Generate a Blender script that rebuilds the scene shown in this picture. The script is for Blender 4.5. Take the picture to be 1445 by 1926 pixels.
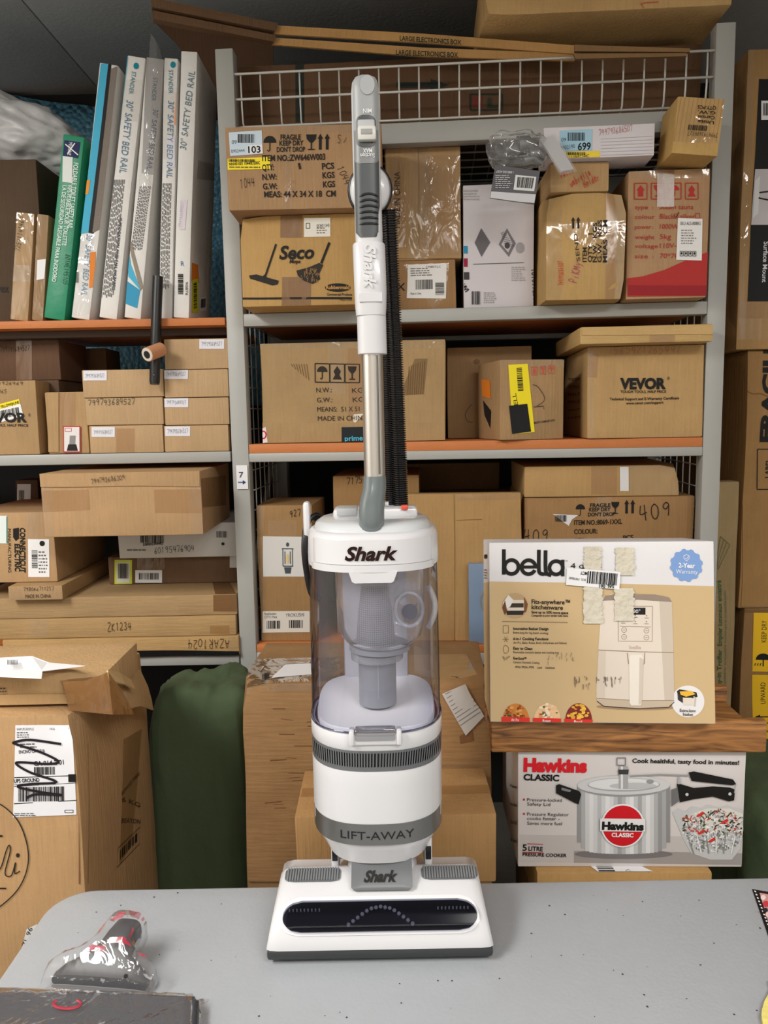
import bpy, bmesh, math, random
from mathutils import Vector, Matrix, noise
sc = bpy.context.scene
for o in list(bpy.data.objects): bpy.data.objects.remove(o)
COL = sc.collection
# ------------------------------------------------------------------ camera
F = 1447.0; CX, CY = 722.5, 963.0
CAM = Vector((0, 0, 1.45)); PITCH = math.radians(7.0); ROLL = math.radians(1.04)
FW = Vector((0, math.cos(PITCH), -math.sin(PITCH)))
_r = Vector((1, 0, 0)); _u = Vector((0, math.sin(PITCH), math.cos(PITCH)))
RT = _r * math.cos(ROLL) - _u * math.sin(ROLL); UP = _u * math.cos(ROLL) + _r * math.sin(ROLL)
cd = bpy.data.cameras.new('camera'); cd.sensor_fit = 'VERTICAL'; cd.sensor_height = 36.0
cd.lens = 36.0 * F / 1926.0; cd.clip_start = 0.02
cam = bpy.data.objects.new('camera', cd); COL.objects.link(cam)
cam.matrix_world = Matrix(((RT.x, UP.x, -FW.x, CAM.x), (RT.y, UP.y, -FW.y, CAM.y), (RT.z, UP.z, -FW.z, CAM.z), (0, 0, 0, 1)))
sc.camera = cam
# ------------------------------------------------------------------ light, exposure
w = bpy.data.worlds.new('world'); sc.world = w; w.use_nodes = True
w.node_tree.nodes['Background'].inputs[0].default_value = (0.9, 0.95, 1.0, 1)
w.node_tree.nodes['Background'].inputs[1].default_value = 0.05
def area(name, loc, sx, sy, power, col, rot=(0, 0, 0)):
    l = bpy.data.lights.new(name, 'AREA'); l.shape = 'RECTANGLE'; l.size = sx; l.size_y = sy
    l.energy = power; l.color = col
    o = bpy.data.objects.new(name, l); COL.objects.link(o); o.location = loc; o.rotation_euler = rot
    return o
area('ceiling_level_light', (-1.45, 0.05, 2.50), 0.5, 1.2, 56, (1.0, 0.97, 0.925))
area('ceiling_level_light', (0.9, -0.55, 2.50), 1.2, 0.5, 36, (1.0, 0.97, 0.93))
area('ceiling_level_light', (-0.2, -1.3, 2.50), 1.2, 0.5, 11, (1.0, 0.97, 0.925))  # fill light added behind the camera to soften the shading
vs = sc.view_settings; vs.view_transform = 'Standard'; vs.look = 'None'; vs.exposure = 0.2; vs.gamma = 1.0
vs.use_curve_mapping = False
# ------------------------------------------------------------------ pixel rays -> points of the place
def ray(x, y): return FW * F + RT * (x - CX) - UP * (y - CY)
def hitP(x, y, p, n):
    d = ray(x, y); return CAM + d * ((p - CAM).dot(n) / d.dot(n))
def hY(x, y, Y): return hitP(x, y, Vector((0, Y, 0)), Vector((0, 1, 0)))
def hZ(x, y, z): return hitP(x, y, Vector((0, 0, z)), Vector((0, 0, 1)))
# ------------------------------------------------------------------ materials
def lin(c):
    r = []
    for v in c[:3]:
        v = v / 255.0
        r.append(v / 12.92 if v <= 0.04045 else ((v + 0.055) / 1.055) ** 2.4)
    return (*r, 1.0)
MATS = {}
class NT:
    def __init__(s, name):
        s.m = bpy.data.materials.new(name); s.m.use_nodes = True
        s.t = s.m.node_tree; s.b = s.t.nodes['Principled BSDF']; s.out = s.t.nodes['Material Output']
    def n(s, ty, **k):
        o = s.t.nodes.new(ty)
        for a, v in k.items():
            if a.startswith('i_'):
                q = a[2:]; o.inputs[int(q) if q.isdigit() else q].default_value = v
            else: setattr(o, a, v)
        return o
    def l(s, a, b): s.t.links.new(a, b)
    def coords(s, scale=(1, 1, 1)):
        tc = s.n('ShaderNodeTexCoord'); oi = s.n('ShaderNodeObjectInfo')
        mu = s.n('ShaderNodeVectorMath', operation='SCALE'); mu.inputs[0].default_value = (31, 17, 23)
        s.l(oi.outputs['Random'], mu.inputs['Scale'])
        ad = s.n('ShaderNodeVectorMath', operation='ADD'); s.l(tc.outputs['Object'], ad.inputs[0]); s.l(mu.outputs[0], ad.inputs[1])
        mp = s.n('ShaderNodeMapping'); mp.inputs['Scale'].default_value = scale; s.l(ad.outputs[0], mp.inputs[0])
        return mp.outputs[0]
def P(m, **k):
    for a, v in k.items(): m.b.inputs[a.replace('_', ' ')].default_value = v
def mat(name, c, rough=0.5, metal=0.0, spec=0.5, coat=0.0, bump=0.0, bscale=60.0, var=0.0, alpha=1.0, trans=0.0):
    key = ('m', name)
    if key in MATS: return MATS[key]
    m = NT(name); P(m, Base_Color=lin(c), Roughness=rough, Metallic=metal, Alpha=alpha)
    m.b.inputs['Specular IOR Level'].default_value = spec; m.b.inputs['Coat Weight'].default_value = coat
    m.b.inputs['Transmission Weight'].default_value = trans
    if bump or var:
        v = m.coords(); nz = m.n('ShaderNodeTexNoise', i_Scale=bscale, i_Detail=4.0); m.l(v, nz.inputs['Vector'])
        if bump:
            b = m.n('ShaderNodeBump', i_Strength=bump, i_Distance=0.01); m.l(nz.outputs['Fac'], b.inputs['Height']); m.l(b.outputs[0], m.b.inputs['Normal'])
        if var:
            n2 = m.n('ShaderNodeTexNoise', i_Scale=bscale * 0.2, i_Detail=5.0); m.l(v, n2.inputs['Vector'])
            mr = m.n('ShaderNodeMapRange'); mr.inputs[3].default_value = 1 - var; mr.inputs[4].default_value = 1 + var; m.l(n2.outputs['Fac'], mr.inputs[0])
            hs = m.n('ShaderNodeHueSaturation'); hs.inputs['Color'].default_value = lin(c); m.l(mr.outputs[0], hs.inputs['Value']); m.l(hs.outputs[0], m.b.inputs['Base Color'])
    MATS[key] = m.m; return m.m
def card(c, stain=0.12, horiz=False, gloss=0.75):
    """corrugated cardboard: fibre noise, faint flutes, uneven brown wear"""
    g_ = sum(c) / 3.0; c = tuple(max(0, (q + (g_ - q) * 0.13) * k) for q, k in zip(c, (0.925, 0.965, 0.985)))
    key = ('card', tuple(c), stain, horiz, gloss)
    if key in MATS: return MATS[key]
    m = NT('cardboard'); P(m, Roughness=gloss); m.b.inputs['Specular IOR Level'].default_value = 0.3
    v = m.coords()
    big = m.n('ShaderNodeTexNoise', i_Scale=5.0, i_Detail=6.0, i_Roughness=0.65); m.l(v, big.inputs['Vector'])
    v2 = m.coords((14, 14, 160) if horiz else (160, 160, 10))
    fl = m.n('ShaderNodeTexNoise', i_Scale=1.0, i_Detail=2.0); m.l(v2, fl.inputs['Vector'])
    fine = m.n('ShaderNodeTexNoise', i_Scale=220.0, i_Detail=2.0); m.l(v, fine.inputs['Vector'])
    r1 = m.n('ShaderNodeMapRange'); r1.inputs[1].default_value = 0.3; r1.inputs[2].default_value = 0.7
    r1.inputs[3].default_value = 1 - stain * 1.3; r1.inputs[4].default_value = 1 + stain * 0.6; m.l(big.outputs['Fac'], r1.inputs[0])
    r2 = m.n('ShaderNodeMapRange'); r2.inputs[3].default_value = 0.93; r2.inputs[4].default_value = 1.07; m.l(fl.outputs['Fac'], r2.inputs[0])
    r3 = m.n('ShaderNodeMapRange'); r3.inputs[3].default_value = 0.94; r3.inputs[4].default_value = 1.06; m.l(fine.outputs['Fac'], r3.inputs[0])
    a = m.n('ShaderNodeMath', operation='MULTIPLY'); m.l(r1.outputs[0], a.inputs[0]); m.l(r2.outputs[0], a.inputs[1])
    a2 = m.n('ShaderNodeMath', operation='MULTIPLY'); m.l(a.outputs[0], a2.inputs[0]); m.l(r3.outputs[0], a2.inputs[1])
    hs = m.n('ShaderNodeHueSaturation'); hs.inputs['Color'].default_value = lin(c); m.l(a2.outputs[0], hs.inputs['Value'])
    m.l(hs.outputs[0], m.b.inputs['Base Color'])
    ad = m.n('ShaderNodeMath', operation='ADD'); m.l(fl.outputs['Fac'], ad.inputs[0]); m.l(big.outputs['Fac'], ad.inputs[1])
    b = m.n('ShaderNodeBump', i_Strength=0.35, i_Distance=0.004); m.l(ad.outputs[0], b.inputs['Height']); m.l(b.outputs[0], m.b.inputs['Normal'])
    MATS[key] = m.m; return m.m
def film(name, c, alpha, rough=0.12, bump=0.5, scale=22.0):
    """adhesive tape and stretch film: thin, glossy, wrinkled"""
    key = ('film', name)
    if key in MATS: return MATS[key]
    m = NT(name); P(m, Base_Color=lin(c), Roughness=rough)
    v = m.coords((1, 1, 0.45)); nz = m.n('ShaderNodeTexNoise', i_Scale=scale, i_Detail=3.0, i_Distortion=0.8); m.l(v, nz.inputs['Vector'])
    b = m.n('ShaderNodeBump', i_Strength=bump, i_Distance=0.02); m.l(nz.outputs['Fac'], b.inputs['Height']); m.l(b.outputs[0], m.b.inputs['Normal'])
    tr = m.n('ShaderNodeBsdfTransparent'); mx = m.n('ShaderNodeMixShader'); mx.inputs[0].default_value = alpha
    m.l(tr.outputs[0], mx.inputs[1]); m.l(m.b.outputs[0], mx.inputs[2])
    gl = m.n('ShaderNodeBsdfGlossy'); gl.inputs['Roughness'].default_value = rough; m.l(b.outputs[0], gl.inputs['Normal'])
    lw = m.n('ShaderNodeLayerWeight', i_Blend=0.12); m.l(b.outputs[0], lw.inputs['Normal'])
    mr = m.n('ShaderNodeMapRange'); mr.inputs[3].default_value = 0.05; mr.inputs[4].default_value = 0.6; m.l(lw.outputs['Fresnel'], mr.inputs[0])
    m2 = m.n('ShaderNodeMixShader'); m.l(mr.outputs[0], m2.inputs[0]); m.l(mx.outputs[0], m2.inputs[1]); m.l(gl.outputs[0], m2.inputs[2]); m.l(m2.outputs[0], m.out.inputs[0])
    MATS[key] = m.m; return m.m
def clear(name, tint, gloss=0.06, edge=0.55, rough=0.03, side=None):
    """thin clear moulded plastic (walls too thin to bend light)"""
    key = ('clear', name)
    if key in MATS: return MATS[key]
    m = NT(name); tr = m.n('ShaderNodeBsdfTransparent'); tr.inputs[0].default_value = lin(tint)
    gl = m.n('ShaderNodeBsdfGlossy'); gl.inputs['Roughness'].default_value = rough
    lw = m.n('ShaderNodeLayerWeight', i_Blend=0.35)
    mr = m.n('ShaderNodeMapRange'); mr.inputs[3].default_value = gloss; mr.inputs[4].default_value = edge; m.l(lw.outputs['Facing'], mr.inputs[0])
    if side:      # darker tint painted at slanted views, imitating refraction of dark surroundings
        cm = m.n('ShaderNodeMix', data_type='RGBA'); cm.inputs[6].default_value = lin(tint); cm.inputs[7].default_value = lin(side); m.l(lw.outputs['Facing'], cm.inputs[0]); m.l(cm.outputs[2], tr.inputs[0])
    mx = m.n('ShaderNodeMixShader'); m.l(mr.outputs[0], mx.inputs[0]); m.l(tr.outputs[0], mx.inputs[1]); m.l(gl.outputs[0], mx.inputs[2]); m.l(mx.outputs[0], m.out.inputs[0])
    MATS[key] = m.m; return m.m
def ink(c):
    return mat('ink_%02x%02x%02x' % tuple(int(q) for q in c), c, rough=0.6, spec=0.3)
BLK = (22, 20, 18); WHT = (238, 238, 240); RED = (190, 30, 36)
TAPE = lambda: film('brown_packing_tape', (186, 138, 84), 0.42, rough=0.22, bump=0.25, scale=12)
TAPED = lambda: film('dark_packing_tape', (134, 90, 48), 0.55, rough=0.24, bump=0.2, scale=12)
CTAPE = lambda: film('clear_packing_tape', (215, 200, 175), 0.07, rough=0.07, bump=0.3, scale=16)
WRAP = lambda: film('clear_plastic_film', (225, 225, 225), 0.10, rough=0.08, bump=0.45, scale=18)
# ------------------------------------------------------------------ objects
def link(name, verts, faces, m, parent=None, smooth=False, base=None, sharp=None):
    me = bpy.data.meshes.new(name)
    if base is not None: verts = [Vector(v) - base for v in verts]
    me.from_pydata([tuple(v) for v in verts], [], faces); me.update()
    if isinstance(m, (list, tuple)):
        for q in m: me.materials.append(q)
    elif m: me.materials.append(m)
    if smooth:
        me.polygons.foreach_set('use_smooth', [True] * len(me.polygons))
        if sharp: me.set_sharp_from_angle(angle=math.radians(sharp))
    o = bpy.data.objects.new(name, me); COL.objects.link(o)
    if parent: o.parent = parent
    return o
def from_bm(name, bm, m, parent=None, smooth=True, sharp=30):
    bmesh.ops.recalc_face_normals(bm, faces=bm.faces)
    me = bpy.data.meshes.new(name); bm.to_mesh(me); bm.free(); me.materials.append(m)
    if smooth:
        me.polygons.foreach_set('use_smooth', [True] * len(me.polygons)); me.set_sharp_from_angle(angle=math.radians(sharp))
    o = bpy.data.objects.new(name, me); COL.objects.link(o)
    if parent: o.parent = parent
    return o
def tag(o, label=None, cat=None, group=None, kind=None):
    if label: o['label'] = label
    if cat: o['category'] = cat
    if group: o['group'] = group
    if kind: o['kind'] = kind
    return o
def empty(name, loc, label, cat, group=None):
    o = bpy.data.objects.new(name, None); COL.objects.link(o); o.location = loc; o.empty_display_size = 0.05
    return tag(o, label, cat, group)
def bbox_bm(lo, hi, bev=0.0, seg=2, bm=None):
    bm2 = bmesh.new(); bmesh.ops.create_cube(bm2, size=1.0)
    for v in bm2.verts: v.co = Vector([(lo[i] + hi[i]) / 2 + v.co[i] * (hi[i] - lo[i]) for i in range(3)])
    if bev: bmesh.ops.bevel(bm2, geom=bm2.edges[:], offset=bev, segments=seg, profile=0.5, affect='EDGES')
    return bm2
def boxo(name, lo, hi, m, parent=None, bev=0.002, seg=2):
    return from_bm(name, bbox_bm(lo, hi, bev, seg), m, parent)
def tube_geo(path, radii, n=12, cap=True):
    """rings swept along a path"""
    vs, fs = [], []
    path = [Vector(p) for p in path]
    if not isinstance(radii, (list, tuple)): radii = [radii] * len(path)
    ref = None
    for i, p in enumerate(path):
        t = (path[min(i + 1, len(path) - 1)] - path[max(i - 1, 0)]).normalized()
        if ref is None: ref = t.orthogonal().normalized()
        ref = (ref - t * ref.dot(t)).normalized(); bi = t.cross(ref)
        for k in range(n):
            a = 2 * math.pi * k / n; vs.append(p + (ref * math.cos(a) + bi * math.sin(a)) * radii[i])
    for i in range(len(path) - 1):
        for k in range(n): fs.append((i * n + k, i * n + (k + 1) % n, (i + 1) * n + (k + 1) % n, (i + 1) * n + k))
    if cap:
        fs.append(tuple(range(n))[::-1]); fs.append(tuple(range((len(path) - 1) * n, len(path) * n)))
    return vs, fs
def tubeo(name, path, radii, m, parent=None, n=12, base=None, cap=True):
    v, f = tube_geo(path, radii, n, cap); return link(name, v, f, m, parent, smooth=True, base=base, sharp=50)
def merge(parts):
    V, Fc = [], []
    for v, f in parts:
        o = len(V); V += list(v); Fc += [tuple(i + o for i in q) for q in f]
    return V, Fc
# ------------------------------------------------------------------ lettering
_T = {}
def glyphs(s, bold=0.0, shear=0.0):
    k = (s, bold, shear)
    if k in _T: return _T[k]
    cu = bpy.data.curves.new('lettering', 'FONT'); cu.body = s; cu.size = 1.0; cu.offset = bold; cu.shear = shear
    cu.resolution_u = 3; cu.fill_mode = 'FRONT'
    ob = bpy.data.objects.new('lettering', cu); COL.objects.link(ob)
    dg = bpy.context.evaluated_depsgraph_get(); ev = ob.evaluated_get(dg); me = ev.to_mesh()
    V = [(v.co.x, v.co.y) for v in me.vertices]; Fc = [tuple(p.vertices) for p in me.polygons]
    ev.to_mesh_clear(); bpy.data.objects.remove(ob); bpy.data.curves.remove(cu)
    if V:
        x0 = min(v[0] for v in V); x1 = max(v[0] for v in V)
        V = [(v[0] - x0, v[1] / 0.72) for v in V]; wd = max(x1 - x0, 1e-4)
    else: wd = 1.0
    _T[k] = (V, Fc, wd); return _T[k]
STK = {'0': [[(.5,1),(.15,.8),(.1,.3),(.4,0),(.75,.2),(.8,.7),(.5,1)]], '1': [[(.3,.8),(.5,1),(.45,0)]],
 '2': [[(.1,.8),(.4,1),(.75,.75),(.5,.4),(.1,.05),(.85,.05)]], '3': [[(.1,.9),(.5,1),(.7,.75),(.35,.55),(.75,.3),(.45,0),(.05,.15)]],
 '4': [[(.25,1),(.1,.45),(.8,.5)],[(.65,1),(.6,0)]], '5': [[(.8,1),(.2,1),(.15,.55),(.6,.6),(.75,.25),(.4,0),(.05,.1)]],
 '6': [[(.65,1),(.25,.6),(.1,.2),(.4,0),(.7,.2),(.5,.45),(.15,.3)]], '7': [[(.05,.95),(.85,1),(.4,0)]],
 '8': [[(.5,.5),(.15,.75),(.45,1),(.75,.75),(.5,.5),(.15,.2),(.45,0),(.8,.2),(.5,.5)]], '9': [[(.75,.75),(.4,.5),(.15,.75),(.45,1),(.75,.8),(.6,0)]],
 'A': [[(.05,0),(.45,1),(.8,0)],[(.2,.4),(.7,.4)]], 'Z': [[(.1,1),(.85,1),(.1,0),(.9,0)]], 'K': [[(.15,1),(.12,0)],[(.8,1),(.15,.5),(.85,0)]],
 'R': [[(.15,0),(.2,1),(.7,.85),(.6,.55),(.2,.5),(.8,0)]], 'S': [[(.8,.9),(.4,1),(.2,.75),(.65,.4),(.5,0),(.1,.1)]], 'P': [[(.15,0),(.2,1),(.75,.85),(.6,.5),(.2,.45)]],
 '/': [[(.8,.5),(.2,-.1)]], 'N': [[(.1,0),(.15,1),(.75,0),(.8,1)]], 'F': [[(.8,1),(.15,1),(.1,0)],[(.15,.5),(.65,.5)]], 'I': [[(.4,1),(.4,0)]],
 'D': [[(.15,0),(.15,1),(.7,.8),(.75,.3),(.15,0)]], 'E': [[(.8,1),(.15,1),(.15,0),(.8,0)],[(.15,.5),(.65,.5)]], 'T': [[(.05,1),(.9,1)],[(.5,1),(.45,0)]],
 'a': [[(.7,.5),(.35,.6),(.15,.25),(.4,0),(.7,.5),(.75,0)]], 't': [[(.4,.9),(.4,.1),(.65,0)],[(.15,.6),(.7,.6)]], 'i': [[(.4,.55),(.4,0)],[(.4,.75),(.42,.8)]],
 'o': [[(.45,.55),(.15,.3),(.45,0),(.75,.3),(.45,.55)]], 'u': [[(.15,.55),(.2,.05),(.6,.05),(.7,.55),(.75,0)]], 'm': [[(.1,0),(.1,.5),(.35,.5),(.4,0)],[(.4,.45),(.65,.5),(.75,0)]],
 'b': [[(.15,1),(.15,0),(.6,.05),(.65,.45),(.15,.4)]], 'r': [[(.2,.5),(.2,0)],[(.2,.35),(.6,.55)]], 'e': [[(.15,.3),(.7,.35),(.5,.6),(.15,.3),(.4,0),(.75,.1)]], 'l': [[(.4,1),(.4,0)]],
 'H': [[(.15,1),(.15,0)],[(.75,1),(.75,0)],[(.15,.5),(.75,.5)]], 'd': [[(.7,.45),(.3,.5),(.15,.2),(.65,.1),(.7,1),(.72,0)]], 'M': [[(.05,0),(.15,1),(.45,.3),(.75,1),(.85,0)]], 'y': [[(.15,.55),(.4,.1)],[(.75,.55),(.3,-.4)]]}
def ribbon(pts, w):
    V, Fc = [], []
    n = len(pts)
    for i, p in enumerate(pts):
        a = pts[max(i - 1, 0)]; b = pts[min(i + 1, n - 1)]
        dx, dy = b[0] - a[0], b[1] - a[1]; L = math.hypot(dx, dy) or 1e-6
        nx, ny = -dy / L * w / 2, dx / L * w / 2
        V += [(p[0] + nx, p[1] + ny), (p[0] - nx, p[1] - ny)]
    for i in range(n - 1): Fc.append((2 * i, 2 * i + 1, 2 * i + 3, 2 * i + 2))
    return V, Fc
def smooth2(pts, k=3):
    if len(pts) < 3: return pts
    out = []
    for i in range(len(pts) - 1):
        p0 = pts[max(i - 1, 0)]; p1 = pts[i]; p2 = pts[i + 1]; p3 = pts[min(i + 2, len(pts) - 1)]
        for j in range(k):
            t = j / k
            out.append(tuple(0.5 * (2 * p1[c] + (p2[c] - p0[c]) * t + (2 * p0[c] - 5 * p1[c] + 4 * p2[c] - p3[c]) * t * t + (3 * p1[c] - p0[c] - 3 * p2[c] + p3[c]) * t ** 3) for c in (0, 1)))
    return out + [pts[-1]]
def scrawl(s, lw, seed):
    rnd = random.Random(seed); V, Fc = [], []; x = 0.0
    for ch in s:
        if ch == ' ': x += 0.6; continue
        dy = rnd.uniform(-.07, .07); sy = rnd.uniform(.9, 1.1)
        for st in STK.get(ch, STK['I']):
            p = [(x + q[0] * .8 + q[1] * .12, q[1] * sy + dy) for q in st]
            v, f = ribbon(smooth2(p), lw); o = len(V); V += v; Fc += [tuple(i + o for i in q) for q in f]
        x += rnd.uniform(.82, .98)
    return V, Fc, max(x, .1)
# ------------------------------------------------------------------ cartons
def plane_R(d=0.0):   # right bay: front runs from the shared post, right end nearer
    ya = math.radians(4.0); n = Vector((math.sin(ya), math.cos(ya), 0)); return Vector((-0.35, 1.90, 0)) + n * d, -ya
def plane_L(d=0.0): return Vector((-0.35, 1.90 + d, 0)), 0.0
def plane_Y(Y, x=0.0, yaw=0.0): return Vector((x, Y, 0)), math.radians(yaw)
class Carton:
    """front = (TL, TR, BR, BL) outline or (x0, y0, x1, y1), seen on the plane pl = (point, yaw); stands on zb; real depth in metres"""
    def __init__(s, name, label, cat, front, pl, depth, col, zb=None, wob=0.0015, bev=0.004, seed=0, group=None, crush=(), sink=0, pitch=0.0, material=None, step=0.05, stain=0.12, horiz=False, flat=False, shrink=1.0):
        pt, yaw = pl; s.yaw = yaw; n = Vector((-math.sin(yaw), math.cos(yaw), 0)); ex = Vector((math.cos(yaw), math.sin(yaw), 0))
        if len(front) == 4 and not isinstance(front[0], (tuple, list)):
            x0, y0, x1, y1 = front; ym = (y0 + y1) / 2; xm = (x0 + x1) / 2
            L = hitP(x0, ym, pt, n); R = hitP(x1, ym, pt, n); top = hitP(xm, y0, pt, n).z; bot = hitP(xm, y1, pt, n).z
            s.w = (R - L).dot(ex); c = (L + R) / 2; tilt = 0.0
            if zb is not None: bot = zb + .0008
            s.h = top - bot; base = Vector((c.x, c.y, bot))
        else:
            q = [hitP(*p, pt, n) for p in front]
            tc = (q[0] + q[1]) / 2; bc = (q[2] + q[3]) / 2; ax = tc - bc
            tilt = math.atan2(ax.dot(ex), ax.z); s.w = ((q[1] - q[0]).dot(ex) + (q[2] - q[3]).dot(ex)) / 2 * math.cos(tilt)
            s.h = ax.length; base = bc.copy()
            if flat: tilt = 0.0
            if zb is not None:
                base.z = zb + .0008 + abs(math.sin(tilt)) * s.w / 2; s.h = (tc.z - base.z) / math.cos(tilt)
                base.x = tc.x - math.sin(tilt) * s.h * ex.x if tilt else (tc.x + bc.x) / 2
        s.w *= shrink; s.d = depth; s.seed = seed * 7.31 + 1.7; s.wob = wob; s.crush = crush; s.ztop = base.z + s.h; s.zb = base.z
        s.root = empty(name, base, label, cat, group)
        s.root.rotation_euler = (Matrix.Rotation(yaw, 3, 'Z') @ Matrix.Rotation(tilt, 3, 'Y') @ Matrix.Rotation(math.radians(pitch), 3, 'X')).to_euler()
        s.M = Matrix.Translation(base) @ s.root.rotation_euler.to_matrix().to_4x4(); s.Mi = s.M.inverted()
        s.mpp = ((base - CAM).dot(FW)) / F
        s.acc = {}; s.mat = material or card(col, stain, horiz); s.labels = []
        nx, ny, nz = [max(2, min(14, int(round(q / step)))) for q in (s.w, s.d, s.h)]
        bm = bmesh.new()
        def grid(fn, a, b):
            g = [[bm.verts.new(fn(i / a, j / b)) for j in range(b + 1)] for i in range(a + 1)]
            for i in range(a):
                for j in range(b): bm.faces.new((g[i][j], g[i + 1][j], g[i + 1][j + 1], g[i][j + 1]))
        W, D, H = s.w, s.d, s.h
        grid(lambda a, b: (-W/2 + W*a, 0, H*b), nx, nz); grid(lambda a, b: (-W/2 + W*a, D, H*b), nx, nz)
        grid(lambda a, b: (-W/2, D*a, H*b), ny, nz); grid(lambda a, b: (W/2, D*a, H*b), ny, nz)
        grid(lambda a, b: (-W/2 + W*a, D*b, 0), nx, ny); grid(lambda a, b: (-W/2 + W*a, D*b, H), nx, ny)
        bmesh.ops.remove_doubles(bm, verts=bm.verts[:], dist=1e-5); bmesh.ops.recalc_face_normals(bm, faces=bm.faces[:])
        ed = [e for e in bm.edges if len(e.link_faces) == 2 and e.link_faces[0].normal.dot(e.link_faces[1].normal) < 0.5]
        if bev: bmesh.ops.bevel(bm, geom=ed, offset=bev, segments=2, profile=0.6, affect='EDGES')
        for v in bm.verts: v.co = s.warp(v.co)
        s.body = from_bm('body', bm, s.mat, s.root, True, 25)
    def warp(s, p):
        p = Vector(p)
        if s.wob:
            q = p * 4.5 + Vector((s.seed, s.seed * 1.3, s.seed * .7)); v = noise.noise_vector(q)
            fade = min(1.0, max(0.0, min(p.z, s.h - p.z) / 0.03))    # base and top stay flat where boxes rest on each other
            p = p + Vector((v.x, v.y, v.z * fade)) * s.wob * 1.6
        for c, r, push in s.crush:
            k = (p - Vector((-s.w/2 + c[0]*s.w, c[1]*s.d, c[2]*s.h))).length / r
            if k < 1: p = p + Vector(push) * (1 - k * k) ** 2
        return p
    FACES = {'F': (lambda s, u, v: Vector((u, 0, v)), Vector((0, -1, 0))), 'L': (lambda s, u, v: Vector((-s.w/2, -u, v)), Vector((-1, 0, 0))),
             'R': (lambda s, u, v: Vector((s.w/2, u, v)), Vector((1, 0, 0))), 'T': (lambda s, u, v: Vector((u, v, s.h)), Vector((0, 0, 1))), 'B': (lambda s, u, v: Vector((u, -v, 0)), Vector((0, 0, -1)))}
    def uv(s, face, x, y):
        fn, n = s.FACES[face]; p0 = s.M @ fn(s, 0, 0); nw = s.M.to_3x3() @ n
        q = s.Mi @ hitP(x, y, p0, nw)
        return {'F': (q.x, q.z), 'L': (-q.y, q.z), 'R': (q.y, q.z), 'T': (q.x, q.y), 'B': (q.x, -q.y)}[face]
    def cl(s, face, V):
        lo, hi = {'F': ((-s.w/2, 0), (s.w/2, s.h)), 'L': ((-s.d, 0), (0, s.h)), 'R': ((0, 0), (s.d, s.h)), 'T': ((-s.w/2, 0), (s.w/2, s.d)), 'B': ((-s.w/2, -s.d), (s.w/2, 0))}[face]
        return [(min(max(v[0], lo[0] + .0006), hi[0] - .0006), min(max(v[1], lo[1] + .0012), hi[1] - .0006)) for v in V]
    def add(s, face, V, Fc, m, off, part, on=None):
        fn, n = s.FACES[face]; V = s.cl(face, V)
        pts = [s.warp(fn(s, *v)) + n * off for v in V]
        k = (part, m.name, on.name if on else '')
        if k not in s.acc: s.acc[k] = [[], [], m, on, part, []]
        a = s.acc[k]; o = len(a[0]); f0 = len(a[1]); a[0] += pts; a[1] += [tuple(i + o for i in q) for q in Fc]; a[5].append((o, len(a[0]), f0, len(a[1])))
    def quadgrid(s, q, nu=6, nv=6):
        V, Fc = [], []
        for j in range(nv + 1):
            for i in range(nu + 1):
                a, b = i / nu, j / nv
                t = [q[0][c] * (1 - a) + q[1][c] * a for c in (0, 1)]; bt = [q[3][c] * (1 - a) + q[2][c] * a for c in (0, 1)]
                V.append((t[0] * (1 - b) + bt[0] * b, t[1] * (1 - b) + bt[1] * b))
        for j in range(nv):
            for i in range(nu): k = j * (nu + 1) + i; Fc.append((k, k + nu + 1, k + nu + 2, k + 1))
        return V, Fc
    def q4(s, face, r):
        if not isinstance(r[0], (tuple, list)): r = [(r[0], r[1]), (r[2], r[1]), (r[2], r[3]), (r[0], r[3])]
        return [s.uv(face, *p) for p in r]
    def label(s, r, c=WHT, face='F', off=0.0012, name='label', material=None, text=None, th=0.0004):
        """a stuck-on sheet: an own part; returns it so that its print can hang below it"""
        V, Fc = s.quadgrid(s.cl(face, s.q4(face, r))); fn, n = s.FACES[face]
        pts = [s.warp(fn(s, *v)) + n * off for v in V]
        o = link(name, pts, Fc, material or mat('label_%02x%02x%02x' % tuple(int(x) for x in c), c, rough=0.42, spec=0.4), s.root, True)
        if text: o['label'] = text
        return o
    def patch(s, r, m, face='F', off=0.0009, part='print', on=None, nu=6, nv=6):
        V, Fc = s.quadgrid(s.q4(face, r), nu, nv); s.add(face, V, Fc, m, off, part, on)
    def tape(s, r, face='F', m=None, off=0.0007, part='tape'):
        V, Fc = s.quadgrid(s.cl(face, s.q4(face, r)), 10, 6); fn, n = s.FACES[face]
        pts = [s.warp(fn(s, *v)) + n * (off + 0.0006 * abs(noise.noise(Vector((v[0] * 40, v[1] * 40, s.seed))))) for v in V]
        return link(part, pts, Fc, m or TAPE(), s.root, True)
    def poly(s, pts, c, face='F', off=0.0012, part='print', on=None):
        V = [s.uv(face, *p) for p in pts]; s.add(face, V, [tuple(range(len(V)))], c if not isinstance(c, tuple) else ink(c), off, part, on)
    def ell(s, x, y, rx, ry, c, face='F', off=0.0012, on=None, part='print', n=36, a0=0, a1=360):
        s.poly([(x + rx * math.cos(math.radians(a0 + (a1 - a0) * i / n)), y + ry * math.sin(math.radians(a0 + (a1 - a0) * i / n))) for i in range(n if a1 - a0 == 360 else n + 1)], c, face, off, part, on)
    def line(s, pts, wpx, c=BLK, face='F', off=0.0016, part='print', on=None, sm=False):
        if sm: pts = smooth2(pts, 5)
        V = [s.uv(face, *p) for p in pts]; v, f = ribbon(V, wpx * s.mpp); s.add(face, v, f, ink(c), off, part, on)
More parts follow.
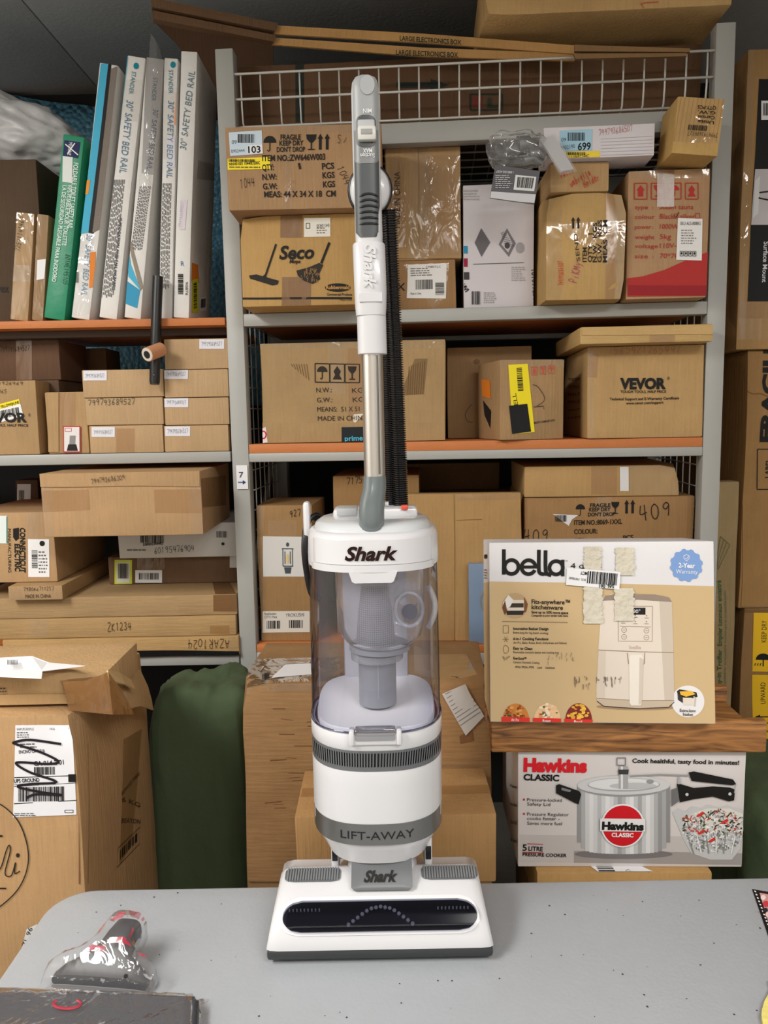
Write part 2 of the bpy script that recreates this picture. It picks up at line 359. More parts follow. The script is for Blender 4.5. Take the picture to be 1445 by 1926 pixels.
    def rectline(s, x0, y0, x1, y1, wpx, c=BLK, face='F', on=None, off=0.0016):
        for a, b in (((x0, y0), (x1, y0)), ((x1, y0), (x1, y1)), ((x1, y1), (x0, y1)), ((x0, y1), (x0, y0))): s.line([a, b], wpx, c, face, off, on=on)
    def text(s, t, p0, p1, hpx, c=BLK, bold=0.0, face='F', off=0.0016, on=None, shear=0.0, part='printed_text', hand=False, lw=0.09):
        """lettering along the baseline p0 -> p1 (photo pixels), capital height hpx"""
        a = s.uv(face, *p0); b = s.uv(face, *p1); dx, dy = b[0] - a[0], b[1] - a[1]; L = math.hypot(dx, dy)
        V, Fc, wd = scrawl(t, lw, s.seed) if hand else glyphs(t, bold, shear)
        h = hpx * s.mpp
        if hand: part = 'handwriting'
        sx = L / wd; ux, uy = dx / L, dy / L
        s.add(face, [(a[0] + ux * v[0] * sx - uy * v[1] * h, a[1] + uy * v[0] * sx + ux * v[1] * h) for v in V], Fc, ink(c), off, part, on)
    def hand(s, t, p0, p1, hpx, c=BLK, lw=0.09, face='F', on=None, off=0.0018): s.text(t, p0, p1, hpx, c, face=face, on=on, hand=True, lw=lw, off=off)
    def barcode(s, r, c=BLK, face='F', on=None, n=24, vert=False, off=0.0018):
        q = s.q4(face, r); rnd = random.Random(s.seed + len(s.acc)); V, Fc = [], []; x = 0.0
        while x < 1:
            wd = rnd.choice((.4, .4, .8, 1.2)) / n; e = min(1, x + wd)
            if vert: pp = [(0, x), (1, x), (1, e), (0, e)]
            else: pp = [(x, 0), (e, 0), (e, 1), (x, 1)]
            o = len(V)
            for a, b in pp:
                t = [q[0][k] * (1 - a) + q[1][k] * a for k in (0, 1)]; bt = [q[3][k] * (1 - a) + q[2][k] * a for k in (0, 1)]
                V.append((t[0] * (1 - b) + bt[0] * b, t[1] * (1 - b) + bt[1] * b))
            Fc.append((o, o + 1, o + 2, o + 3)); x = e + rnd.choice((.4, .5, .9)) / n
        s.add(face, V, Fc, ink(c), off, 'barcode', on)
    def lines(s, r, n, c=(70, 70, 70), face='F', on=None, seed=1, hfrac=0.45, off=0.0018):
        """rows of print too small to read"""
        x0, y0, x1, y1 = r; rnd = random.Random(seed); dh = (y1 - y0) / n
        for i in range(n):
            x = x0; ye = y0 + dh * i; xe = x0 + (x1 - x0) * rnd.uniform(.75, 1)
            while x < xe - 1:
                wd = rnd.uniform(3, 11) * (1 if x1 - x0 > 30 else .5); s.patch((x, ye, min(xe, x + wd), ye + dh * hfrac), ink(c), face, off, 'fine_print', on, 1, 1); x += wd + 1.6
    def flap(s, r, face='F', th=0.003, part='flap', m=None):
        """a closed flap lying proud of the face: its own edges and thickness"""
        q = s.cl(face, s.q4(face, r)); fn, n = s.FACES[face]; V, Fc = s.quadgrid(q, 8, 5); N = len(V)
        top = [s.warp(fn(s, *v)) + n * th for v in V]; bot = [s.warp(fn(s, *v)) + n * 0.0001 for v in V]
        bor = [i for i in range(9)] + [8 + 9 * j for j in range(1, 6)] + [5 * 9 + i for i in range(7, -1, -1)] + [9 * j for j in range(4, 0, -1)]
        fc = Fc + [(bor[i], bor[(i + 1) % len(bor)], N + bor[(i + 1) % len(bor)], N + bor[i]) for i in range(len(bor))]
        return link(part, top + bot, fc, m or s.mat, s.root, True, sharp=30)
    def done(s):
        for (part, mn, on), a in s.acc.items():
            if (part == 'print' and 1 < len(a[5]) <= 8) or (part in ('printed_text', 'handwriting', 'barcode') and 1 < len(a[5])):   # separate shapes and lines of text: one part each
                for v0, v1, f0, f1 in a[5]: link('printed_shape' if part == 'print' else part, a[0][v0:v1], [tuple(k - v0 for k in f) for f in a[1][f0:f1]], a[2], a[3] or s.root)
                continue
            o = link('printed_shape' if part == 'print' else part, a[0], a[1], a[2], a[3] or s.root)
            if part in ('fine_print', 'stain', 'scuffs', 'ridges') or (part == 'print' and len(a[5]) > 8): o['kind'] = 'stuff'
        return s
    def icons(s, x, y, h, kinds, c=BLK, gap=1.15, boxed=False):
        """handling marks: up arrows, umbrella, glass"""
        for k in kinds:
            wd = h * .8
            if boxed: s.rectline(x, y, x + wd, y + h, h * .05, c)
            ax, ay, aw, ah = (x + wd * .14, y + h * .12, wd * .72, h * .72) if boxed else (x, y, wd, h)
            cx = ax + aw / 2
            if k == 'up':
                for o in (-.27, .27):
                    q = cx + o * aw; t = aw * .11
                    s.poly([(q, ay), (q + t * 2, ay + ah * .32), (q + t, ay + ah * .32), (q + t, ay + ah), (q - t, ay + ah), (q - t, ay + ah * .32), (q - t * 2, ay + ah * .32)], c)
            elif k == 'umb':
                s.ell(cx, ay + ah * .45, aw * .5, ah * .42, c, a0=180, a1=360); s.line([(cx, ay + ah * .4), (cx, ay + ah * .9), (cx - aw * .1, ay + ah), (cx - aw * .2, ay + ah * .9)], h * .06, c)
            elif k == 'glass':
                s.poly([(cx - aw * .42, ay), (cx + aw * .42, ay), (cx + aw * .36, ay + ah * .3), (cx + aw * .12, ay + ah * .52), (cx - aw * .12, ay + ah * .52), (cx - aw * .36, ay + ah * .3)], c)
                s.line([(cx, ay + ah * .5), (cx, ay + ah * .95)], h * .08, c); s.line([(cx - aw * .28, ay + ah * .97), (cx + aw * .28, ay + ah * .97)], h * .07, c)
            elif k == 'fire':
                s.poly([(cx, ay), (cx + aw * .35, ay + ah * .4), (cx + aw * .2, ay + ah * .65), (cx + aw * .45, ay + ah), (cx - aw * .45, ay + ah), (cx - aw * .2, ay + ah * .65), (cx - aw * .35, ay + ah * .4)], c)
            elif k == 'house':
                s.poly([(cx, ay), (cx + aw * .45, ay + ah * .45), (cx + aw * .28, ay + ah * .45), (cx + aw * .28, ay + ah), (cx - aw * .28, ay + ah), (cx - aw * .28, ay + ah * .45), (cx - aw * .45, ay + ah * .45)], c)
            x += wd * gap
# ================================================================== room
GREYP = mat('painted_ceiling', (196, 196, 196), rough=0.8, bump=0.15, bscale=90, var=0.06)
DARKW = mat('dark_wall', (26, 26, 27), rough=0.9, var=0.15, bscale=20)
CONC = mat('concrete_floor', (116, 112, 106), rough=0.8, bump=0.3, bscale=40, var=0.15)
WALLP = mat('painted_wall', (216, 212, 204), rough=0.8, bump=0.1, bscale=70, var=0.05)
X0, X1, Y0, Y1, ZC = -2.1, 2.3, -2.2, 2.75, 2.55
tag(boxo('floor', (X0 - .1, Y0 - .1, -.1), (X1 + .1, Y1 + .1, 0), CONC, bev=0), kind='structure')
ceil_ = tag(boxo('ceiling', (X0 - .1, Y0 - .1, ZC + .012), (X1 + .1, Y1 + .1, ZC + .1), mat('ceiling_joint', (40, 40, 40), rough=0.9), bev=0), kind='structure')
for xa, xb in ((X0, -.925), (-.921, .48), (.484, X1)):      # ceiling boards, open joints between them
    boxo('panel', (xa, Y0, ZC), (xb, Y1, ZC + .012), GREYP, ceil_, bev=.001)
tag(boxo('wall_back', (X0 - .1, Y1, 0), (X1 + .1, Y1 + .1, ZC), DARKW, bev=0), kind='structure')
tag(boxo('wall_left', (X0 - .1, Y0, 0), (X0, Y1, ZC), WALLP, bev=0), kind='structure')
tag(boxo('wall_right', (X1, Y0, 0), (X1 + .1, Y1, ZC), WALLP, bev=0), kind='structure')
tag(boxo('wall_front', (X0 - .1, Y0 - .1, 0), (X1 + .1, Y0, ZC), WALLP, bev=0), kind='structure')
# blue bubble insulation hung on the back wall, its top edge sagging to the right
ins = NT('blue_bubble_film'); P(ins, Base_Color=lin((96, 152, 180)), Roughness=0.32)
_v = ins.coords(); vo = ins.n('ShaderNodeTexVoronoi', i_Scale=62.0); vo.feature = 'F1'; ins.l(_v, vo.inputs['Vector'])
_b = ins.n('ShaderNodeBump', i_Strength=0.9, i_Distance=0.01); _b.invert = True; ins.l(vo.outputs['Distance'], _b.inputs['Height']); ins.l(_b.outputs[0], ins.b.inputs['Normal'])
iv, ifc = [], []
for j in range(9):
    for i in range(25):
        x = -1.9 + 1.5 * i / 24; zt = min(2.538, 2.53 - .15 * (x + 1.2) + .006 * math.sin(x * 9))
        iv.append((x, 2.70 - .02 * math.sin(i * .9 + j), zt - (zt - 1.5) * j / 8))
N_ = len(iv); iv += [(a, b + .008, c) for a, b, c in iv]
for j in range(8):
    for i in range(24):
        k = j * 25 + i; ifc += [(k, k + 25, k + 26, k + 1), (N_ + k, N_ + k + 1, N_ + k + 26, N_ + k + 25)]
for i in range(24): ifc.append((i, i + 1, N_ + i + 1, N_ + i))
tag(link('insulation_sheet', iv, ifc, ins.m, smooth=True), 'blue bubble insulation sheet hung on the wall behind the bed rail boxes', 'insulation')
# ================================================================== shelving
STEEL = mat('grey_painted_steel', (168, 168, 164), rough=0.42, var=0.05, bscale=30)
WIRE = mat('white_wire', (205, 203, 196), rough=0.35)
MDF = mat('orange_board', (196, 118, 62), rough=0.6, bump=0.1, bscale=120, var=0.08)
pR, yR = plane_R()
ZB = hitP(1330, 566, *[pR, Vector((math.sin(-yR), math.cos(yR), 0))]).z
nR = Vector((-math.sin(yR), math.cos(yR), 0)); eR = Vector((math.cos(yR), math.sin(yR), 0))
ZA = hitP(1300, 206, pR, nR).z
ZCs = hitP(900, 829, pR, nR).z
ZD = hitP(560, 1213, pR, nR).z
ZLB = hY(200, 601, 1.90).z; ZLC = hY(200, 853, 1.90).z; ZLD = hY(200, 1236, 1.90).z
print('LEVELS', ZA, ZB, ZCs, ZD, 'left', ZLB, ZLC, ZLD)
su = empty('shelving_unit', (-.352, 1.90, 0), 'grey steel shelving unit with orange boards behind the vacuum', 'shelf'); su.rotation_euler = (0, 0, yR)
WR = (hitP(1348, 600, pR, nR) - Vector((-.352, 1.90, 0))).dot(eR)
DP = .50
for x in (0, WR):
    for y in (.02, DP):
        boxo('post', (x - .021, y - .02, 0), (x + .021, y + .02, 2.305 if y < .1 else 2.28), STEEL, su)
def level(z, bm_h, board, mdf=True, bdrop=0.0):
    for y in (.012, DP - .01): boxo('beam', (.021, y - .012, z - bdrop - bm_h), (WR - .021, y + .022, z - bdrop), STEEL, su, bev=.003)
    if board: boxo('shelf_board', (.022, .002, z - board), (WR - .022, DP - .02, z), MDF, su, bev=.001)
level(ZA, .046, 0)
level(ZB, .030, 0)
boxo('shelf_board', (.022, .036, ZB - .018), (WR - .022, DP - .04, ZB), MDF, su, bev=.001)
level(ZCs, .022, .022, bdrop=.022)
level(ZD, .03, .02, bdrop=.02)
def wires(name, segs, parent, r=.0022, m=None, n=6):
    v, f = merge([tube_geo(p, r, n) for p in segs]); return link(name, v, f, m or WIRE, parent, smooth=True)
# wire deck on the top level with a raised front lip; each wire its own part
zl = ZA + .125
for i in range(24):
    x = .035 + (WR - .07) * i / 23
    wires('wire', [[(x, .01, zl), (x, .012, zl - .07), (x, .018, zl - .105), (x, .045, ZA + .006), (x, .12, ZA + .004), (x, DP, ZA + .004)]], su)
for z_, y_ in ((zl, .006), (zl - .055, .008), (zl - .112, .022)): wires('wire', [[(.01, y_, z_), (WR - .01, y_, z_)]], su, .0028)
for k in range(7): wires('wire', [[(.02, .10 + .06 * k, ZA - .001), (WR - .02, .10 + .06 * k, ZA - .001)]], su, .0025)
# wire mesh end panels and a diagonal brace
for x in (-.004, WR + .004):
    wires('mesh_panel', [[(x, .06 + .055 * k, .35), (x, .06 + .055 * k, 2.1)] for k in range(8)] + [[(x, .04, .40 + k * .054), (x, DP - .02, .40 + k * .054)] for k in range(32)], su, .0017)
wires('brace', [[(-.012, .06, .95), (-.012, DP - .05, 1.36)]], su, .008, STEEL, 8)
# sheet "7 ->" taped on the shared post
sg = Carton('number_sign', 'small white paper sign reading 7 with an arrow on the shelf post', 'sign', (445, 875, 466, 920), (Vector((-.352, 1.8965, 0)), yR), .0006, WHT, wob=0, bev=0, material=mat('paper', (235, 236, 238), rough=.6))
sg.text('7', (450, 898), (458, 898), 11, (60, 70, 110)); sg.line([(448, 907), (459, 907)], 1.6, (40, 50, 120)); sg.poly([(457, 903), (463, 907), (457, 911)], (40, 50, 120)); sg.done()
# left bay
sl = empty('shelving_unit', (-.37, 1.90, 0), 'grey shelf bay left of the vacuum holding the bed rail boxes', 'shelf')
WL = 1.30
for y in (.02, DP): boxo('post', (-WL - .021, y - .02, 0), (-WL + .021, y + .02, 2.30), STEEL, sl)
def levelL(z, bh, board, bd):
    for y in (.012, DP - .01): boxo('beam', (-WL + .02, y - .012, z - bd - bh), (-.006, y + .022, z - bd), STEEL, sl, bev=.003)
    boxo('shelf_board', (-WL + .02, .002 if bd else .036, z - board), (-.006, DP - .02, z), MDF, sl, bev=.001)
boxo('shelf_board', (-WL + .02, .0, ZLB - .018), (-.006, DP - .02, ZLB), MDF, sl, bev=.001)
boxo('beam', (-WL + .02, .05, ZLB - .036), (-.006, .08, ZLB - .018), mat('under_board_shade', (70, 52, 40), rough=.6), sl)  # dark strip added for the shade under the board, not a real beam
levelL(ZLC, .026, .016, 0); levelL(ZLD, .026, .016, 0)
# ================================================================== table
TZ = .73
TT = mat('grey_table_plastic', (162, 166, 171), rough=0.36, bump=0.06, bscale=160, var=0.03)
tb = empty('folding_table', (.0, .72, 0), 'grey plastic folding table under the vacuum with scuffed top', 'table')
bm = bmesh.new(); TX0, TX1, TY0, TY1 = -.516, 1.05, .36, 1.118; rr = .062
ptsT = []
for cx, cy, a in ((TX1 - rr, TY1 - rr, 0), (TX0 + rr, TY1 - rr, 90), (TX0 + rr, TY0 + rr, 180), (TX1 - rr, TY0 + rr, 270)):
    for k in range(9): t = math.radians(a + 90 * k / 8); ptsT.append((cx + rr * math.cos(t), cy + rr * math.sin(t)))
def slab(bm, pts, z0, z1, bev):
    f = bm.faces.new([bm.verts.new((x, y - .72, z0)) for x, y in pts]); e = bmesh.ops.extrude_face_region(bm, geom=[f])
    for v in e['geom']:
        if isinstance(v, bmesh.types.BMVert): v.co.z = z1
    bmesh.ops.recalc_face_normals(bm, faces=bm.faces[:])
    ed = [q for q in bm.edges if len(q.link_faces) == 2 and abs(q.verts[0].co.z - z1) < 1e-5 and abs(q.verts[1].co.z - z1) < 1e-5]
    bmesh.ops.bevel(bm, geom=ed, offset=bev, segments=3, profile=.5, affect='EDGES')
slab(bm, ptsT, TZ - .042, TZ, .006)
from_bm('table_top', bm, TT, tb)
LEGM = mat('grey_leg_steel', (110, 112, 114), rough=.4, metal=.6)
for x in (TX0 + .2, TX1 - .2):
    for y in (TY0 + .1, TY1 - .1):
        tubeo('leg', [(x, y - .72, 0), (x, y - .72, TZ - .03)], .014, LEGM, tb)
    tubeo('leg_brace', [(x, TY0 + .1 - .72, .28), (x, TY1 - .1 - .72, .28)], .010, LEGM, tb)
v_, f_ = [], []; rnd = random.Random(4)
for k in range(70):                        # specks of dirt on the table top
    px, py = rnd.uniform(100, 1440), rnd.uniform(1675, 1920)
    if 480 < px < 945 and py < 1830: continue
    q = hZ(px, py, TZ); s_ = rnd.uniform(.0006, .0017); o = len(v_)
    for a in range(6): v_.append((q.x + s_ * math.cos(a * 1.05), q.y - .72 + s_ * rnd.uniform(.6, 1.3) * math.sin(a * 1.05), TZ + .0003))
    f_.append(tuple(range(o, o + 6)))
tag(link('dirt_specks', v_, f_, mat('dirt', (60, 56, 52), rough=.9), tb), kind='stuff')
# ================================================================== left bay, top shelf
K1 = (198, 150, 98); K2 = (178, 132, 84); K3 = (160, 118, 76); KG = (204, 152, 84); KD = (120, 86, 56)
TEAL = (0, 132, 152); SKY = (70, 178, 214)
PL = plane_L
def rail(front, label, pl, seed, depth=.22, **k):
    return Carton('bed_rail_box', label, 'box', front, pl, depth, (226, 224, 220), zb=ZLB, seed=seed, wob=.001, shrink=.85, bev=.003, group='white bed rail boxes on the upper left shelf',
                  material=mat('white_printed_card', (222, 220, 216), rough=.5, var=.07, bscale=30, bump=.2), **k)
def fineprint(b, p0, p1, wpx, rows, seed=3):
    """columns of small print running down a leaning spine from p0 to p1"""
    rnd = random.Random(seed)
    for r in range(rows):
        o = (r + .5) / rows * wpx; t = 0.0
        while t < .98:
            e = min(1, t + rnd.uniform(.02, .06)); a = [p0[c] + (p1[c] - p0[c]) * t for c in (0, 1)]; b_ = [p0[c] + (p1[c] - p0[c]) * e for c in (0, 1)]
            b.line([(a[0] + o, a[1]), (b_[0] + o, b_[1])], wpx / rows * .42, (96, 96, 100), part='fine_print'); t = e + .012
# leaning bed-rail boxes, left to right
b = rail([(188, 122), (222, 118), (176, 590), (128, 598)], 'torn blue and white bed rail box beside the green box', PL(.02), 1)
b.patch([(190, 120), (204, 120), (166, 438), (152, 440)], ink(SKY), part='blue_print'); b.patch([(204, 120), (210, 120), (176, 440), (166, 438)], ink((26, 24, 24)), part='tear')
b.patch([(210, 130), (222, 125), (190, 430), (174, 438)], mat('grey_foam', (128, 118, 110), rough=.8, bump=.3), off=.002, part='exposed_foam')
b.patch([(158, 340), (170, 338), (166, 365), (155, 367)], ink((232, 150, 50)), off=.0016, part='orange_mark'); b.patch([(170, 475), (180, 474), (178, 540), (168, 542)], ink((226, 130, 40)), off=.0016, part='orange_mark')
b.text("30\" SAFETY BED RAIL", (163, 440), (153, 555), 11, (120, 150, 176), shear=.15); b.barcode((138, 510, 148, 532)); b.tape([(124, 440), (178, 440), (176, 592), (126, 600)], m=WRAP()); b.done()
b = rail([(240, 104), (273, 108), (229, 586), (181, 578)], 'white bed rail box with a light blue left edge and grey-blue spine lettering', PL(.02), 2)
b.patch([(234, 112), (241, 106), (186, 578), (181, 578)], ink(SKY), part='blue_print')
b.text('STANDER', (248, 134), (242, 176), 8, (70, 130, 150)); b.ell(256, 124, 5, 6, TEAL); b.text("30\" SAFETY BED RAIL", (238, 188), (225, 325), 13, (96, 130, 158), shear=.12)
fineprint(b, (209, 338), (187, 560), 27, 9, 5); b.text('SUFFOCATION AND FALL HAZARDS', (226, 410), (212, 545), 4.5, (40, 40, 46), bold=.02); b.tape([(236, 150), (272, 150), (262, 230), (228, 225)], m=CTAPE()); b.done()
b = rail([(277, 106), (307, 112), (274, 584), (228, 566)], 'bed rail box wrapped in clear plastic with torn blue lower end', PL(.02), 3)
b.patch([(276, 108), (307, 112), (298, 330), (266, 325)], mat('grey_print', (150, 148, 146), rough=.4), part='grey_print')
b.text('STANDER', (289, 146), (285, 190), 8, (60, 80, 100)); b.text("30\" SAFETY BED RAIL", (288, 205), (276, 318), 10, (80, 84, 96), shear=.12)
fineprint(b, (262, 350), (246, 470), 22, 7, 7); b.text('SUFFOCATION AND FALL HAZARDS', (286, 360), (271, 530), 4.5, (30, 30, 36), bold=.02)
b.patch([(228, 448), (240, 446), (242, 520), (266, 548), (262, 578), (228, 566)][:4], ink(SKY), part='blue_print'); b.patch([(228, 520), (264, 546), (258, 580), (228, 568)], ink((52, 150, 190)), part='blue_print')
b.patch([(240, 450), (246, 450), (270, 540), (264, 546)], mat('bare_card', (150, 138, 122), rough=.8), off=.002, part='torn_edge')
bagv, bagf = [], []
for j in range(13):
    for i in range(11):
        t = j / 12; a = i / 10; px = (281 - 34 * t * .6) + a * (25 + 2 * math.sin(j)); py = 96 + t * 262
        if j == 0: px, py = 284 + a * 18, 62 + a * 30
        q = hY(px, py, 1.908 - .010 * math.sin(a * 3.14) - .006 * noise.noise(Vector((i * .9, j * .9, 1)))); bagv.append(b.Mi @ q)
for j in range(12):
    for i in range(10): k = j * 11 + i; bagf.append((k, k + 11, k + 12, k + 1))
link('plastic_bag', bagv, bagf, WRAP(), b.root, smooth=True); b.done()
b = rail([(306, 108), (338, 110), (325, 592), (297, 588)], 'narrow white bed rail box squeezed left of the frontmost bed rail box', PL(.02), 4)
b.text('STANDER', (318, 132), (318, 176), 8, (70, 130, 150)); b.ell(326, 122, 5, 6, TEAL); b.patch([(334, 150), (338, 150), (334, 235), (328, 235)], ink((226, 150, 110)), part='orange_print')
b.text("30\" SAFETY BED RAIL", (317, 190), (313, 335), 11, (96, 130, 158), shear=.12); b.label((314, 255, 329, 315), (214, 212, 220)); fineprint(b, (303, 345), (299, 545), 20, 7, 9); b.tape([(306, 170), (336, 175), (332, 300), (304, 300)], m=CTAPE()); b.done()
b = rail([(338, 95), (374, 98), (358, 598), (323, 596)], 'frontmost white bed rail box with its crushed right side showing', PL(.016), 5)
b.text("30\" SAFETY BED RAIL", (350, 282), (367, 135), 12, (104, 128, 140), shear=.12); lb = b.label([(340, 376), (353, 376), (349, 432), (338, 432)], (216, 208, 216)); b.text('799793684527', (342, 428), (346, 380), 5, (170, 150, 190), hand=True, on=lb)
b.text('R', (341, 500), (347, 500), 9, (80, 120, 160)); b.barcode((335, 515, 345, 553), vert=True); b.text('90876', (349, 530), (349, 555), 5)
b.patch([(361, 494), (372, 498), (374, 532), (360, 528)], ink((228, 128, 36)), face='R', part='orange_print'); lb = b.label([(361, 526), (372, 524), (372, 588), (360, 588)], (214, 216, 40), face='R'); b.barcode([(363, 532), (369, 531), (369, 580), (363, 582)], face='R', on=lb, vert=True)
lb = b.label([(375, 560), (388, 558), (387, 584), (374, 586)], WHT, face='R'); b.barcode([(377, 563), (386, 561), (385, 578), (376, 580)], face='R', on=lb)
b.text('30" SAFETY RAIL', (386, 540), (396, 350), 9, (196, 194, 190), face='R'); b.tape([(372, 300), (402, 310), (402, 340), (370, 336)], 'R', CTAPE()); b.done()
# green box
b = Carton('toilet_rail_box', 'green foldable toilet safety rail box leaning among white boxes', 'box', [(115, 252), (164, 258), (122, 598), (83, 595)], PL(.02), .3, (0, 140, 98), zb=ZLB, seed=6, wob=.001, shrink=.92, bev=.003, material=mat('green_printed_card', (8, 134, 96), rough=.42, var=.06, bscale=25, bump=.15))
b.patch([(122, 264), (152, 268), (148, 298), (119, 294)], ink((24, 34, 84)), part='blue_print'); b.line([(124, 272), (148, 292)], 2, WHT); b.line([(128, 290), (142, 270)], 2, WHT); b.text('MEDLINE', (131, 268), (128, 292), 7, WHT)
b.text('FOLDABLE TOILET SAFETY RAIL', (140, 306), (128, 430), 9, (220, 238, 230), bold=.02); b.text('RPS PLIABLE POUR TOILETTE', (129, 348), (117, 462), 8, (220, 238, 230), bold=.02); b.text('LA DE SEGURIDAD PLEGABLE PARA INODORO', (119, 348), (98, 530), 8, (220, 238, 230), bold=.02)
b.label([(119, 294), (138, 296), (136, 344), (118, 342)], (214, 220, 216)); b.hand('801NE195105', (124, 478), (119, 536), 8, BLK); b.done()
# taped pair and the dark box behind
b = Carton('taped_carton', 'narrow cardboard box wrapped in clear film at the far left', 'box', [(30, 400), (66, 400), (56, 600), (16, 602)], PL(.02), .1, K1, zb=ZLB, seed=7, wob=.002, shrink=.90)
b.hand('72541141469', (37, 474), (47, 408), 9, BLK); b.tape([(30, 400), (66, 400), (57, 600), (17, 600)], m=CTAPE()); b.tape([(22, 498), (62, 500), (60, 530), (20, 528)], m=WRAP()); b.done()
b = Carton('taped_carton', 'narrow film wrapped cardboard box between the far left box and green box', 'box', [(68, 402), (94, 404), (81, 600), (58, 600)], PL(.02), .1, K2, zb=ZLB, seed=8, wob=.002, shrink=.90)
b.label([(70, 490), (86, 488), (83, 525), (68, 528)], (226, 226, 228)); b.tape([(68, 402), (98, 404), (86, 600), (58, 600)], m=CTAPE()); b.done()
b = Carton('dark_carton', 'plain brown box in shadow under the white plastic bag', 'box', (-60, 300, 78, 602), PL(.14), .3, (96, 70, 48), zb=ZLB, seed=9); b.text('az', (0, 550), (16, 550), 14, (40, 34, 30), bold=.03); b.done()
# white plastic bag bundle on the dark box
bm = bmesh.new(); bmesh.ops.create_icosphere(bm, subdivisions=5, radius=1.0)
c0 = hY(20, 255, 2.22)
for v in bm.verts:
    p = v.co.copy(); q = Vector((p.x * .20, p.y * .13, p.z * .095)); q.z -= .25 * (p.x + .2) * .20 * (1 if p.x > -.2 else .3)
    f1 = noise.noise(p * 2.2 + Vector((3, 1, 4))); f2 = abs(noise.noise(p * 4.5 + Vector((1, 7, 2)))); q += p * (.02 * f1 - .022 * f2 + .01); v.co = q
zlo = min(v.co.z for v in bm.verts); c0.z = b.ztop - zlo + .0005
o = from_bm('plastic_bag', bm, mat('white_poly_bag', (206, 206, 208), rough=.32, bump=.35, bscale=14), None, True, 80); o.location = c0; tag(o, 'crumpled white plastic bag bundle at the upper left', 'bag')
# black tube hanging through, foam grip across
o = empty('bed_rail_tube', hY(298, 560, 1.888), 'black metal tube with tan end grip sticking out below the bed rail boxes', 'tube')
BM_ = mat('black_steel_tube', (22, 22, 24), rough=.35)
tubeo('tube', [hY(297, 520, 1.888), hY(294, 600, 1.884), hY(291, 716, 1.876), hY(291, 723, 1.875)], [.0125, .0125, .0125, .011], BM_, o, 20, o.location)
a0 = hY(303, 657, 1.866); a1 = hY(277, 667, 1.825); tubeo('end_grip', [a0, a1], [.0165, .0165], mat('tan_plastic', (206, 146, 106), rough=.5), o, 24, o.location)
dv = (a1 - a0).normalized(); tubeo('end_ring', [a1, a1 + dv * .001], [.0155, .015], mat('white_plastic_ring', (214, 206, 196), rough=.5), o, 24, o.location); tubeo('end_hole', [a1 + dv * .0012, a1 + dv * .0016], [.009, .009], BM_, o, 20, o.location)
tubeo('rivet', [hY(289, 705, 1.864), hY(289, 705, 1.861)], [.003, .002], mat('rivet_steel', (120, 120, 120), rough=.3, metal=1), o, 10, o.location)
o['label'] = 'black metal tube with tan end grip sticking out below the bed rail boxes'
# ================================================================== left bay, middle shelf
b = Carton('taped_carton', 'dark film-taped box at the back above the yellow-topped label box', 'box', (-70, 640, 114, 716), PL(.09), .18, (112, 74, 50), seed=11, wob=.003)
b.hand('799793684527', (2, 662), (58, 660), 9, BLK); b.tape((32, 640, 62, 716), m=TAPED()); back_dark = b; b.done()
b = Carton('maker_carton', 'cardboard box cut by the photo\'s left edge with a yellow-topped barcode label', 'box', (-62, 716, 71, 854), PL(.004), .08, K1, zb=ZLC, seed=12)
b.hand('799926469', (-20, 724), (44, 724), 6); b.hand('065', (-4, 739), (14, 739), 7); lb = b.label([(-8, 762), (36, 750), (45, 782), (-4, 796)], (232, 232, 232)); b.patch([(-8, 762), (36, 750), (38, 759), (-6, 771)], ink((244, 224, 30)), off=.0016, on=lb, part='yellow_stripe'); b.text('YELLOW/JAUNE', (2, 768), (37, 758), 5, BLK, bold=.02, on=lb, off=.0022); b.barcode([(0, 773), (36, 765), (38, 780), (2, 788)], on=lb)
b.text('VEVOR', (-40, 794), (52, 793), 17, BLK, bold=.045); b.text('®', (54, 783), (58, 783), 6); b.text('TOUGH TOOLS, HALF PRICE', (-44, 802), (54, 802), 5, BLK, bold=.01); b.done(); vleft = b
# the upper dark box rests on a plain filler box directly behind the branded one
bb = Carton('plain_carton', 'plain box directly behind the box with the yellow-topped barcode label', 'box', (-60, 716, 116, 852), (Vector((-.35, 1.99, 0)), 0), .18, (104, 74, 52), zb=ZLC, seed=13); bb.done()
back_dark.root.location.z += bb.ztop - back_dark.zb
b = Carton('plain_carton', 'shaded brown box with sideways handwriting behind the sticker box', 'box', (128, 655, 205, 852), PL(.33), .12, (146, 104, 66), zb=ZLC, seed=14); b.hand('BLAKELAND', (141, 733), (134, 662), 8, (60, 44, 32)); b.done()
b = Carton('sticker_carton', 'cardboard box with a red-framed blender picture sticker on its front', 'box', (88, 737, 166, 852), PL(.012), .10, K1, zb=ZLC, seed=15); b.flap((90, 738, 112, 850)); b.tape((112, 737, 143, 852), m=TAPE())
lb = b.label((121, 802, 154, 851), (186, 30, 40), off=.004); b.patch((123, 804, 152, 849), ink((224, 222, 222)), off=.0046, on=lb); b.poly([(131, 836), (146, 836), (149, 848), (128, 848)], (30, 28, 28), off=.0052, on=lb); b.poly([(133, 836), (134, 820), (145, 820), (144, 836)], (140, 138, 138), off=.0052, on=lb); b.rectline(125, 806, 137, 812, 1, (200, 100, 100), on=lb, off=.0052); b.done()
rows = [(800, 852), (748, 800), (695, 748), (637, 695)]
zz = ZLC
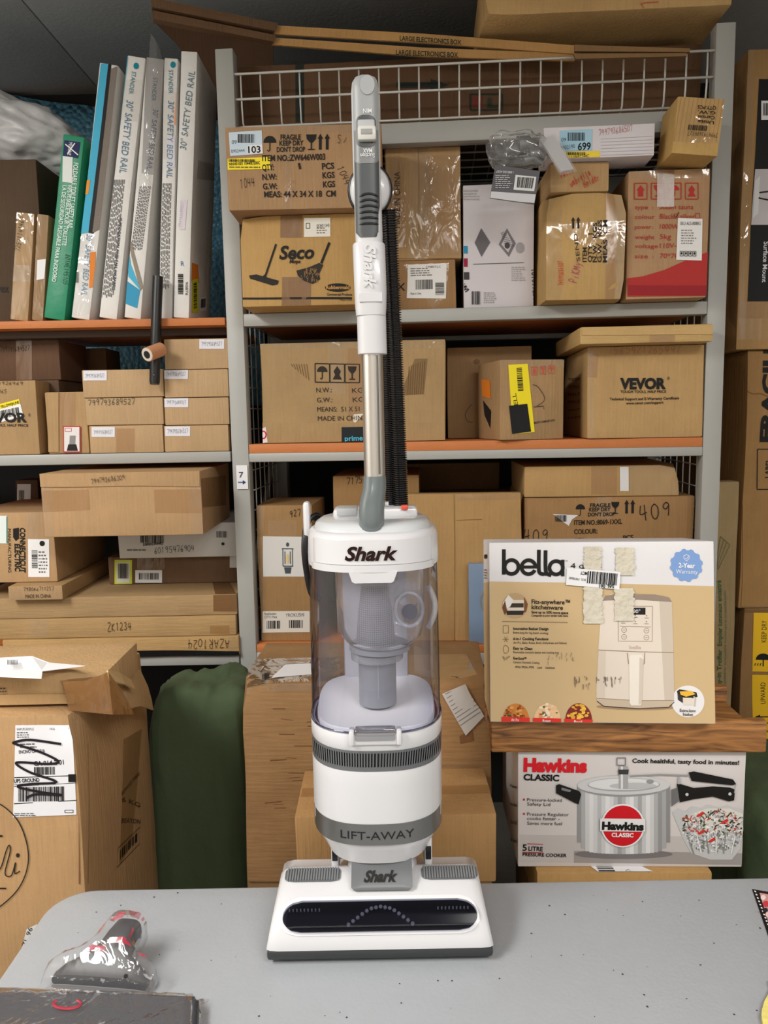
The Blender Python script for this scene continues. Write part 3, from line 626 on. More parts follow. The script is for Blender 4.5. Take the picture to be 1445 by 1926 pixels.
for i, (y0, y1) in enumerate(rows):
    zt = hY(370, y0, 1.905).z; nm = ['bottom', 'second', 'third', 'topmost'][i]
    b = Carton('flat_carton', f'{nm} flat brown box of the right stack with white labels by the post', 'box', (309, y0, 430, y1), PL(.005 + .002 * (i % 2)), .3, (206, 160, 112), zb=zz, seed=20 + i, wob=.001, bev=.0025, group='labelled flat brown boxes stacked on the middle left shelf', stain=.06)
    lx = (311, 372, 420, 638)[0] if i < 3 else 375
    r = {0: (311, 802, 358, 820), 1: (309, 748, 354, 766), 2: (309, 694, 354, 713), 3: (375, 638, 422, 656)}[i]
    lb = b.label(r, (222, 222, 230)); b.hand('799793684527', (r[0] + 4, r[3] - 5), (r[2] - 4, r[3] - 6), 7, (110, 110, 124), .1, on=lb); b.done(); zz = b.ztop + .0005
zz = ZLC
for i, (y0, y1) in enumerate(rows[:3]):
    b = Carton('flat_carton', ['bottom flat brown box of the left stack with a white label and brown tape', 'middle flat brown box of the left stack with green handwriting', 'uppermost flat brown box of the left stack with a white label'][i], 'box', ((168, 161, 155)[i], y0, 307, y1), PL(.006 + .003 * (i % 2)), .3, (206, 160, 112), zb=zz, seed=26 + i, wob=.001, bev=.0025, group='labelled flat brown boxes stacked on the middle left shelf', stain=.06)
    if i != 1:
        r = (172, 803, 216, 822) if i == 0 else (157, 697, 201, 716)
        lb = b.label(r, (222, 222, 230)); b.hand('799793684527', (r[0] + 4, r[3] - 5), (r[2] - 4, r[3] - 6), 7, (110, 110, 124), .1, on=lb)
    else: b.hand('799793684527', (165, 762), (254, 761), 11, (50, 66, 44), .09)
    if i == 0: b.tape((218, 806, 253, 851))
    b.done(); zz = b.ztop + .0005
# ================================================================== left bay, lower shelf
FL = (196, 148, 92)
b1 = Carton('flat_carton', 'lowest flat box on the bottom shelf with upside-down handwriting and black film along its base', 'box', (5, 1200, 450, 1236), PL(-.008), .45, (206, 154, 92), zb=ZLD, seed=31, wob=.003, horiz=True)
b1.hand('AZAR1024', (432, 1202), (352, 1204), 17, BLK, .07); b1.patch((-20, 1224, 452, 1240), mat('black_film', (26, 26, 28), rough=.18), off=.002, part='black_film_strip', nu=20, nv=1); b1.tape((430, 1196, 450, 1236), m=CTAPE()); b1.done()
b2 = Carton('flat_carton', 'long flat box with a short handwritten code, second from the bottom of the pile', 'box', (-60, 1162, 445, 1198), PL(-.004), .44, FL, zb=b1.ztop, seed=32, wob=.003, horiz=True)
b2.hand('ZK1234', (202, 1188), (248, 1185), 15, BLK, .08); b2.tape((54, 1150, 90, 1196), m=CTAPE()); b2.tape((395, 1176, 432, 1192)); b2.done()
b3 = Carton('flat_carton', 'long flat plain box under the dark box with two barcode labels', 'box', (-60, 1122, 446, 1158), PL(.0), .44, (190, 146, 96), zb=b2.ztop, seed=33, wob=.003, horiz=True)
b3.tape((402, 1112, 446, 1150), m=TAPED()); b3.tape([(400, 1092), (432, 1092), (446, 1118), (402, 1122)], 'T', TAPED()); b3.done()
z3 = b3.ztop
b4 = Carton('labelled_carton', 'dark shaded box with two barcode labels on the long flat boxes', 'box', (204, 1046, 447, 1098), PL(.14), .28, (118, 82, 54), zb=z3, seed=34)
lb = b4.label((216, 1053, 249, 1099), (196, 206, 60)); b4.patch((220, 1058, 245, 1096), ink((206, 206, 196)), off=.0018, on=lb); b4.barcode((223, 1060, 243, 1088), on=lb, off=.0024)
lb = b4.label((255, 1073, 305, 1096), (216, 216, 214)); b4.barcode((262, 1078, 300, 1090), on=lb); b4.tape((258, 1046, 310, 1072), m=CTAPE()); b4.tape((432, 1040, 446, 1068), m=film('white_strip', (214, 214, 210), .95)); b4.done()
b5 = Carton('white_carton', 'flat white box with handwritten number under the large taped box', 'box', (221, 984, 446, 1046), PL(.11), .30, WHT, zb=b4.ztop, seed=35, wob=.002, material=mat('white_box_card', (208, 206, 202), rough=.55, var=.05))
b5.barcode((264, 1008, 308, 1022)); b5.text('D80002348482', (269, 1028), (307, 1025), 5, BLK, bold=.02); b5.hand('60195476904', (290, 1042), (368, 1036), 11, BLK, .08); b5.lines((238, 1034, 284, 1040), 1, (120, 118, 110)); b5.barcode((408, 998, 428, 1010)); b5.ell(420, 1022, 3, 3, BLK); b5.done()
b6 = Carton('small_carton', 'small flat box marked MADE IN CHINA sticking out under the box with sideways lettering', 'box', (16, 1102, 118, 1153), PL(-.03), .36, (200, 150, 96), zb=z3, seed=36)
b6.hand('798066711257', (44, 1112), (102, 1110), 7, BLK, .1); b6.text('MADE IN CHINA', (48, 1125), (96, 1124), 7, (60, 46, 36)); b6.tape((14, 1104, 117, 1153), m=CTAPE()); b6.done()
b7 = Carton('electrical_carton', 'brown box with bold sideways lettering, a black emblem and a tall white label', 'box', (-72, 964, 104, 1100), PL(.012), .34, (204, 154, 104), zb=b6.ztop, seed=37)
for t, x, y0, y1, h in (('CONNECTICUT', 38, 992, 1076, 10), ('ELECTRIC', 28, 1022, 1074, 10), ('MANUFACTURING', 15, 994, 1076, 6)): b7.text(t, (x, y0), (x, y1), h, BLK, bold=.03 if h > 8 else .0)
b7.poly([(25, 994), (36, 992), (36, 1012), (30, 1017), (25, 1010)], BLK)
lb = b7.label((53, 1013, 93, 1085), WHT); b7.barcode((60, 1034, 71, 1068), on=lb, vert=True); b7.ell(80, 1021, 5, 5, BLK, on=lb, off=.002); b7.lines((73, 1036, 90, 1080), 7, (110, 110, 110), on=lb)
lb = b7.label((-10, 970, 14, 1022), (226, 236, 234)); b7.line([(13, 971), (13, 1021)], 1.5, (40, 150, 140), on=lb); b7.tape((50, 955, 75, 1015), m=CTAPE()); b7.done()
b8 = Carton('taped_carton', 'large taped cardboard box lying on top of the lower left shelf pile', 'box', (78, 888, 380, 1009), plane_Y(1.79, -.5, 0), .33, (202, 152, 102), zb=b5.ztop, seed=38, wob=.0025)
b8.hand('799793686309', (172, 910), (238, 902), 9, BLK, .11, off=.006); b8.flap((74, 880, 376, 915), th=.003); b8.tape([(72, 922), (165, 920), (168, 958), (76, 962)], m=TAPE()); b8.tape([(290, 922), (378, 920), (380, 965), (292, 966)], m=TAPE()); b8.tape([(378, 900), (424, 895), (426, 950), (380, 955)], 'R', TAPE())
b8.tape([(72, 880), (95, 880), (98, 1010), (78, 1010)], m=CTAPE()); b8.tape([(355, 880), (378, 880), (382, 1006), (360, 1006)], m=CTAPE()); b8.done()
print('b8', b5.ztop, hY(230, 1009, 1.79).z, b7.ztop)
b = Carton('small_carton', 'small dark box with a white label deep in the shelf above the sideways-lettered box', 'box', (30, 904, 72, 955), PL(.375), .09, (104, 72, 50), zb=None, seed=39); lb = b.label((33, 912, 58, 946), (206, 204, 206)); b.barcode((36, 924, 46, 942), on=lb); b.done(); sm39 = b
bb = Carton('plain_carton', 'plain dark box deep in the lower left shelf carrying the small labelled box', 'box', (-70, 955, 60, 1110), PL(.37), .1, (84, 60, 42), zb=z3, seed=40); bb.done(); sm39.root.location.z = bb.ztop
# ================================================================== right bay, upper shelf
PR = plane_R
b = Carton('broom_carton', 'brown box with two mop drawings under the box with the 103 label', 'box', (453, 404, 672, 584), plane_Y(1.79, -.2, -2), .30, (206, 152, 84), zb=ZB, seed=50, wob=.002, crush=(((.0, 0, 1), .06, (.006, .006, -.004)),))
for x0, x1, y0, y1 in ((527, 569, 404, 446), (530, 585, 520, 582)): b.tape((x0, y0, x1, y1), m=TAPED())
b.text('Seco', (525, 486), (591, 485), 24, BLK, bold=.03, shear=.2); b.text('Mops', (544, 494), (565, 494), 7, BLK, bold=.03, shear=.2)
b.line([(519, 458), (499, 517)], 3.5); b.poly([(468, 517), (482, 515), (524, 527), (522, 534), (512, 536), (470, 523)], (34, 30, 26)); b.line([(499, 517), (496, 521)], 6)
b.line([(620, 456), (604, 495)], 4.5); b.poly([(600, 494), (608, 498), (600, 515), (602, 525), (588, 534), (572, 528), (560, 518), (557, 508), (580, 502)], (44, 38, 30))
rnd = random.Random(3)
for k in range(46): x, y = rnd.uniform(566, 600), rnd.uniform(503, 526); b.line([(x, y), (x + rnd.uniform(-5, 3), y + rnd.uniform(3, 7))], 1.1, (140, 106, 66), off=.002)
b.ell(635, 541, 24, 8, BLK); b.text('Rubbermaid', (613, 544), (657, 544), 7, (206, 152, 84), bold=.02, off=.002); b.text('Commercial Products', (615, 556), (662, 556), 4.5, BLK, bold=.02); b.text('Made in USA', (640, 566), (662, 566), 3.5)
b.patch((454, 559, 662, 563), ink(BLK), part='printed_stripe')
lb = b.label((572, 410, 622, 445), (226, 222, 210)); b.text('041-0430', (620, 421), (596, 422), 6, BLK, on=lb); b.rectline(576, 420, 583, 429, 1, on=lb, off=.002); b.lines((596, 428, 618, 441), 3, (120, 116, 108), on=lb); b.done(); seco = b
b = Carton('fragile_carton', 'dented cardboard box marked FRAGILE with a blue 103 label and yellow strip', 'box', [(423, 236), (716, 234), (722, 400), (430, 398)], plane_Y(1.745, -.2, -1), .13, (188, 138, 92), zb=seco.ztop, seed=51, wob=.0015, flat=True)
b.icons(496, 254, 30, ['umb'], gap=1); b.icons(574, 253, 29, ['glass']); b.icons(597, 252, 30, ['up'])
for t, x0, x1, y in (('FRAGILE', 528, 566, 262), ('KEEP DRY', 526, 571, 273), ("DON'T DROP", 521, 574, 285)): b.text(t, (x0, y), (x1, y), 9, BLK, bold=.02)
b.hand('S/', (634, 270), (654, 268), 14, (50, 36, 28), .07)
for t, x0, x1, y in (('ITEM NO.:ZW646W003', 494, 612, 302), ('QTY:', 494, 516, 320), ('1', 563, 567, 318), ('PCS', 606, 629, 319), ('N.W:', 494, 521, 338), ('KGS', 607, 630, 336), ('G.W:', 495, 522, 356), ('KGS', 608, 631, 353), ('MEAS: 44 X 34 X 18  CM', 497, 632, 371)): b.text(t, (x0, y), (x1, y - 1), 11, (34, 26, 22), bold=.025)
b.hand('1044', (452, 354), (482, 350), 16, BLK, .08); b.hand('1044', (634, 316), (650, 352), 12, BLK, .08)
lb = b.label([(431, 249), (493, 245), (495, 288), (434, 293)], (196, 212, 224)); b.barcode((448, 252, 480, 268), on=lb, n=20); b.text('09', (437, 270), (446, 270), 7, (60, 70, 80), on=lb); b.text('0902444', (436, 287), (461, 285), 6, (90, 100, 110), on=lb); b.patch([(466, 273), (494, 271), (495, 288), (467, 289)], ink((232, 234, 236)), off=.0016, on=lb, part='white_field'); b.text('103', (468, 287), (491, 286), 12, BLK, bold=.02, on=lb, off=.0022)
lb = b.label([(429, 298), (508, 294), (509, 317), (429, 319)], (246, 222, 30)); b.barcode((431, 299, 480, 304), on=lb, n=40); b.text('NNH01001 10440D200C', (432, 311), (490, 308), 5.5, BLK, bold=.02, on=lb); b.lines((432, 313, 506, 317), 1, (90, 80, 20), on=lb)
b.tape((536, 235, 548, 400), m=CTAPE()); b.tape((545, 338, 556, 360), m=TAPE()); b.tape((425, 236, 720, 250), m=CTAPE()); b.done()
b = Carton('labelled_carton', 'brown box with a white shipping label below the MADE IN CHINA box', 'box', (728, 489, 857, 581), PR(.04), .3, (172, 122, 74), zb=ZB, seed=52, wob=.003)
b.text('1X', (736, 546), (760, 546), 14, BLK, bold=.01); lb = b.label([(765, 498), (840, 496), (837, 563), (763, 560)], (226, 224, 220)); b.barcode((779, 527, 812, 545), on=lb); b.barcode((817, 533, 834, 557), on=lb, vert=True); b.text('CVN8019-2-C', (800, 505), (828, 505), 4.5, BLK, on=lb); b.lines((770, 505, 812, 522), 4, (120, 118, 116), on=lb); b.text('Made in China', (770, 554), (790, 554), 4, BLK, on=lb); b.tape([(755, 497), (845, 495), (838, 560), (812, 585)], m=CTAPE()); b.done(); lo52 = b
b = Carton('sideways_carton', 'cardboard box with sideways MADE IN CHINA lettering right of the vacuum handle', 'box', (725, 276, 867, 487), PR(.045), .3, (200, 150, 96), zb=lo52.ztop, seed=53, wob=.002)
b.flap((726, 277, 785.5, 486)); b.flap((788, 277, 867, 486)); b.text('MADE IN CHINA', (752, 428), (752, 324), 11, (60, 44, 32), off=.0052); b.tape((735, 300, 762, 464), off=.0042, m=film('pale_tape', (196, 156, 110), .3)); b.tape((798, 294, 866, 480), off=.0042, m=film('pale_tape', (196, 156, 110), .3)); b.tape((768, 277, 806, 487), off=.0048, m=CTAPE()); b.done()
b = Carton('fan_carton', 'white printed vent fan box with a large grey diamond drawing', 'box', (872, 346, 1004, 581), PR(.03), .3, WHT, zb=ZB, seed=54, wob=.001, bev=.002, material=mat('lilac_white_card', (206, 200, 204), rough=.5, var=.03))
b.poly([(905, 430), (922, 456), (906, 483), (893, 457)], (104, 100, 104)); b.poly([(953, 430), (970, 458), (957, 483), (938, 460)], (120, 116, 120)); b.poly([(954, 438), (964, 458), (956, 475), (943, 460)], (200, 194, 198), off=.0016); b.ell(954, 462, 5, 6, (70, 66, 70), off=.002)
for k in range(9): b.line([(942 + k, 440 + 3 * k), (948 + k * 2.4, 436 + 3.3 * k)], .8, (80, 78, 80), off=.002)
b.ell(978, 466, 8, 10, (160, 156, 160)); b.line([(890, 497), (985, 494)], 1.2, (110, 108, 112)); b.patch((867, 463, 880, 477), ink((40, 140, 180)), part='blue_logo'); b.patch((867, 486, 880, 502), ink((150, 24, 60)), part='red_logo'); b.patch((868, 512, 883, 526), ink((60, 58, 60)), part='grey_logo'); b.text('HVI', (867, 537), (876, 550), 8, BLK, bold=.04)
b.barcode((887, 548, 904, 573), n=14); b.lines((910, 550, 935, 572), 6, (150, 146, 150)); b.lines((962, 502, 988, 530), 7, (170, 166, 170), seed=5); b.text('1010992373', (999, 508), (1003, 572), 9, (40, 38, 40), bold=.01); b.lines((872, 358, 905, 380), 4, (180, 176, 180), seed=8); b.done(); fan = b
b = Carton('sauna_carton', 'brown steam sauna box with red lettering and a red swoosh', 'box', (1180, 319, 1333, 566), PR(-.05), .32, (198, 146, 100), zb=ZB, seed=55, wob=.0008)
RD = (176, 44, 40)
for i, k in enumerate(['house', 'glass', 'umb', 'fire']): b.icons(1193 + i * 32, 345, 30, [k], RD, boxed=True)
for t, v, y in (('type', 'Steam sauna', 394), ('colour', 'Black   silver', 412), ('power', '1000W', 431), ('weight', '5kg', 450), ('voltage', '110V~', 467), ('size', '70*70*80', 486)):
    b.text(t, (1194, y), (1194 + 6.2 * len(t), y), 7.5, RD); b.text(':', (1227, y), (1229, y), 6, RD); b.text(v, (1241, y), (1241 + (63 if 'sauna' in v else 66 if 'silver' in v else 7 * len(v)), y), 9, RD)
b.rectline(1268, 403, 1275, 411, 1, RD); b.line([(1268, 405), (1271, 410), (1277, 400)], 1.5); b.rectline(1308, 402, 1316, 411, 1, RD)
sw = [(1180, 524), (1210, 520), (1250, 508), (1290, 490), (1332, 474)]; b.poly(sw + [(1332, 556), (1180, 558)], RD, off=.0018); b.patch((1182, 537, 1332, 555), ink((150, 26, 34)), off=.0026)
lb = b.label([(1275, 411), (1321, 412), (1320, 490), (1272, 489)], (228, 226, 224), off=.002); b.text('SKU ALS-8088G', (1279, 424), (1317, 424), 6, (60, 56, 56), on=lb, off=.0028); b.lines((1281, 433, 1310, 462), 6, (140, 136, 136), on=lb, off=.0028)
for i in range(4): b.rectline(1279 + i * 8, 473, 1285 + i * 8, 482, 1, on=lb, off=.0028); b.ell(1282 + i * 8, 477, 1.6, 2.4, BLK, on=lb, off=.0028)
b.tape((1236, 319, 1268, 390), m=TAPED(), off=.002); b.tape((1178, 319, 1333, 336), m=CTAPE(), off=.002); b.done(); sauna = b
b = Carton('taped_carton', 'crumpled tape-wrapped box with sideways print in front of the fan box', 'box', (1028, 362, 1176, 566), (Vector((.46, 1.775, 0)), math.radians(-2)), .24, (212, 160, 92), zb=ZB, seed=56, wob=.0035, crush=(((0, 0, 1), .06, (.008, .008, -.008)), ((1, 0, 1), .05, (-.008, .008, -.004)), ((1, 0, 0), .05, (-.006, .006, .0))))
for t, x, y1 in (('ITEM', 1104, 466), ('QTY.   1', 1114, 440), ('N.W.  KGS', 1123, 420), ('G.W.  KGS', 1132, 415), ('MEAS  CM', 1142, 415)): b.text(t, (x, 493), (x, y1), 8, (40, 32, 26), bold=.02)
b.icons(1075, 409, 22, ['up'], (40, 32, 26)); b.text('SEND', (1092, 492), (1086, 440), 7, (60, 46, 36)); b.hand('PiKMy', (1086, 534), (1094, 494), 15, (180, 60, 110), .09); b.hand('799793686507', (1061, 538), (1059, 492), 9, (216, 80, 40), .13)
b.tape([(1030, 425), (1176, 415), (1172, 500), (1110, 470)], m=CTAPE()); b.tape((1028, 362, 1058, 566), m=CTAPE()); b.tape([(1150, 365), (1176, 362), (1174, 560), (1160, 560)], m=WRAP()); b.tape((1140, 362, 1160, 566), m=TAPE()); b.done(); t56 = b
b = Carton('umbrella_holder_carton', 'small box with red handwriting Patio umbrella Holder', 'box', (1033, 305, 1145, 362), (Vector((.46, 1.772, 0)), math.radians(-2)), .2, (206, 156, 100), zb=t56.ztop, seed=57, wob=.003)
b.text('Patio', (1054, 338), (1078, 326), 13, (206, 60, 40), hand=True, lw=.13); b.text('umbrella', (1072, 353), (1112, 332), 13, (206, 60, 40), hand=True, lw=.13); b.text('Holder', (1098, 355), (1128, 340), 13, (206, 60, 40), hand=True, lw=.13); b.done(); pu = b
b = Carton('white_carton', 'long white box with a blue 699 label lying across the upper boxes', 'box', [(1022, 246), (1232, 226), (1230, 304), (1024, 318)], (Vector((.5, 1.745, 0)), math.radians(-4)), .08, WHT, zb=max(pu.ztop, sauna.ztop), flat=True, seed=58, wob=.001, bev=.002, material=mat('ribbed_white_card', (216, 210, 214), rough=.5, var=.04))
lb = b.label([(1054, 246), (1114, 243), (1113, 283), (1054, 285)], (160, 200, 220)); b.barcode((1068, 250, 1100, 266), on=lb); b.text('09', (1056, 267), (1065, 267), 7, (60, 80, 90), on=lb); b.text('0902190', (1055, 283), (1082, 279), 7, (70, 90, 100), on=lb); b.text('699', (1087, 283), (1111, 282), 13, BLK, bold=.02, on=lb)
lb = b.label([(1062, 286), (1128, 284), (1128, 302), (1062, 306)], (240, 210, 30)); b.barcode((1066, 287, 1102, 292), on=lb, n=30); b.text('51.118697244C', (1066, 299), (1108, 296), 5.5, BLK, on=lb)
b.hand('799793686507', (1126, 256), (1190, 246), 11, (170, 40, 60), .08)
for k in range(6): b.line([(1130, 262 + k * 6), (1228, 256 + k * 6.5)], .7, (190, 184, 190), off=.001)
b.done(); w58 = b; print('w58', b.root.location.z, pu.ztop, sauna.ztop)
# small striped box poking out to the right, end on
b = Carton('striped_carton', 'small ridged box with worn print poking out beside the right post', 'box', [(1275, 181), (1364, 185), (1353, 272), (1264, 268)], (Vector((.70, 1.70, 0)), math.radians(-3)), .11, (222, 170, 92), zb=sauna.ztop, seed=59, wob=.002, material=card((222, 168, 92), .2))
for k in range(11): b.line([(1281 + k * 8, 184), (1266 + k * 8, 266)], 1.6, (190, 136, 66), off=.0005)
for k, t in enumerate(('QTY.PCS', 'G.W.', 'Carton', 'Units')): b.text(t, (1347 - k * 1.5, 200 + k * 9), (1312, 198 + k * 9), 6, (50, 38, 24), bold=.02)
b.barcode([(1294, 234), (1330, 236), (1328, 246), (1292, 244)]); b.hand('7994793684527', (1350, 250), (1292, 246), 7, BLK, .1); b.tape([(1276, 181), (1364, 187), (1352, 270), (1262, 266)], m=CTAPE()); b.done()
# poly bag of metal parts with a card header lying over the edge of the fan box and taped box
hb = empty('parts_bag', hY(968, 345, 1.72), 'clear plastic bag of metal parts with a grey barcode card above the fan box', 'bag')
bm = bmesh.new(); bmesh.ops.create_icosphere(bm, subdivisions=4, radius=1)
for v in bm.verts:
    p = v.co.copy(); e = Vector((math.copysign(abs(p.x) ** .6, p.x), p.y, math.copysign(abs(p.z) ** .6, p.z)))
    v.co = Vector((e.x * .062, e.y * .026, e.z * .036)) + p * .012 * noise.noise(p * 3.3)
mb = hY(972, 285, 1.735) - hb.location
for v in bm.verts: v.co += mb
from_bm('bag_film', bm, WRAP(), hb, True, 80)
GM = mat('grey_cast_metal', (126, 128, 130), rough=.35, metal=.7)
for i, (px, py, r, L) in enumerate(((950, 283, .016, .03), (975, 272, .018, .03), (996, 290, .014, .035), (985, 302, .012, .04))):
    a = hY(px, py, 1.735) - hb.location; tubeo('metal_part', [a, a + Vector((.02, 0, .004)), a + Vector((L, .004, -.006))], [r, r * .8, r * .5], GM, hb, 14)
def flatq(px, Ys, name, m, parent, th=.0015):
    q = [hY(x, y, Y) - parent.location for (x, y), Y in zip(px, Ys)]; n = (q[1] - q[0]).cross(q[3] - q[0]).normalized() * th
    return link(name, q + [v + n for v in q], [(0, 1, 2, 3), (7, 6, 5, 4), (0, 4, 5, 1), (1, 5, 6, 2), (2, 6, 7, 3), (3, 7, 4, 0)], m, parent)
cdp = Carton('header', 'x', 'x', [(930, 314), (1018, 318), (1006, 382), (921, 376)], (Vector((.3, 1.715, 0)), math.radians(-4)), .0015, WHT, wob=0, bev=0, material=mat('grey_card', (84, 82, 88), rough=.5))
cdp.patch([(922, 360), (1010, 366), (1006, 382), (920, 376)], ink((206, 206, 210)), part='white_band'); cdp.patch([(970, 329), (1009, 333), (1005, 360), (966, 357)], ink((222, 222, 222)), part='white_field'); cdp.barcode([(974, 333), (1005, 335), (1001, 355), (972, 353)]); cdp.lines((932, 330, 964, 356), 7, (190, 190, 194)); cdp.text('1.800.363.4257', (966, 323), (934, 321), 4, WHT); cdp.done()
for ch in list(cdp.root.children):
    if ch.name.startswith('body'): ch.name = 'header_card'
bpy.context.view_layer.update()
for ch in list(cdp.root.children):
    mw = cdp.M.copy(); ch.parent = hb; ch.matrix_parent_inverse = Matrix(); ch.matrix_basis = Matrix.Translation(-hb.location) @ mw
bpy.data.objects.remove(cdp.root)
hb2 = empty('instruction_packet', hY(1050, 290, 1.72), 'folded white leaflet in a clear bag leaning on the 699 box', 'leaflet')
flatq([(1016, 262), (1042, 254), (1080, 318), (1056, 322)], (1.725, 1.725, 1.715, 1.715), 'leaflet', mat('leaflet_paper', (206, 204, 208), rough=.4), hb2, .008)
flatq([(1012, 258), (1046, 250), (1086, 322), (1054, 330)], (1.721, 1.721, 1.711, 1.711), 'bag_film', WRAP(), hb2, .0005)
# ================================================================== right bay, middle shelf
b = Carton('dimension_carton', 'taped cardboard box marked MEANS 51 X 51 behind the vacuum tube', 'box', (491, 642, 838, 838), PR(.03), .32, (190, 146, 94), zb=ZCs, seed=60, wob=.003)
for i, k in enumerate(['umb', 'fire', 'glass']): b.icons(594 + i * 28, 685, 34, [k], (40, 32, 26), boxed=True)
for t, x0, x1, y in (('N.W.:', 596, 625, 738), ('KG', 663, 684, 738), ('G.W.:', 597, 626, 756), ('KG', 664, 685, 755), ('MEANS:  51 X 51', 597, 676, 773), ('MADE IN CHINA', 598, 690, 790)): b.text(t, (x0, y), (x1, y - 1), 9, (44, 34, 28))
b.flap((491, 795, 838, 836), th=.002); b.patch((642, 802, 686, 833), ink((24, 32, 36)), off=.003); b.text('prime', (648, 829), (682, 828), 10, (80, 184, 214), bold=.02, off=.004)
b.label([(487, 806), (500, 803), (504, 832), (488, 836)], (224, 220, 222), off=.003); b.ell(496, 818, 6, 8, (200, 40, 50), off=.0036); b.ell(496, 818, 3.6, 5.4, (224, 220, 222), off=.004)
b.patch([(781, 676), (804, 676), (798, 742), (752, 744), (768, 700)], card((150, 112, 68)), part='torn_patch')
for k in range(8): b.line([(770 + k * 4.2, 690 - k * 1.5), (768 + k * 4, 742)], 1, (110, 78, 46))
for k in range(7): b.line([(548 + k * 5, 686), (552 + k * 5, 692 + k * 4)], 1, (120, 86, 52))
b.label([(665, 778), (684, 777), (668, 794), (664, 792)], (226, 220, 206)); b.tape((620, 642, 650, 740), m=CTAPE()); b.tape((491, 642, 838, 656), m=CTAPE()); b.tape((655, 655, 690, 790), m=TAPE()); b.done()
b = Carton('plain_carton', 'plain brown box standing behind the yellow-labelled box', 'box', (842, 652, 1000, 836), PR(.19), .3, (176, 130, 82), zb=ZCs, seed=61); b.line([(889, 760), (882, 768), (876, 780), (880, 792), (890, 795)], 1.2, (90, 70, 44), sm=True); b.ell(897, 680, 6, 5, (120, 90, 54)); b.done()
b = Carton('yellow_label_carton', 'cardboard box with a long yellow label and a black patch', 'box', (940, 676, 1060, 826), (Vector((.36, 1.85, 0)), math.radians(10)), .17, (190, 142, 92), zb=ZCs, seed=62, wob=.003)
lb = b.label([(955, 686), (991, 684), (1004, 812), (964, 816)], (246, 226, 20)); b.barcode([(970, 692), (980, 691), (983, 734), (973, 735)], on=lb, vert=True); b.text('ELL', (973, 760), (969, 738), 8, BLK, on=lb); b.patch([(956, 762), (990, 758), (997, 811), (962, 816)], ink((24, 24, 26)), off=.002, on=lb, part='black_patch')
for i, k in enumerate(['house', 'glass', 'umb']): b.icons(998 + i * 16, 690 - i * 1.5, 14, [k], (206, 80, 70), boxed=True)
b.line([(1000, 722), (1010, 726), (1022, 744), (1020, 754), (1008, 762)], 1.2, (70, 56, 46), sm=True); b.line([(1002, 764), (1021, 762), (1021, 768)], 1.2, (70, 56, 46)); b.text('MONT COMPLETE LIVE', (1003, 796), (1042, 791), 4, (60, 46, 36), bold=.02)
b.label([(907, 712), (922, 714), (924, 748), (909, 744)], (232, 130, 40), face='L'); b.patch([(910, 752), (924, 772), (922, 806), (912, 780)], ink((30, 28, 28)), face='L'); b.tape((938, 676, 1060, 690), m=CTAPE()); b.done()
b = Carton('maker_carton', 'large box with a bold black wordmark and red handwriting under an open-ended flat box', 'box', (1106, 650, 1323, 822), PR(-.004), .34, (212, 160, 98), zb=ZCs, seed=63, wob=.0025)
b.text('VEVOR', (1167, 731), (1252, 730), 19, BLK, bold=.055); b.text('®', (1254, 714), (1259, 714), 6); b.text('TOUGH TOOLS, HALF PRICE', (1168, 739), (1252, 738), 5, BLK, bold=.015); b.text('Technical Support and E-Warranty Certificate', (1148, 753), (1276, 750), 5, BLK, bold=.02); b.text('www.vevor.com/support', (1178, 760), (1247, 758), 5, BLK, bold=.02)
b.hand('1565421265447', (1145, 667), (1280, 664), 14, (170, 84, 60), .05); b.tape([(1106, 660), (1128, 668), (1124, 712), (1106, 710)], m=TAPE()); b.tape([(1108, 650), (1118, 650), (1118, 822), (1108, 822)], m=CTAPE())
for k in range(6): b.text(['TOUGH', 'TOOLS,', 'HALF', 'PRICE', 'vevor', 'com'][k], (1070, 718 + k * 14), (1092, 716 + k * 14), 6, (60, 46, 34), face='L')
b.done(); vr = b
b = Carton('flat_carton', 'open-ended flat box lying on the large box with the bold black wordmark', 'box', (1092, 612, 1343, 650), PR(-.065), .36, (222, 172, 104), zb=vr.ztop, seed=64, wob=.002, horiz=True)
b.tape((1222, 612, 1270, 650)); b.tape((1240, 612, 1262, 646), m=CTAPE()); b.flap((1095, 612, 1342, 630), th=.002); b.done()
# ================================================================== right bay, lower shelf
b = Carton('lantern_carton', 'cardboard box with a lantern picture left of the vacuum', 'box', (487, 950, 592, 1212), PR(.03), .2, (176, 126, 74), zb=ZD, seed=70, wob=.003)
lb = b.label((496, 1008, 582, 1084), (214, 212, 208)); LN = (70, 78, 84)
for s_ in (((534, 1032), (534, 1064)), ((552, 1030), (552, 1064)), ((538, 1036), (538, 1060)), ((548, 1036), (548, 1060))): b.line(s_, 1.6, LN, on=lb, off=.002)
b.line([(532, 1031), (554, 1031)], 2, LN, on=lb, off=.002); b.line([(534, 1064), (553, 1064)], 2, LN, on=lb, off=.002); b.poly([(536, 1066), (550, 1066), (548, 1078), (538, 1078)], LN, on=lb, off=.002); b.ell(543, 1023, 3, 4, LN, on=lb, off=.002); b.ell(543, 1050, 2.5, 9, (220, 190, 120), on=lb, off=.0024)
lb = b.label((494, 1150, 582, 1190), (216, 210, 200)); b.barcode((502, 1168, 528, 1183), on=lb, n=14); b.barcode((544, 1167, 570, 1182), on=lb, n=14); b.text('RoadLantern', (498, 1157), (520, 1157), 5, BLK, on=lb); b.text('YROKUSHI', (538, 1161), (572, 1160), 7, (80, 60, 50), on=lb); b.text('QTY:1 Pack', (498, 1163), (522, 1163), 5, BLK, on=lb)
b.hand('927', (546, 972), (569, 969), 12, BLK, .1); b.tape((506, 978, 560, 1008), m=film('pale_tape', (196, 156, 110), .3)); b.tape((482, 952, 498, 1212), m=CTAPE()); b.done()
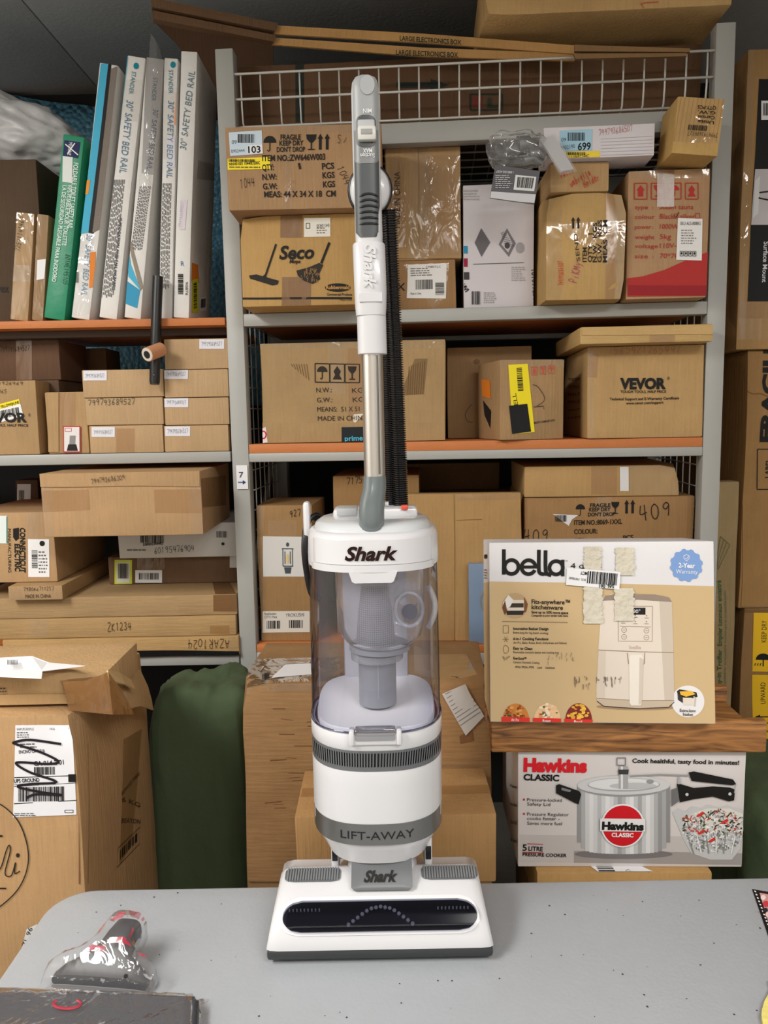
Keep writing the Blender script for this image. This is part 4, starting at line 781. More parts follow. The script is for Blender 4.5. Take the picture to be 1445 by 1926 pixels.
b = Carton('dark_carton', 'box marked 7175 behind the vacuum elbow', 'box', (630, 894, 790, 1212), PR(.10), .3, (172, 122, 68), zb=ZD, seed=71); b.hand('7175', (652, 911), (684, 909), 12, BLK, .1); b.done()
b = Carton('plain_carton', 'big plain cardboard box with vertical crease behind the dust cup', 'box', (720, 928, 982, 1214), PR(.035), .03, (198, 146, 86), zb=ZD, seed=72, wob=.004); b.flap((722, 929, 853, 1212), th=.002); b.flap((856, 929, 981, 1212), th=.002); b.tape([(855, 930), (980, 928), (980, 940), (858, 942)], m=CTAPE(), off=.003); b.line([(858, 980), (906, 978)], 1, (140, 96, 50), off=.003); b.done(); p72 = b
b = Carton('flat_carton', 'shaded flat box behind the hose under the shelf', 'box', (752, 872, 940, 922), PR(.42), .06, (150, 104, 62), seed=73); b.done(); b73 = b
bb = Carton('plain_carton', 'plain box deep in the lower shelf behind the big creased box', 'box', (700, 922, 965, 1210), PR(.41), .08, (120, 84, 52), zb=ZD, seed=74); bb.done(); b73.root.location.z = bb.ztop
b = Carton('handwritten_carton', 'large box handwritten 409 with umbrella and fragile marks', 'box', (985, 934, 1302, 1214), PR(.05), .34, (178, 126, 74), zb=ZD, seed=75, wob=.003)
b.icons(1083, 947, 22, ['umb']); b.icons(1148, 944, 22, ['glass']); b.icons(1173, 940, 26, ['up'])
for t, x0, x1, y in (('FRAGILE', 1110, 1148, 953), ('KEEP DRY', 1108, 1148, 961), ("DON'T DROP", 1106, 1156, 970)): b.text(t, (x0, y), (x1, y), 7, BLK, bold=.02)
for t, x0, x1, y in (('ITEM NO.:8069-1XXL', 1080, 1170, 986), ('COLOUR:', 1080, 1124, 1003), ('QTY:', 1080, 1100, 1020), ('PCS', 1173, 1192, 1016)): b.text(t, (x0, y), (x1, y - 1), 9, (34, 26, 20), bold=.02)
b.hand('409', (1204, 984), (1266, 968), 28, BLK, .07); b.hand('409', (984, 1020), (1036, 1014), 22, BLK, .07)
lb = b.label([(1040, 966), (1088, 968), (1076, 976), (1070, 988), (1039, 986)][:4], (222, 222, 222)); b.barcode((1044, 968, 1066, 980), on=lb); b.tape((1120, 934, 1150, 975), m=CTAPE()); b.done(); h75 = b
b = Carton('flat_carton', 'flat taped box with a white strip label on the 409 box', 'box', (985, 876, 1280, 932), PR(.045), .30, (204, 152, 90), zb=h75.ztop, seed=76, wob=.003, crush=(((1, 0, 1), .05, (-.008, .008, -.008)),)); b.label((1166, 878, 1183, 924), (222, 220, 220)); b.tape((1110, 874, 1160, 930), m=TAPE()); b.tape((1185, 874, 1280, 930), m=CTAPE()); b.done()
b = Carton('blue_board', 'blue-grey printed board edge between the creased box and the air fryer box', 'board', (882, 1060, 940, 1212), PR(.012), .012, (120, 140, 168), seed=77, zb=ZD, wob=.0005, bev=.001, material=mat('blue_grey_card', (120, 140, 166), rough=.5, var=.05)); b.line([(912, 1112), (904, 1125), (906, 1142), (914, 1150)], 2, (140, 132, 110), sm=True); bboard = b; b.done()
# ================================================================== boxes on the floor behind the table
b = Carton('stained_carton', 'large stained cardboard box behind the vacuum with white top label', 'box', [(445, 1294), (905, 1276), (930, 1660), (462, 1664)], plane_Y(1.40, -.05, -2), .27, (178, 126, 76), flat=True, seed=80, wob=.004, stain=.2, horiz=True, crush=(((0, 0, 1), .07, (.012, .01, -.012)), ((1, 0, 1), .06, (-.01, .01, -.01))))
zt = b.ztop
lb = b.label([(540, 1251), (588, 1249), (588, 1270), (512, 1276)], WHT, face='T'); b.barcode([(494, 1268), (510, 1266), (506, 1277), (488, 1279)], face='T'); b.line([(500, 1254), (536, 1252)], 1.2, face='T'); b.line([(500, 1255), (492, 1266)], 1.2, face='T')
lb = b.label([(834, 1302), (880, 1266), (912, 1345), (878, 1382)], (206, 202, 198), off=.003, name='packing_slip_pouch')
for k in range(9): b.line([(840 + k * 3.5, 1302 + k * 7.5), (884 + k * 2.6, 1276 + k * 7.5)], 1, (120, 116, 112), on=lb, off=.0038)
rnd = random.Random(8)
for k in range(16): x, y = rnd.uniform(490, 590), rnd.uniform(1330, 1520); b.line([(x, y), (x + rnd.uniform(14, 50), y + rnd.uniform(-3, 2))], rnd.uniform(.8, 2), (112, 76, 46), off=.0006, part='stain')
b.patch([(866, 1384), (890, 1372), (892, 1392), (868, 1398)], card((150, 96, 52)), off=.0012, part='torn_patch'); b.tape((446, 1285, 600, 1300), m=CTAPE()); b.tape([(446, 1290), (905, 1276), (880, 1230), (480, 1240)], 'T', CTAPE()); st80 = b; b.done()
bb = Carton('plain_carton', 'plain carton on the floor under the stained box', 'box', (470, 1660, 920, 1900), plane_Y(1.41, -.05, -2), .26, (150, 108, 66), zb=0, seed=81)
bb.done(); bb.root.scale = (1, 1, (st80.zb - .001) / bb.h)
b = Carton('front_carton', 'small cardboard box with taped top right behind the vacuum head', 'box', [(558, 1537), (937, 1530), (937, 1660), (558, 1665)], plane_Y(1.21, .03, 0), .17, (196, 140, 82), flat=True, seed=82, wob=.002)
b.tape([(570, 1484), (928, 1476), (934, 1492), (566, 1500)], 'T'); fc82 = b; b.done()
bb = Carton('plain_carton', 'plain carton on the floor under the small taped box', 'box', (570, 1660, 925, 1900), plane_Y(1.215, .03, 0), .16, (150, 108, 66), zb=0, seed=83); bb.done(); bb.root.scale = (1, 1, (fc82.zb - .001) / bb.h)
# ================================================================== right stack behind the shelf post
RP = lambda d=0.0: (Vector((.95, 1.95 + d, 0)), math.radians(-2))
bot = Carton('mount_carton', 'bottom right carton with yellow KEEP DRY and UPWARD labels', 'box', (1392, 1143, 1560, 1500), RP(), .5, (166, 116, 66), zb=0, seed=90, wob=.003)
bot.patch((1400, 1146, 1560, 1152), card((140, 96, 54)))
for y0, y1, t, k in ((1152, 1262, 'KEEP DRY', 'umb'), (1268, 1374, 'UPWARD', 'up'), (1378, 1490, 'HANDLE WITH CARE', 'glass')):
    lb = bot.label((1416, y0, 1475, y1), (236, 188, 30)); bot.text(t, (1441, y0 + 55), (1441, y0 + 14), 9, BLK, on=lb); cy = y0 + 86
    if k == 'umb': bot.ell(1436, cy + 2, 14, 12, BLK, on=lb, off=.002, a0=180, a1=360); bot.line([(1436, cy), (1436, cy + 14)], 2, on=lb, off=.002); [bot.line([(1422 + i * 5, cy + 8), (1420 + i * 5, cy + 13)], 1.4, on=lb, off=.002) for i in range(3)]
    elif k == 'up':
        for yy in (cy - 6, cy + 6): bot.line([(1452, yy), (1428, yy)], 2, on=lb, off=.002); bot.poly([(1420, yy), (1430, yy - 4), (1430, yy + 4)], BLK, on=lb, off=.002)
        bot.line([(1453, cy - 14), (1453, cy + 14)], 2.5, on=lb, off=.002)
    else: bot.poly([(1420, cy - 12), (1428, cy - 2), (1440, cy - 10), (1450, cy - 4), (1450, cy + 6), (1440, cy + 12), (1428, cy + 4), (1420, cy + 12), (1416, cy)], BLK, on=lb, off=.002)
bot.done()
fr = Carton('fragile_carton', 'tall carton at the photo\'s edge with large vertical FRAGILE lettering', 'box', [(1404, 655), (1568, 660), (1550, 1141), (1393, 1141)], RP(-.004), .5, (184, 130, 72), zb=bot.ztop, flat=True, seed=91, wob=.004)
fr.text('FRAGILE', (1450, 830), (1462, 640), 22, BLK, bold=.05); fr.rectline(1423, 843, 1480, 918, 1.6); fr.text('LABEL', (1448, 896), (1449, 860), 10, BLK, bold=.02); fr.text('SD12-51-20B', (1446, 1117), (1452, 962), 22, BLK, bold=.012)
fr.flap((1395, 948, 1560, 1140), th=.002); fr.tape((1396, 1128, 1450, 1142), m=CTAPE()); fr.line([(1404, 738), (1414, 743), (1430, 742), (1450, 750)], 1.6, (130, 86, 44)); fr.done()
tp = Carton('mount_carton', 'top right carton with a black Surface Mount panel and glossy tape edges', 'box', [(1402, 88), (1566, 92), (1548, 640), (1388, 640)], RP(-.02), .5, (196, 142, 82), zb=fr.ztop, flat=True, seed=92, wob=.004)
tp.patch([(1425, 153), (1540, 153), (1530, 567), (1406, 567)], ink((24, 23, 26)), part='black_panel'); tp.patch([(1419, 318), (1540, 318), (1534, 422), (1413, 422)], ink((206, 200, 204)), off=.0016, part='light_panel'); tp.label((1429, 193, 1490, 228), WHT, off=.002); tp.barcode((1433, 198, 1470, 220), off=.003)
tp.poly([(1419, 340), (1428, 330), (1426, 400), (1416, 410)], (226, 226, 228), off=.0024); tp.line([(1427, 362), (1445, 360)], 2.5, off=.0026); tp.line([(1426, 372), (1445, 376)], 2.5, off=.0026); tp.text('Surface Mount', (1437, 453), (1434, 530), 9, (226, 226, 230), bold=.015, off=.002)
tp.tape([(1400, 88), (1416, 88), (1402, 640), (1388, 640)], m=CTAPE()); tp.tape((1390, 568, 1540, 600), m=TAPE()); tp.tape((1390, 600, 1540, 640), m=CTAPE()); tp.tape([(1386, 150), (1400, 130), (1388, 620), (1370, 600)], 'L', CTAPE()); tp.done()
th = Carton('troffer_carton', 'slim brown box with sideways green French lettering beside the post', 'box', (1330, 906, 1381, 1500), (Vector((.86, 1.925, 0)), math.radians(-2)), .05, (176, 140, 92), zb=0, seed=93, wob=.003)
th.text('Empiler lumineux encastré', (1357, 1215), (1357, 1090), 8, (60, 96, 56), bold=.02); th.text('Stack Lay-in Troffer', (1355, 1330), (1357, 1222), 8, (60, 96, 56), bold=.02); th.text('Empilable encastre luminaire installation', (1365, 1300), (1366, 1110), 4, (90, 110, 76)); th.poly([(1355, 1010), (1374, 1024), (1368, 1040), (1350, 1068)], card((166, 130, 84)), off=.0008)
th.line([(1356, 1008), (1374, 1024), (1352, 1070), (1348, 1054), (1356, 1008)], 1, (80, 100, 60)); th.line([(1362, 1014), (1350, 1058)], .8, (80, 100, 60)); th.line([(1368, 1018), (1351, 1064)], .8, (80, 100, 60)); th.done()
# ================================================================== air fryer box, crate lid, pressure cooker box
lowY = 1.24
lw_ = Carton('shipping_carton', 'low cardboard box with a shipping label under the pressure cooker box', 'box', [(1012, 1640), (1335, 1640), (1340, 1720), (1005, 1720)], plane_Y(1.23, .4, -1.5), .26, (206, 150, 84), seed=94, wob=.002)
zH = hY(1180, 1634, lowY).z
lw_.root.rotation_euler = (0, 0, lw_.yaw); lw_.root.location.z = zH - lw_.h; lw_.M = Matrix.Translation(lw_.root.location) @ Matrix.Rotation(lw_.yaw, 4, 'Z'); lw_.Mi = lw_.M.inverted()
lb = lw_.label([(1105, 1626), (1198, 1626), (1236, 1655), (1130, 1656)], WHT, face='T'); lw_.barcode([(1120, 1630), (1150, 1630), (1166, 1654), (1134, 1654)], face='T', on=lb, n=12, vert=True); lw_.hand('ENFIND', (1175, 1640), (1210, 1652), 8, BLK, face='T', on=lb); lw_.done()
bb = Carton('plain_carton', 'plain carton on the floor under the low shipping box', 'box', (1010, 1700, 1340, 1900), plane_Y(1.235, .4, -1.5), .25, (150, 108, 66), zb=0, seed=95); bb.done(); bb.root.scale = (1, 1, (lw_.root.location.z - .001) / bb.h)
hk = Carton('pressure_cooker_box', 'white pressure cooker box with a steel pot picture under the wooden tray', 'box', [(972, 1410), (1401, 1414), (1399, 1627), (977, 1621)], plane_Y(lowY + .005, .4, -2), .22, WHT, zb=zH, flat=True, seed=96, wob=.0006, bev=.002, material=mat('grey_white_print', (214, 208, 206), rough=.4, var=.02))
h = hk; GR = lambda g: (g, g, g + 1)
h.patch([(978, 1570), (1399, 1574), (1399, 1626), (978, 1620)], ink((196, 190, 188)), off=.0004); h.patch([(1080, 1600), (1399, 1604), (1399, 1626), (1080, 1622)], ink((158, 152, 150)), off=.0006)
h.text('Hawkins', (985, 1449), (1104, 1451), 25, (214, 24, 36), bold=.055); h.text('CLASSIC', (985, 1466), (1052, 1468), 12, BLK, bold=.04); h.text('Cook healthful, tasty food in minutes!', (1189, 1434), (1390, 1438), 8.5, BLK, bold=.025)
for t, y in (('Pressure-locked', 1506), ('Safety Lid', 1514), ('Pressure Regulator', 1533), ('cooks faster -', 1541), ('Saves more fuel', 1550)): h.text(t, (992, y), (992 + 4.35 * len(t), y + 1), 6.5, (40, 38, 38))
for y in (1503, 1530): h.ell(986, y, 2, 2, RED)
h.text('5', (983, 1599), (991, 1599), 13, BLK, bold=.02); h.text('LITRE', (994, 1599), (1021, 1600), 9, BLK, bold=.02); h.line([(992, 1586), (1022, 1587)], 1.4, RED); h.line([(983, 1602), (1022, 1603)], 1.4, RED); h.text('PRESSURE COOKER', (983, 1609), (1066, 1611), 6.5, BLK, bold=.025)
# printed pot
L_, R_, yt, yb = 1086, 1260, 1478, 1600
h.ell((L_ + R_) / 2, 1606, 92, 9, (120, 116, 116), off=.0009)
tone = [150, 176, 206, 222, 208, 186, 206, 226, 214, 190, 160, 182, 214, 226, 196, 168, 200, 222, 206, 176, 150, 168, 140]
for i, g in enumerate(tone):
    x0 = L_ + (R_ - L_) * i / len(tone); x1 = L_ + (R_ - L_) * (i + 1) / len(tone); u = abs((x0 + x1) / 2 - (L_ + R_) / 2) / ((R_ - L_) / 2)
    e = 20 * max(0, u - .72) ** 2 * 12; eb = 12 * math.sqrt(max(0, 1 - u * u)); h.poly([(x0, yt), (x1, yt), (x1, yb + eb - 6 - e), (x0, yb + eb - 6 - e)], GR(g), off=.0012)
h.ell(1173, 1478, 87, 20, GR(150), off=.0015); h.ell(1173, 1476, 87, 18, GR(206), off=.0018); h.ell(1173, 1475, 68, 13, GR(170), off=.0021); h.ell(1173, 1474, 66, 11, GR(222), off=.0024); h.ell(1190, 1477, 44, 6, GR(190), off=.0027)
h.poly([(1164, 1440), (1180, 1440), (1181, 1482), (1163, 1482)], GR(168), off=.003); h.poly([(1167, 1440), (1171, 1440), (1171, 1482), (1167, 1482)], GR(226), off=.0032); h.poly([(1162, 1446), (1182, 1446), (1181, 1455), (1163, 1455)], GR(60), off=.0033); h.rectline(1160, 1424, 1176, 1438, 1.6, GR(110), off=.003)
h.line([(1184, 1459), (1240, 1456), (1294, 1458)], 3, GR(150), off=.003); h.ell(1222, 1469, 7, 4, GR(150), off=.003); h.line([(1276, 1460), (1276, 1474)], 4, GR(170), off=.003)
h.poly([(1046, 1475), (1052, 1473), (1089, 1486), (1093, 1492), (1088, 1511), (1080, 1508), (1046, 1490)], BLK, off=.003); h.poly([(1056, 1479), (1074, 1484), (1072, 1488), (1056, 1484)], GR(130), off=.0034)
h.poly([(1262, 1484), (1276, 1480), (1276, 1506), (1262, 1516)], GR(110), off=.0028); h.poly([(1272, 1473), (1280, 1474), (1304, 1481), (1340, 1478), (1372, 1480), (1382, 1484), (1380, 1504), (1370, 1506), (1340, 1497), (1304, 1502), (1278, 1508)], BLK, off=.003); h.ell(1291, 1493, 3, 3, GR(200), off=.0034); h.ell(1372, 1492, 3, 3, GR(200), off=.0034)
h.poly([(1294, 1452), (1304, 1450), (1378, 1465), (1384, 1474), (1376, 1476), (1300, 1468)], BLK, off=.003); h.line([(1383, 1474), (1380, 1490)], 1.2, GR(160), off=.0034)
h.ell(1170.5, 1551, 41, 41, WHT, off=.0036); h.ell(1170.5, 1551, 38, 38, (206, 22, 34), off=.004); h.poly([(1128, 1537), (1212, 1538), (1212, 1562), (1128, 1561)], GR(232), off=.0044); h.text('Hawkins', (1131, 1557), (1209, 1559), 15, BLK, bold=.055, off=.005); h.text('CLASSIC', (1149, 1571), (1190, 1572), 8, WHT, bold=.04, off=.005)
# printed glass bowl of rice
h.poly([(1264, 1527), (1275, 1520), (1290, 1526), (1300, 1516), (1318, 1520), (1330, 1513), (1352, 1518), (1368, 1514), (1397, 1522), (1398, 1560), (1392, 1596), (1376, 1616), (1336, 1616), (1300, 1604), (1286, 1580)], GR(196), off=.0012); h.poly([(1282, 1546), (1300, 1530), (1330, 1520), (1372, 1520), (1397, 1530), (1396, 1566), (1340, 1562), (1300, 1558)], (218, 214, 204), off=.0015)
rnd = random.Random(12)
for k in range(620):
    x = rnd.uniform(1284, 1395); y = rnd.uniform(1522, 1600); cx = abs(x - 1342) / 56
    if y < 1520 + 16 * cx or y > 1606 - 34 * cx ** 2: continue
    a = rnd.uniform(0, 3.1); L2 = rnd.uniform(1.5, 4.5); col = rnd.choice([GR(240), GR(236), GR(206), GR(180), GR(150), (60, 84, 50), (200, 54, 44), (196, 70, 60), (40, 50, 40)] if y < 1566 else [GR(226), GR(160), GR(120), GR(200), GR(236), (120, 130, 110)])
    h.line([(x - L2 * math.cos(a), y - L2 * math.sin(a)), (x + L2 * math.cos(a), y + L2 * math.sin(a))], rnd.uniform(1.2, 3), col, off=.0018 + .0000006 * k)
for x, y in ((1316, 1530), (1362, 1543), (1318, 1563), (1338, 1578)): h.poly([(x - 7, y + 3), (x + 5, y - 5), (x + 8, y), (x - 4, y + 6)], (206, 52, 40), off=.0024)
for k in range(6): h.line([(1292 + k * 18, 1570), (1304 + k * 14, 1604)], 2, GR(236 if k % 2 else 140), off=.0025)
for k in range(4): h.text(('Pressure', 'cooker', 'CLASSIC', '5 litre')[k], (962, 1480 + k * 34), (976, 1484 + k * 34), 6, (30, 28, 28), face='L', bold=.02)
h.done()
# wooden crate lid
zW = hk.ztop + .001
WOOD = NT('worn_wood'); P(WOOD, Roughness=.55); _v = WOOD.coords((3, 14, 26)); _n = WOOD.n('ShaderNodeTexNoise', i_Scale=3.2, i_Detail=6.0, i_Distortion=1.2); WOOD.l(_v, _n.inputs['Vector'])
_c = WOOD.n('ShaderNodeValToRGB'); _c.color_ramp.elements[0].color = lin((84, 52, 26)); _c.color_ramp.elements[0].position = .3; _c.color_ramp.elements[1].color = lin((186, 128, 72)); _c.color_ramp.elements[1].position = .68; WOOD.l(_n.outputs['Fac'], _c.inputs[0]); WOOD.l(_c.outputs[0], WOOD.b.inputs['Base Color'])
_b = WOOD.n('ShaderNodeBump', i_Strength=.4, i_Distance=.004); WOOD.l(_n.outputs['Fac'], _b.inputs['Height']); WOOD.l(_b.outputs[0], WOOD.b.inputs['Normal'])
pw = plane_Y(1.232, .43, -2.5); nW = Vector((-math.sin(pw[1]), math.cos(pw[1]), 0))
wl = hitP(924, 1380, pw[0], nW); wr = hitP(1444, 1385, pw[0], nW); wt = hitP(1180, 1356, pw[0], nW).z
cr = empty('wooden_tray', Vector(((wl.x + wr.x) / 2, (wl.y + wr.y) / 2, zW)), 'worn wooden slatted tray between air fryer box and pressure cooker box', 'tray'); cr.rotation_euler = (0, 0, pw[1])
ww = (wr - wl).length; hh = hitP(1180, 1356, pw[0], nW).z - hitP(1180, 1416, pw[0], nW).z; print('tray', zW, hh, ww)
boxo('front_rail', (-ww / 2, 0, 0), (ww / 2, .02, hh), WOOD.m, cr, bev=.004); boxo('rear_rail', (-ww / 2, .165, 0), (ww / 2, .185, hh), WOOD.m, cr, bev=.004)
for i in range(6):
    x = -ww / 2 + .035 + (ww - .07) * i / 5; boxo('slat', (x - .033, .0205, .004), (x + .033, .1645, hh - .03), WOOD.m, cr, bev=.003)
v_, f_ = [], []
zA = zW + hh + .0045
af = Carton('air_fryer_box', 'white and tan air fryer box on the wooden tray', 'box', [(922, 1021), (1352, 1026), (1352, 1368), (923, 1356)], plane_Y(1.212, .4, -4), .16, WHT, zb=zA, flat=True, pitch=-7.0, seed=97, wob=.0008, bev=.002, material=mat('white_print', (226, 224, 226), rough=.42, var=.02))
a = af; TAN = (206, 178, 134)
a.patch([(922, 1093), (1346, 1102), (1346, 1369), (922, 1357)], ink(TAN), off=.0003, nu=10, nv=10, part='tan_print'); a.patch([(910, 1096), (923, 1093), (923, 1357), (908, 1340)], ink(TAN), face='L', off=.0003, part='tan_print')
# bella wordmark: stems and bowls
def ringp(x, y, r0, r1, a0=0, a1=360, off=.001, c=BLK, n=40):
    P0 = [(x + r1 * math.cos(math.radians(a0 + (a1 - a0) * i / n)), y + r1 * math.sin(math.radians(a0 + (a1 - a0) * i / n))) for i in range(n + 1)]
    P1 = [(x + r0 * math.cos(math.radians(a0 + (a1 - a0) * i / n)), y + r0 * math.sin(math.radians(a0 + (a1 - a0) * i / n))) for i in range(n + 1)]
    V = [a.uv('F', *p) for p in P0 + P1]; a.add('F', V, [(i, i + 1, n + 2 + i, n + 1 + i) for i in range(n)], ink(c), off, 'wordmark')
a.patch((944, 1033, 951, 1080), ink(BLK), off=.001, part='wordmark'); ringp(962, 1066, 9.5, 16.5); ringp(994, 1066.5, 9.5, 16.5, 25, 360); a.patch((978, 1063.5, 1010, 1069), ink(BLK), off=.0011, part='wordmark')
a.line([(1013.5, 1034), (1013.5, 1070), (1016, 1078), (1023, 1080)], 7, part='wordmark', sm=True, off=.001); a.line([(1026, 1035), (1026, 1070), (1029, 1079), (1037, 1082)], 7, part='wordmark', sm=True, off=.0011); a.line([(1016, 1079), (1028, 1080)], 6, part='wordmark', off=.0012); ringp(1046, 1068, 9, 16); a.patch((1055, 1053, 1061.5, 1084), ink(BLK), off=.0011, part='wordmark')
a.text('4 quart', (1073, 1070), (1132, 1068), 11, BLK); a.text('™', (1063, 1058), (1067, 1058), 4)
# seal
pts = []
for i in range(72): r = 31 if (i // 3) % 2 else 28.5; pts.append((1291 + r * math.cos(i * math.pi / 36), 1063 + r * math.sin(i * math.pi / 36)))
a.poly(pts, (126, 160, 214), off=.001); a.text('2-Year', (1276, 1067), (1307, 1068), 9, WHT, bold=.03); a.text('Warranty', (1271, 1078), (1312, 1079), 8, WHT, bold=.0); a.line([(1286, 1045), (1291, 1043), (1296, 1045), (1296, 1050), (1291, 1055), (1286, 1050), (1286, 1045)], 1, WHT); a.line([(1288, 1049), (1291, 1051), (1295, 1046)], 1, WHT)
a.text('Fits-anywhere™', (1000, 1135), (1072, 1137), 8.5, (46, 36, 30), bold=.02); a.text('kitchenware', (1000, 1145), (1059, 1147), 8.5, (46, 36, 30), bold=.02); a.text('Save up to 50% more space', (1000, 1153), (1069, 1155), 5, (46, 36, 30), bold=.03); a.text('Compared to prior similar bella items', (1000, 1159), (1069, 1160), 3.6, (46, 36, 30), bold=.03); a.line([(945, 1168), (1068, 1171)], .9, (130, 106, 80))
for (t, s2), y in ((('Innovative Basket Design', 'Extra-long for big batch cooking'), 1184), (('6-in-1 Cooking Functions', 'Air Fry, Bake, Roast, Broil, Dehydrate and Reheat'), 1203), (('Easy to Clean', 'Removable nonstick basket and cooking tray'), 1221), (('EverGood™', 'Ceramic Nonstick Coating'), 1240)):
    a.text(t, (966, y), (966 + 2.75 * len(t), y + 1), 5, (46, 36, 30), bold=.03); a.text(s2, (966, y + 7), (966 + 2.05 * len(s2), y + 8.5), 4, (70, 56, 44), bold=.01)
a.text('PFAS, PFOA, PTFE     Lead     Cadmium', (970, 1256), (1044, 1258), 3.6, (60, 46, 38), bold=.02)
IC = (120, 100, 78); a.rectline(947, 1176, 957, 1190, .8, IC); [a.line([(952, 1202), (952 + 6 * math.cos(t * 1.05), 1202 + 6 * math.sin(t * 1.05))], .8, IC) for t in range(6)]; a.line([(947, 1222), (949, 1214), (953, 1214), (957, 1218), (956, 1226), (950, 1228), (947, 1222)], .8, IC, sm=True); a.line([(946, 1234), (950, 1242), (953, 1240), (946, 1234)], .8, IC); a.line([(960, 1234), (953, 1236), (953, 1240), (960, 1234)], .8, IC)
# round kitchen picture
a.ell(969, 1139, 24, 24, (190, 160, 122), off=.0008); a.poly([(955, 1128), (986, 1128), (986, 1148), (955, 1148)], (226, 214, 196), off=.001); a.poly([(957, 1134), (985, 1134), (985, 1142), (957, 1142)], (60, 48, 40), off=.0013); a.poly([(952, 1148), (986, 1148), (984, 1156), (954, 1156)], (44, 38, 36), off=.0012); a.poly([(946, 1134), (956, 1118), (966, 1128), (960, 1140), (949, 1148)], (232, 226, 220), off=.0015); a.poly([(945, 1142), (950, 1128), (954, 1148), (950, 1156)], (110, 66, 40), off=.0016); a.poly([(986, 1122), (993, 1136), (990, 1150), (986, 1152)], (130, 80, 48), off=.0016)
# printed air fryer
CRM = (226, 214, 200); CR2 = (206, 192, 176); CR3 = (236, 228, 216); OUT = (150, 130, 110)
a.ell(1200, 1330, 78, 6, (166, 138, 104), off=.0006)
def body(pts, c, off): a.poly(pts, c, off=off)
body([(1132, 1130), (1136, 1122), (1150, 1118), (1240, 1120), (1258, 1124), (1264, 1132), (1267, 1220), (1268, 1300), (1267, 1318), (1258, 1329), (1200, 1332), (1136, 1328), (1123, 1318), (1122, 1300), (1126, 1220)], CRM, .0008)
body([(1132, 1130), (1138, 1121), (1160, 1117), (1232, 1118), (1258, 1123), (1264, 1132), (1200, 1128)], (150, 134, 120), .0011); body([(1122, 1316), (1268, 1318), (1258, 1328), (1200, 1331), (1136, 1327)], (200, 182, 160), .0011); a.line([(1123, 1319), (1136, 1329), (1200, 1333), (1258, 1330), (1268, 1320)], 1.6, (70, 60, 54), off=.0013)
body([(1240, 1130), (1264, 1132), (1268, 1316), (1250, 1317)], CR2, .001); body([(1126, 1224), (1140, 1224), (1138, 1314), (1122, 1312)], (216, 202, 186), .001); a.line([(1126, 1223), (1200, 1226), (1267, 1227)], 1.4, OUT, off=.0014); a.line([(1123, 1314), (1200, 1318), (1268, 1317)], 1, OUT, off=.0014)
a.rectline(1163, 1140, 1227, 1206, .8, (170, 150, 130)); a.patch((1176, 1143, 1214, 1156), ink((30, 28, 30)), off=.0014); a.text('200°', (1185, 1153), (1204, 1153), 7, WHT, off=.002)
for x, y in ((1172, 1170), (1195, 1171), (1216, 1171), (1195, 1159), (1216, 1160)): a.line([(x - 4, y + 2), (x + 4, y + 2)], .8, (110, 96, 84)); a.ell(x, y - 2, 1, 1, (90, 78, 68))
for x, y in ((1174, 1185), (1216, 1186), (1174, 1198), (1216, 1199)): ringp(x, y, 4.2, 5, c=(140, 122, 104), off=.0014, n=20); a.line([(x - 2, y), (x + 2, y)], .8, (140, 122, 104))
a.line([(1166, 1178), (1224, 1179)], .8, (170, 150, 130)); a.text('bella', (1184, 1221), (1206, 1221), 7, (200, 184, 166), bold=.02)
a.line([(1180, 1228), (1182, 1248), (1190, 1252), (1206, 1252), (1212, 1248), (1213, 1228)], 1.4, OUT, off=.0015); body([(1183, 1238), (1186, 1231), (1207, 1231), (1210, 1238), (1207, 1322), (1204, 1327), (1187, 1327), (1184, 1322)], CR3, .0018); body([(1203, 1236), (1210, 1240), (1207, 1322), (1201, 1326)], (212, 200, 186), .002)
# extra basket roundel
a.ell(1294, 1319, 31, 30, (232, 230, 230), off=.001); a.text('Extra-long', (1278, 1338), (1308, 1339), 5.5, (90, 80, 74), bold=.02, off=.002); a.text('basket', (1284, 1345), (1303, 1346), 5.5, (90, 80, 74), bold=.02, off=.002)
body([(1273, 1300), (1278, 1296), (1310, 1302), (1312, 1310), (1300, 1314), (1276, 1310)], (40, 36, 34), .0014); body([(1274, 1302), (1284, 1312), (1284, 1322), (1275, 1316)], (60, 54, 50), .0015); body([(1284, 1312), (1302, 1312), (1302, 1326), (1286, 1326)], CRM, .0016); a.line([(1304, 1310), (1308, 1312), (1306, 1328)], 3, CR2, off=.0017); body([(1278, 1300), (1300, 1299), (1308, 1305), (1290, 1310), (1280, 1306)], (236, 184, 60), .0018)
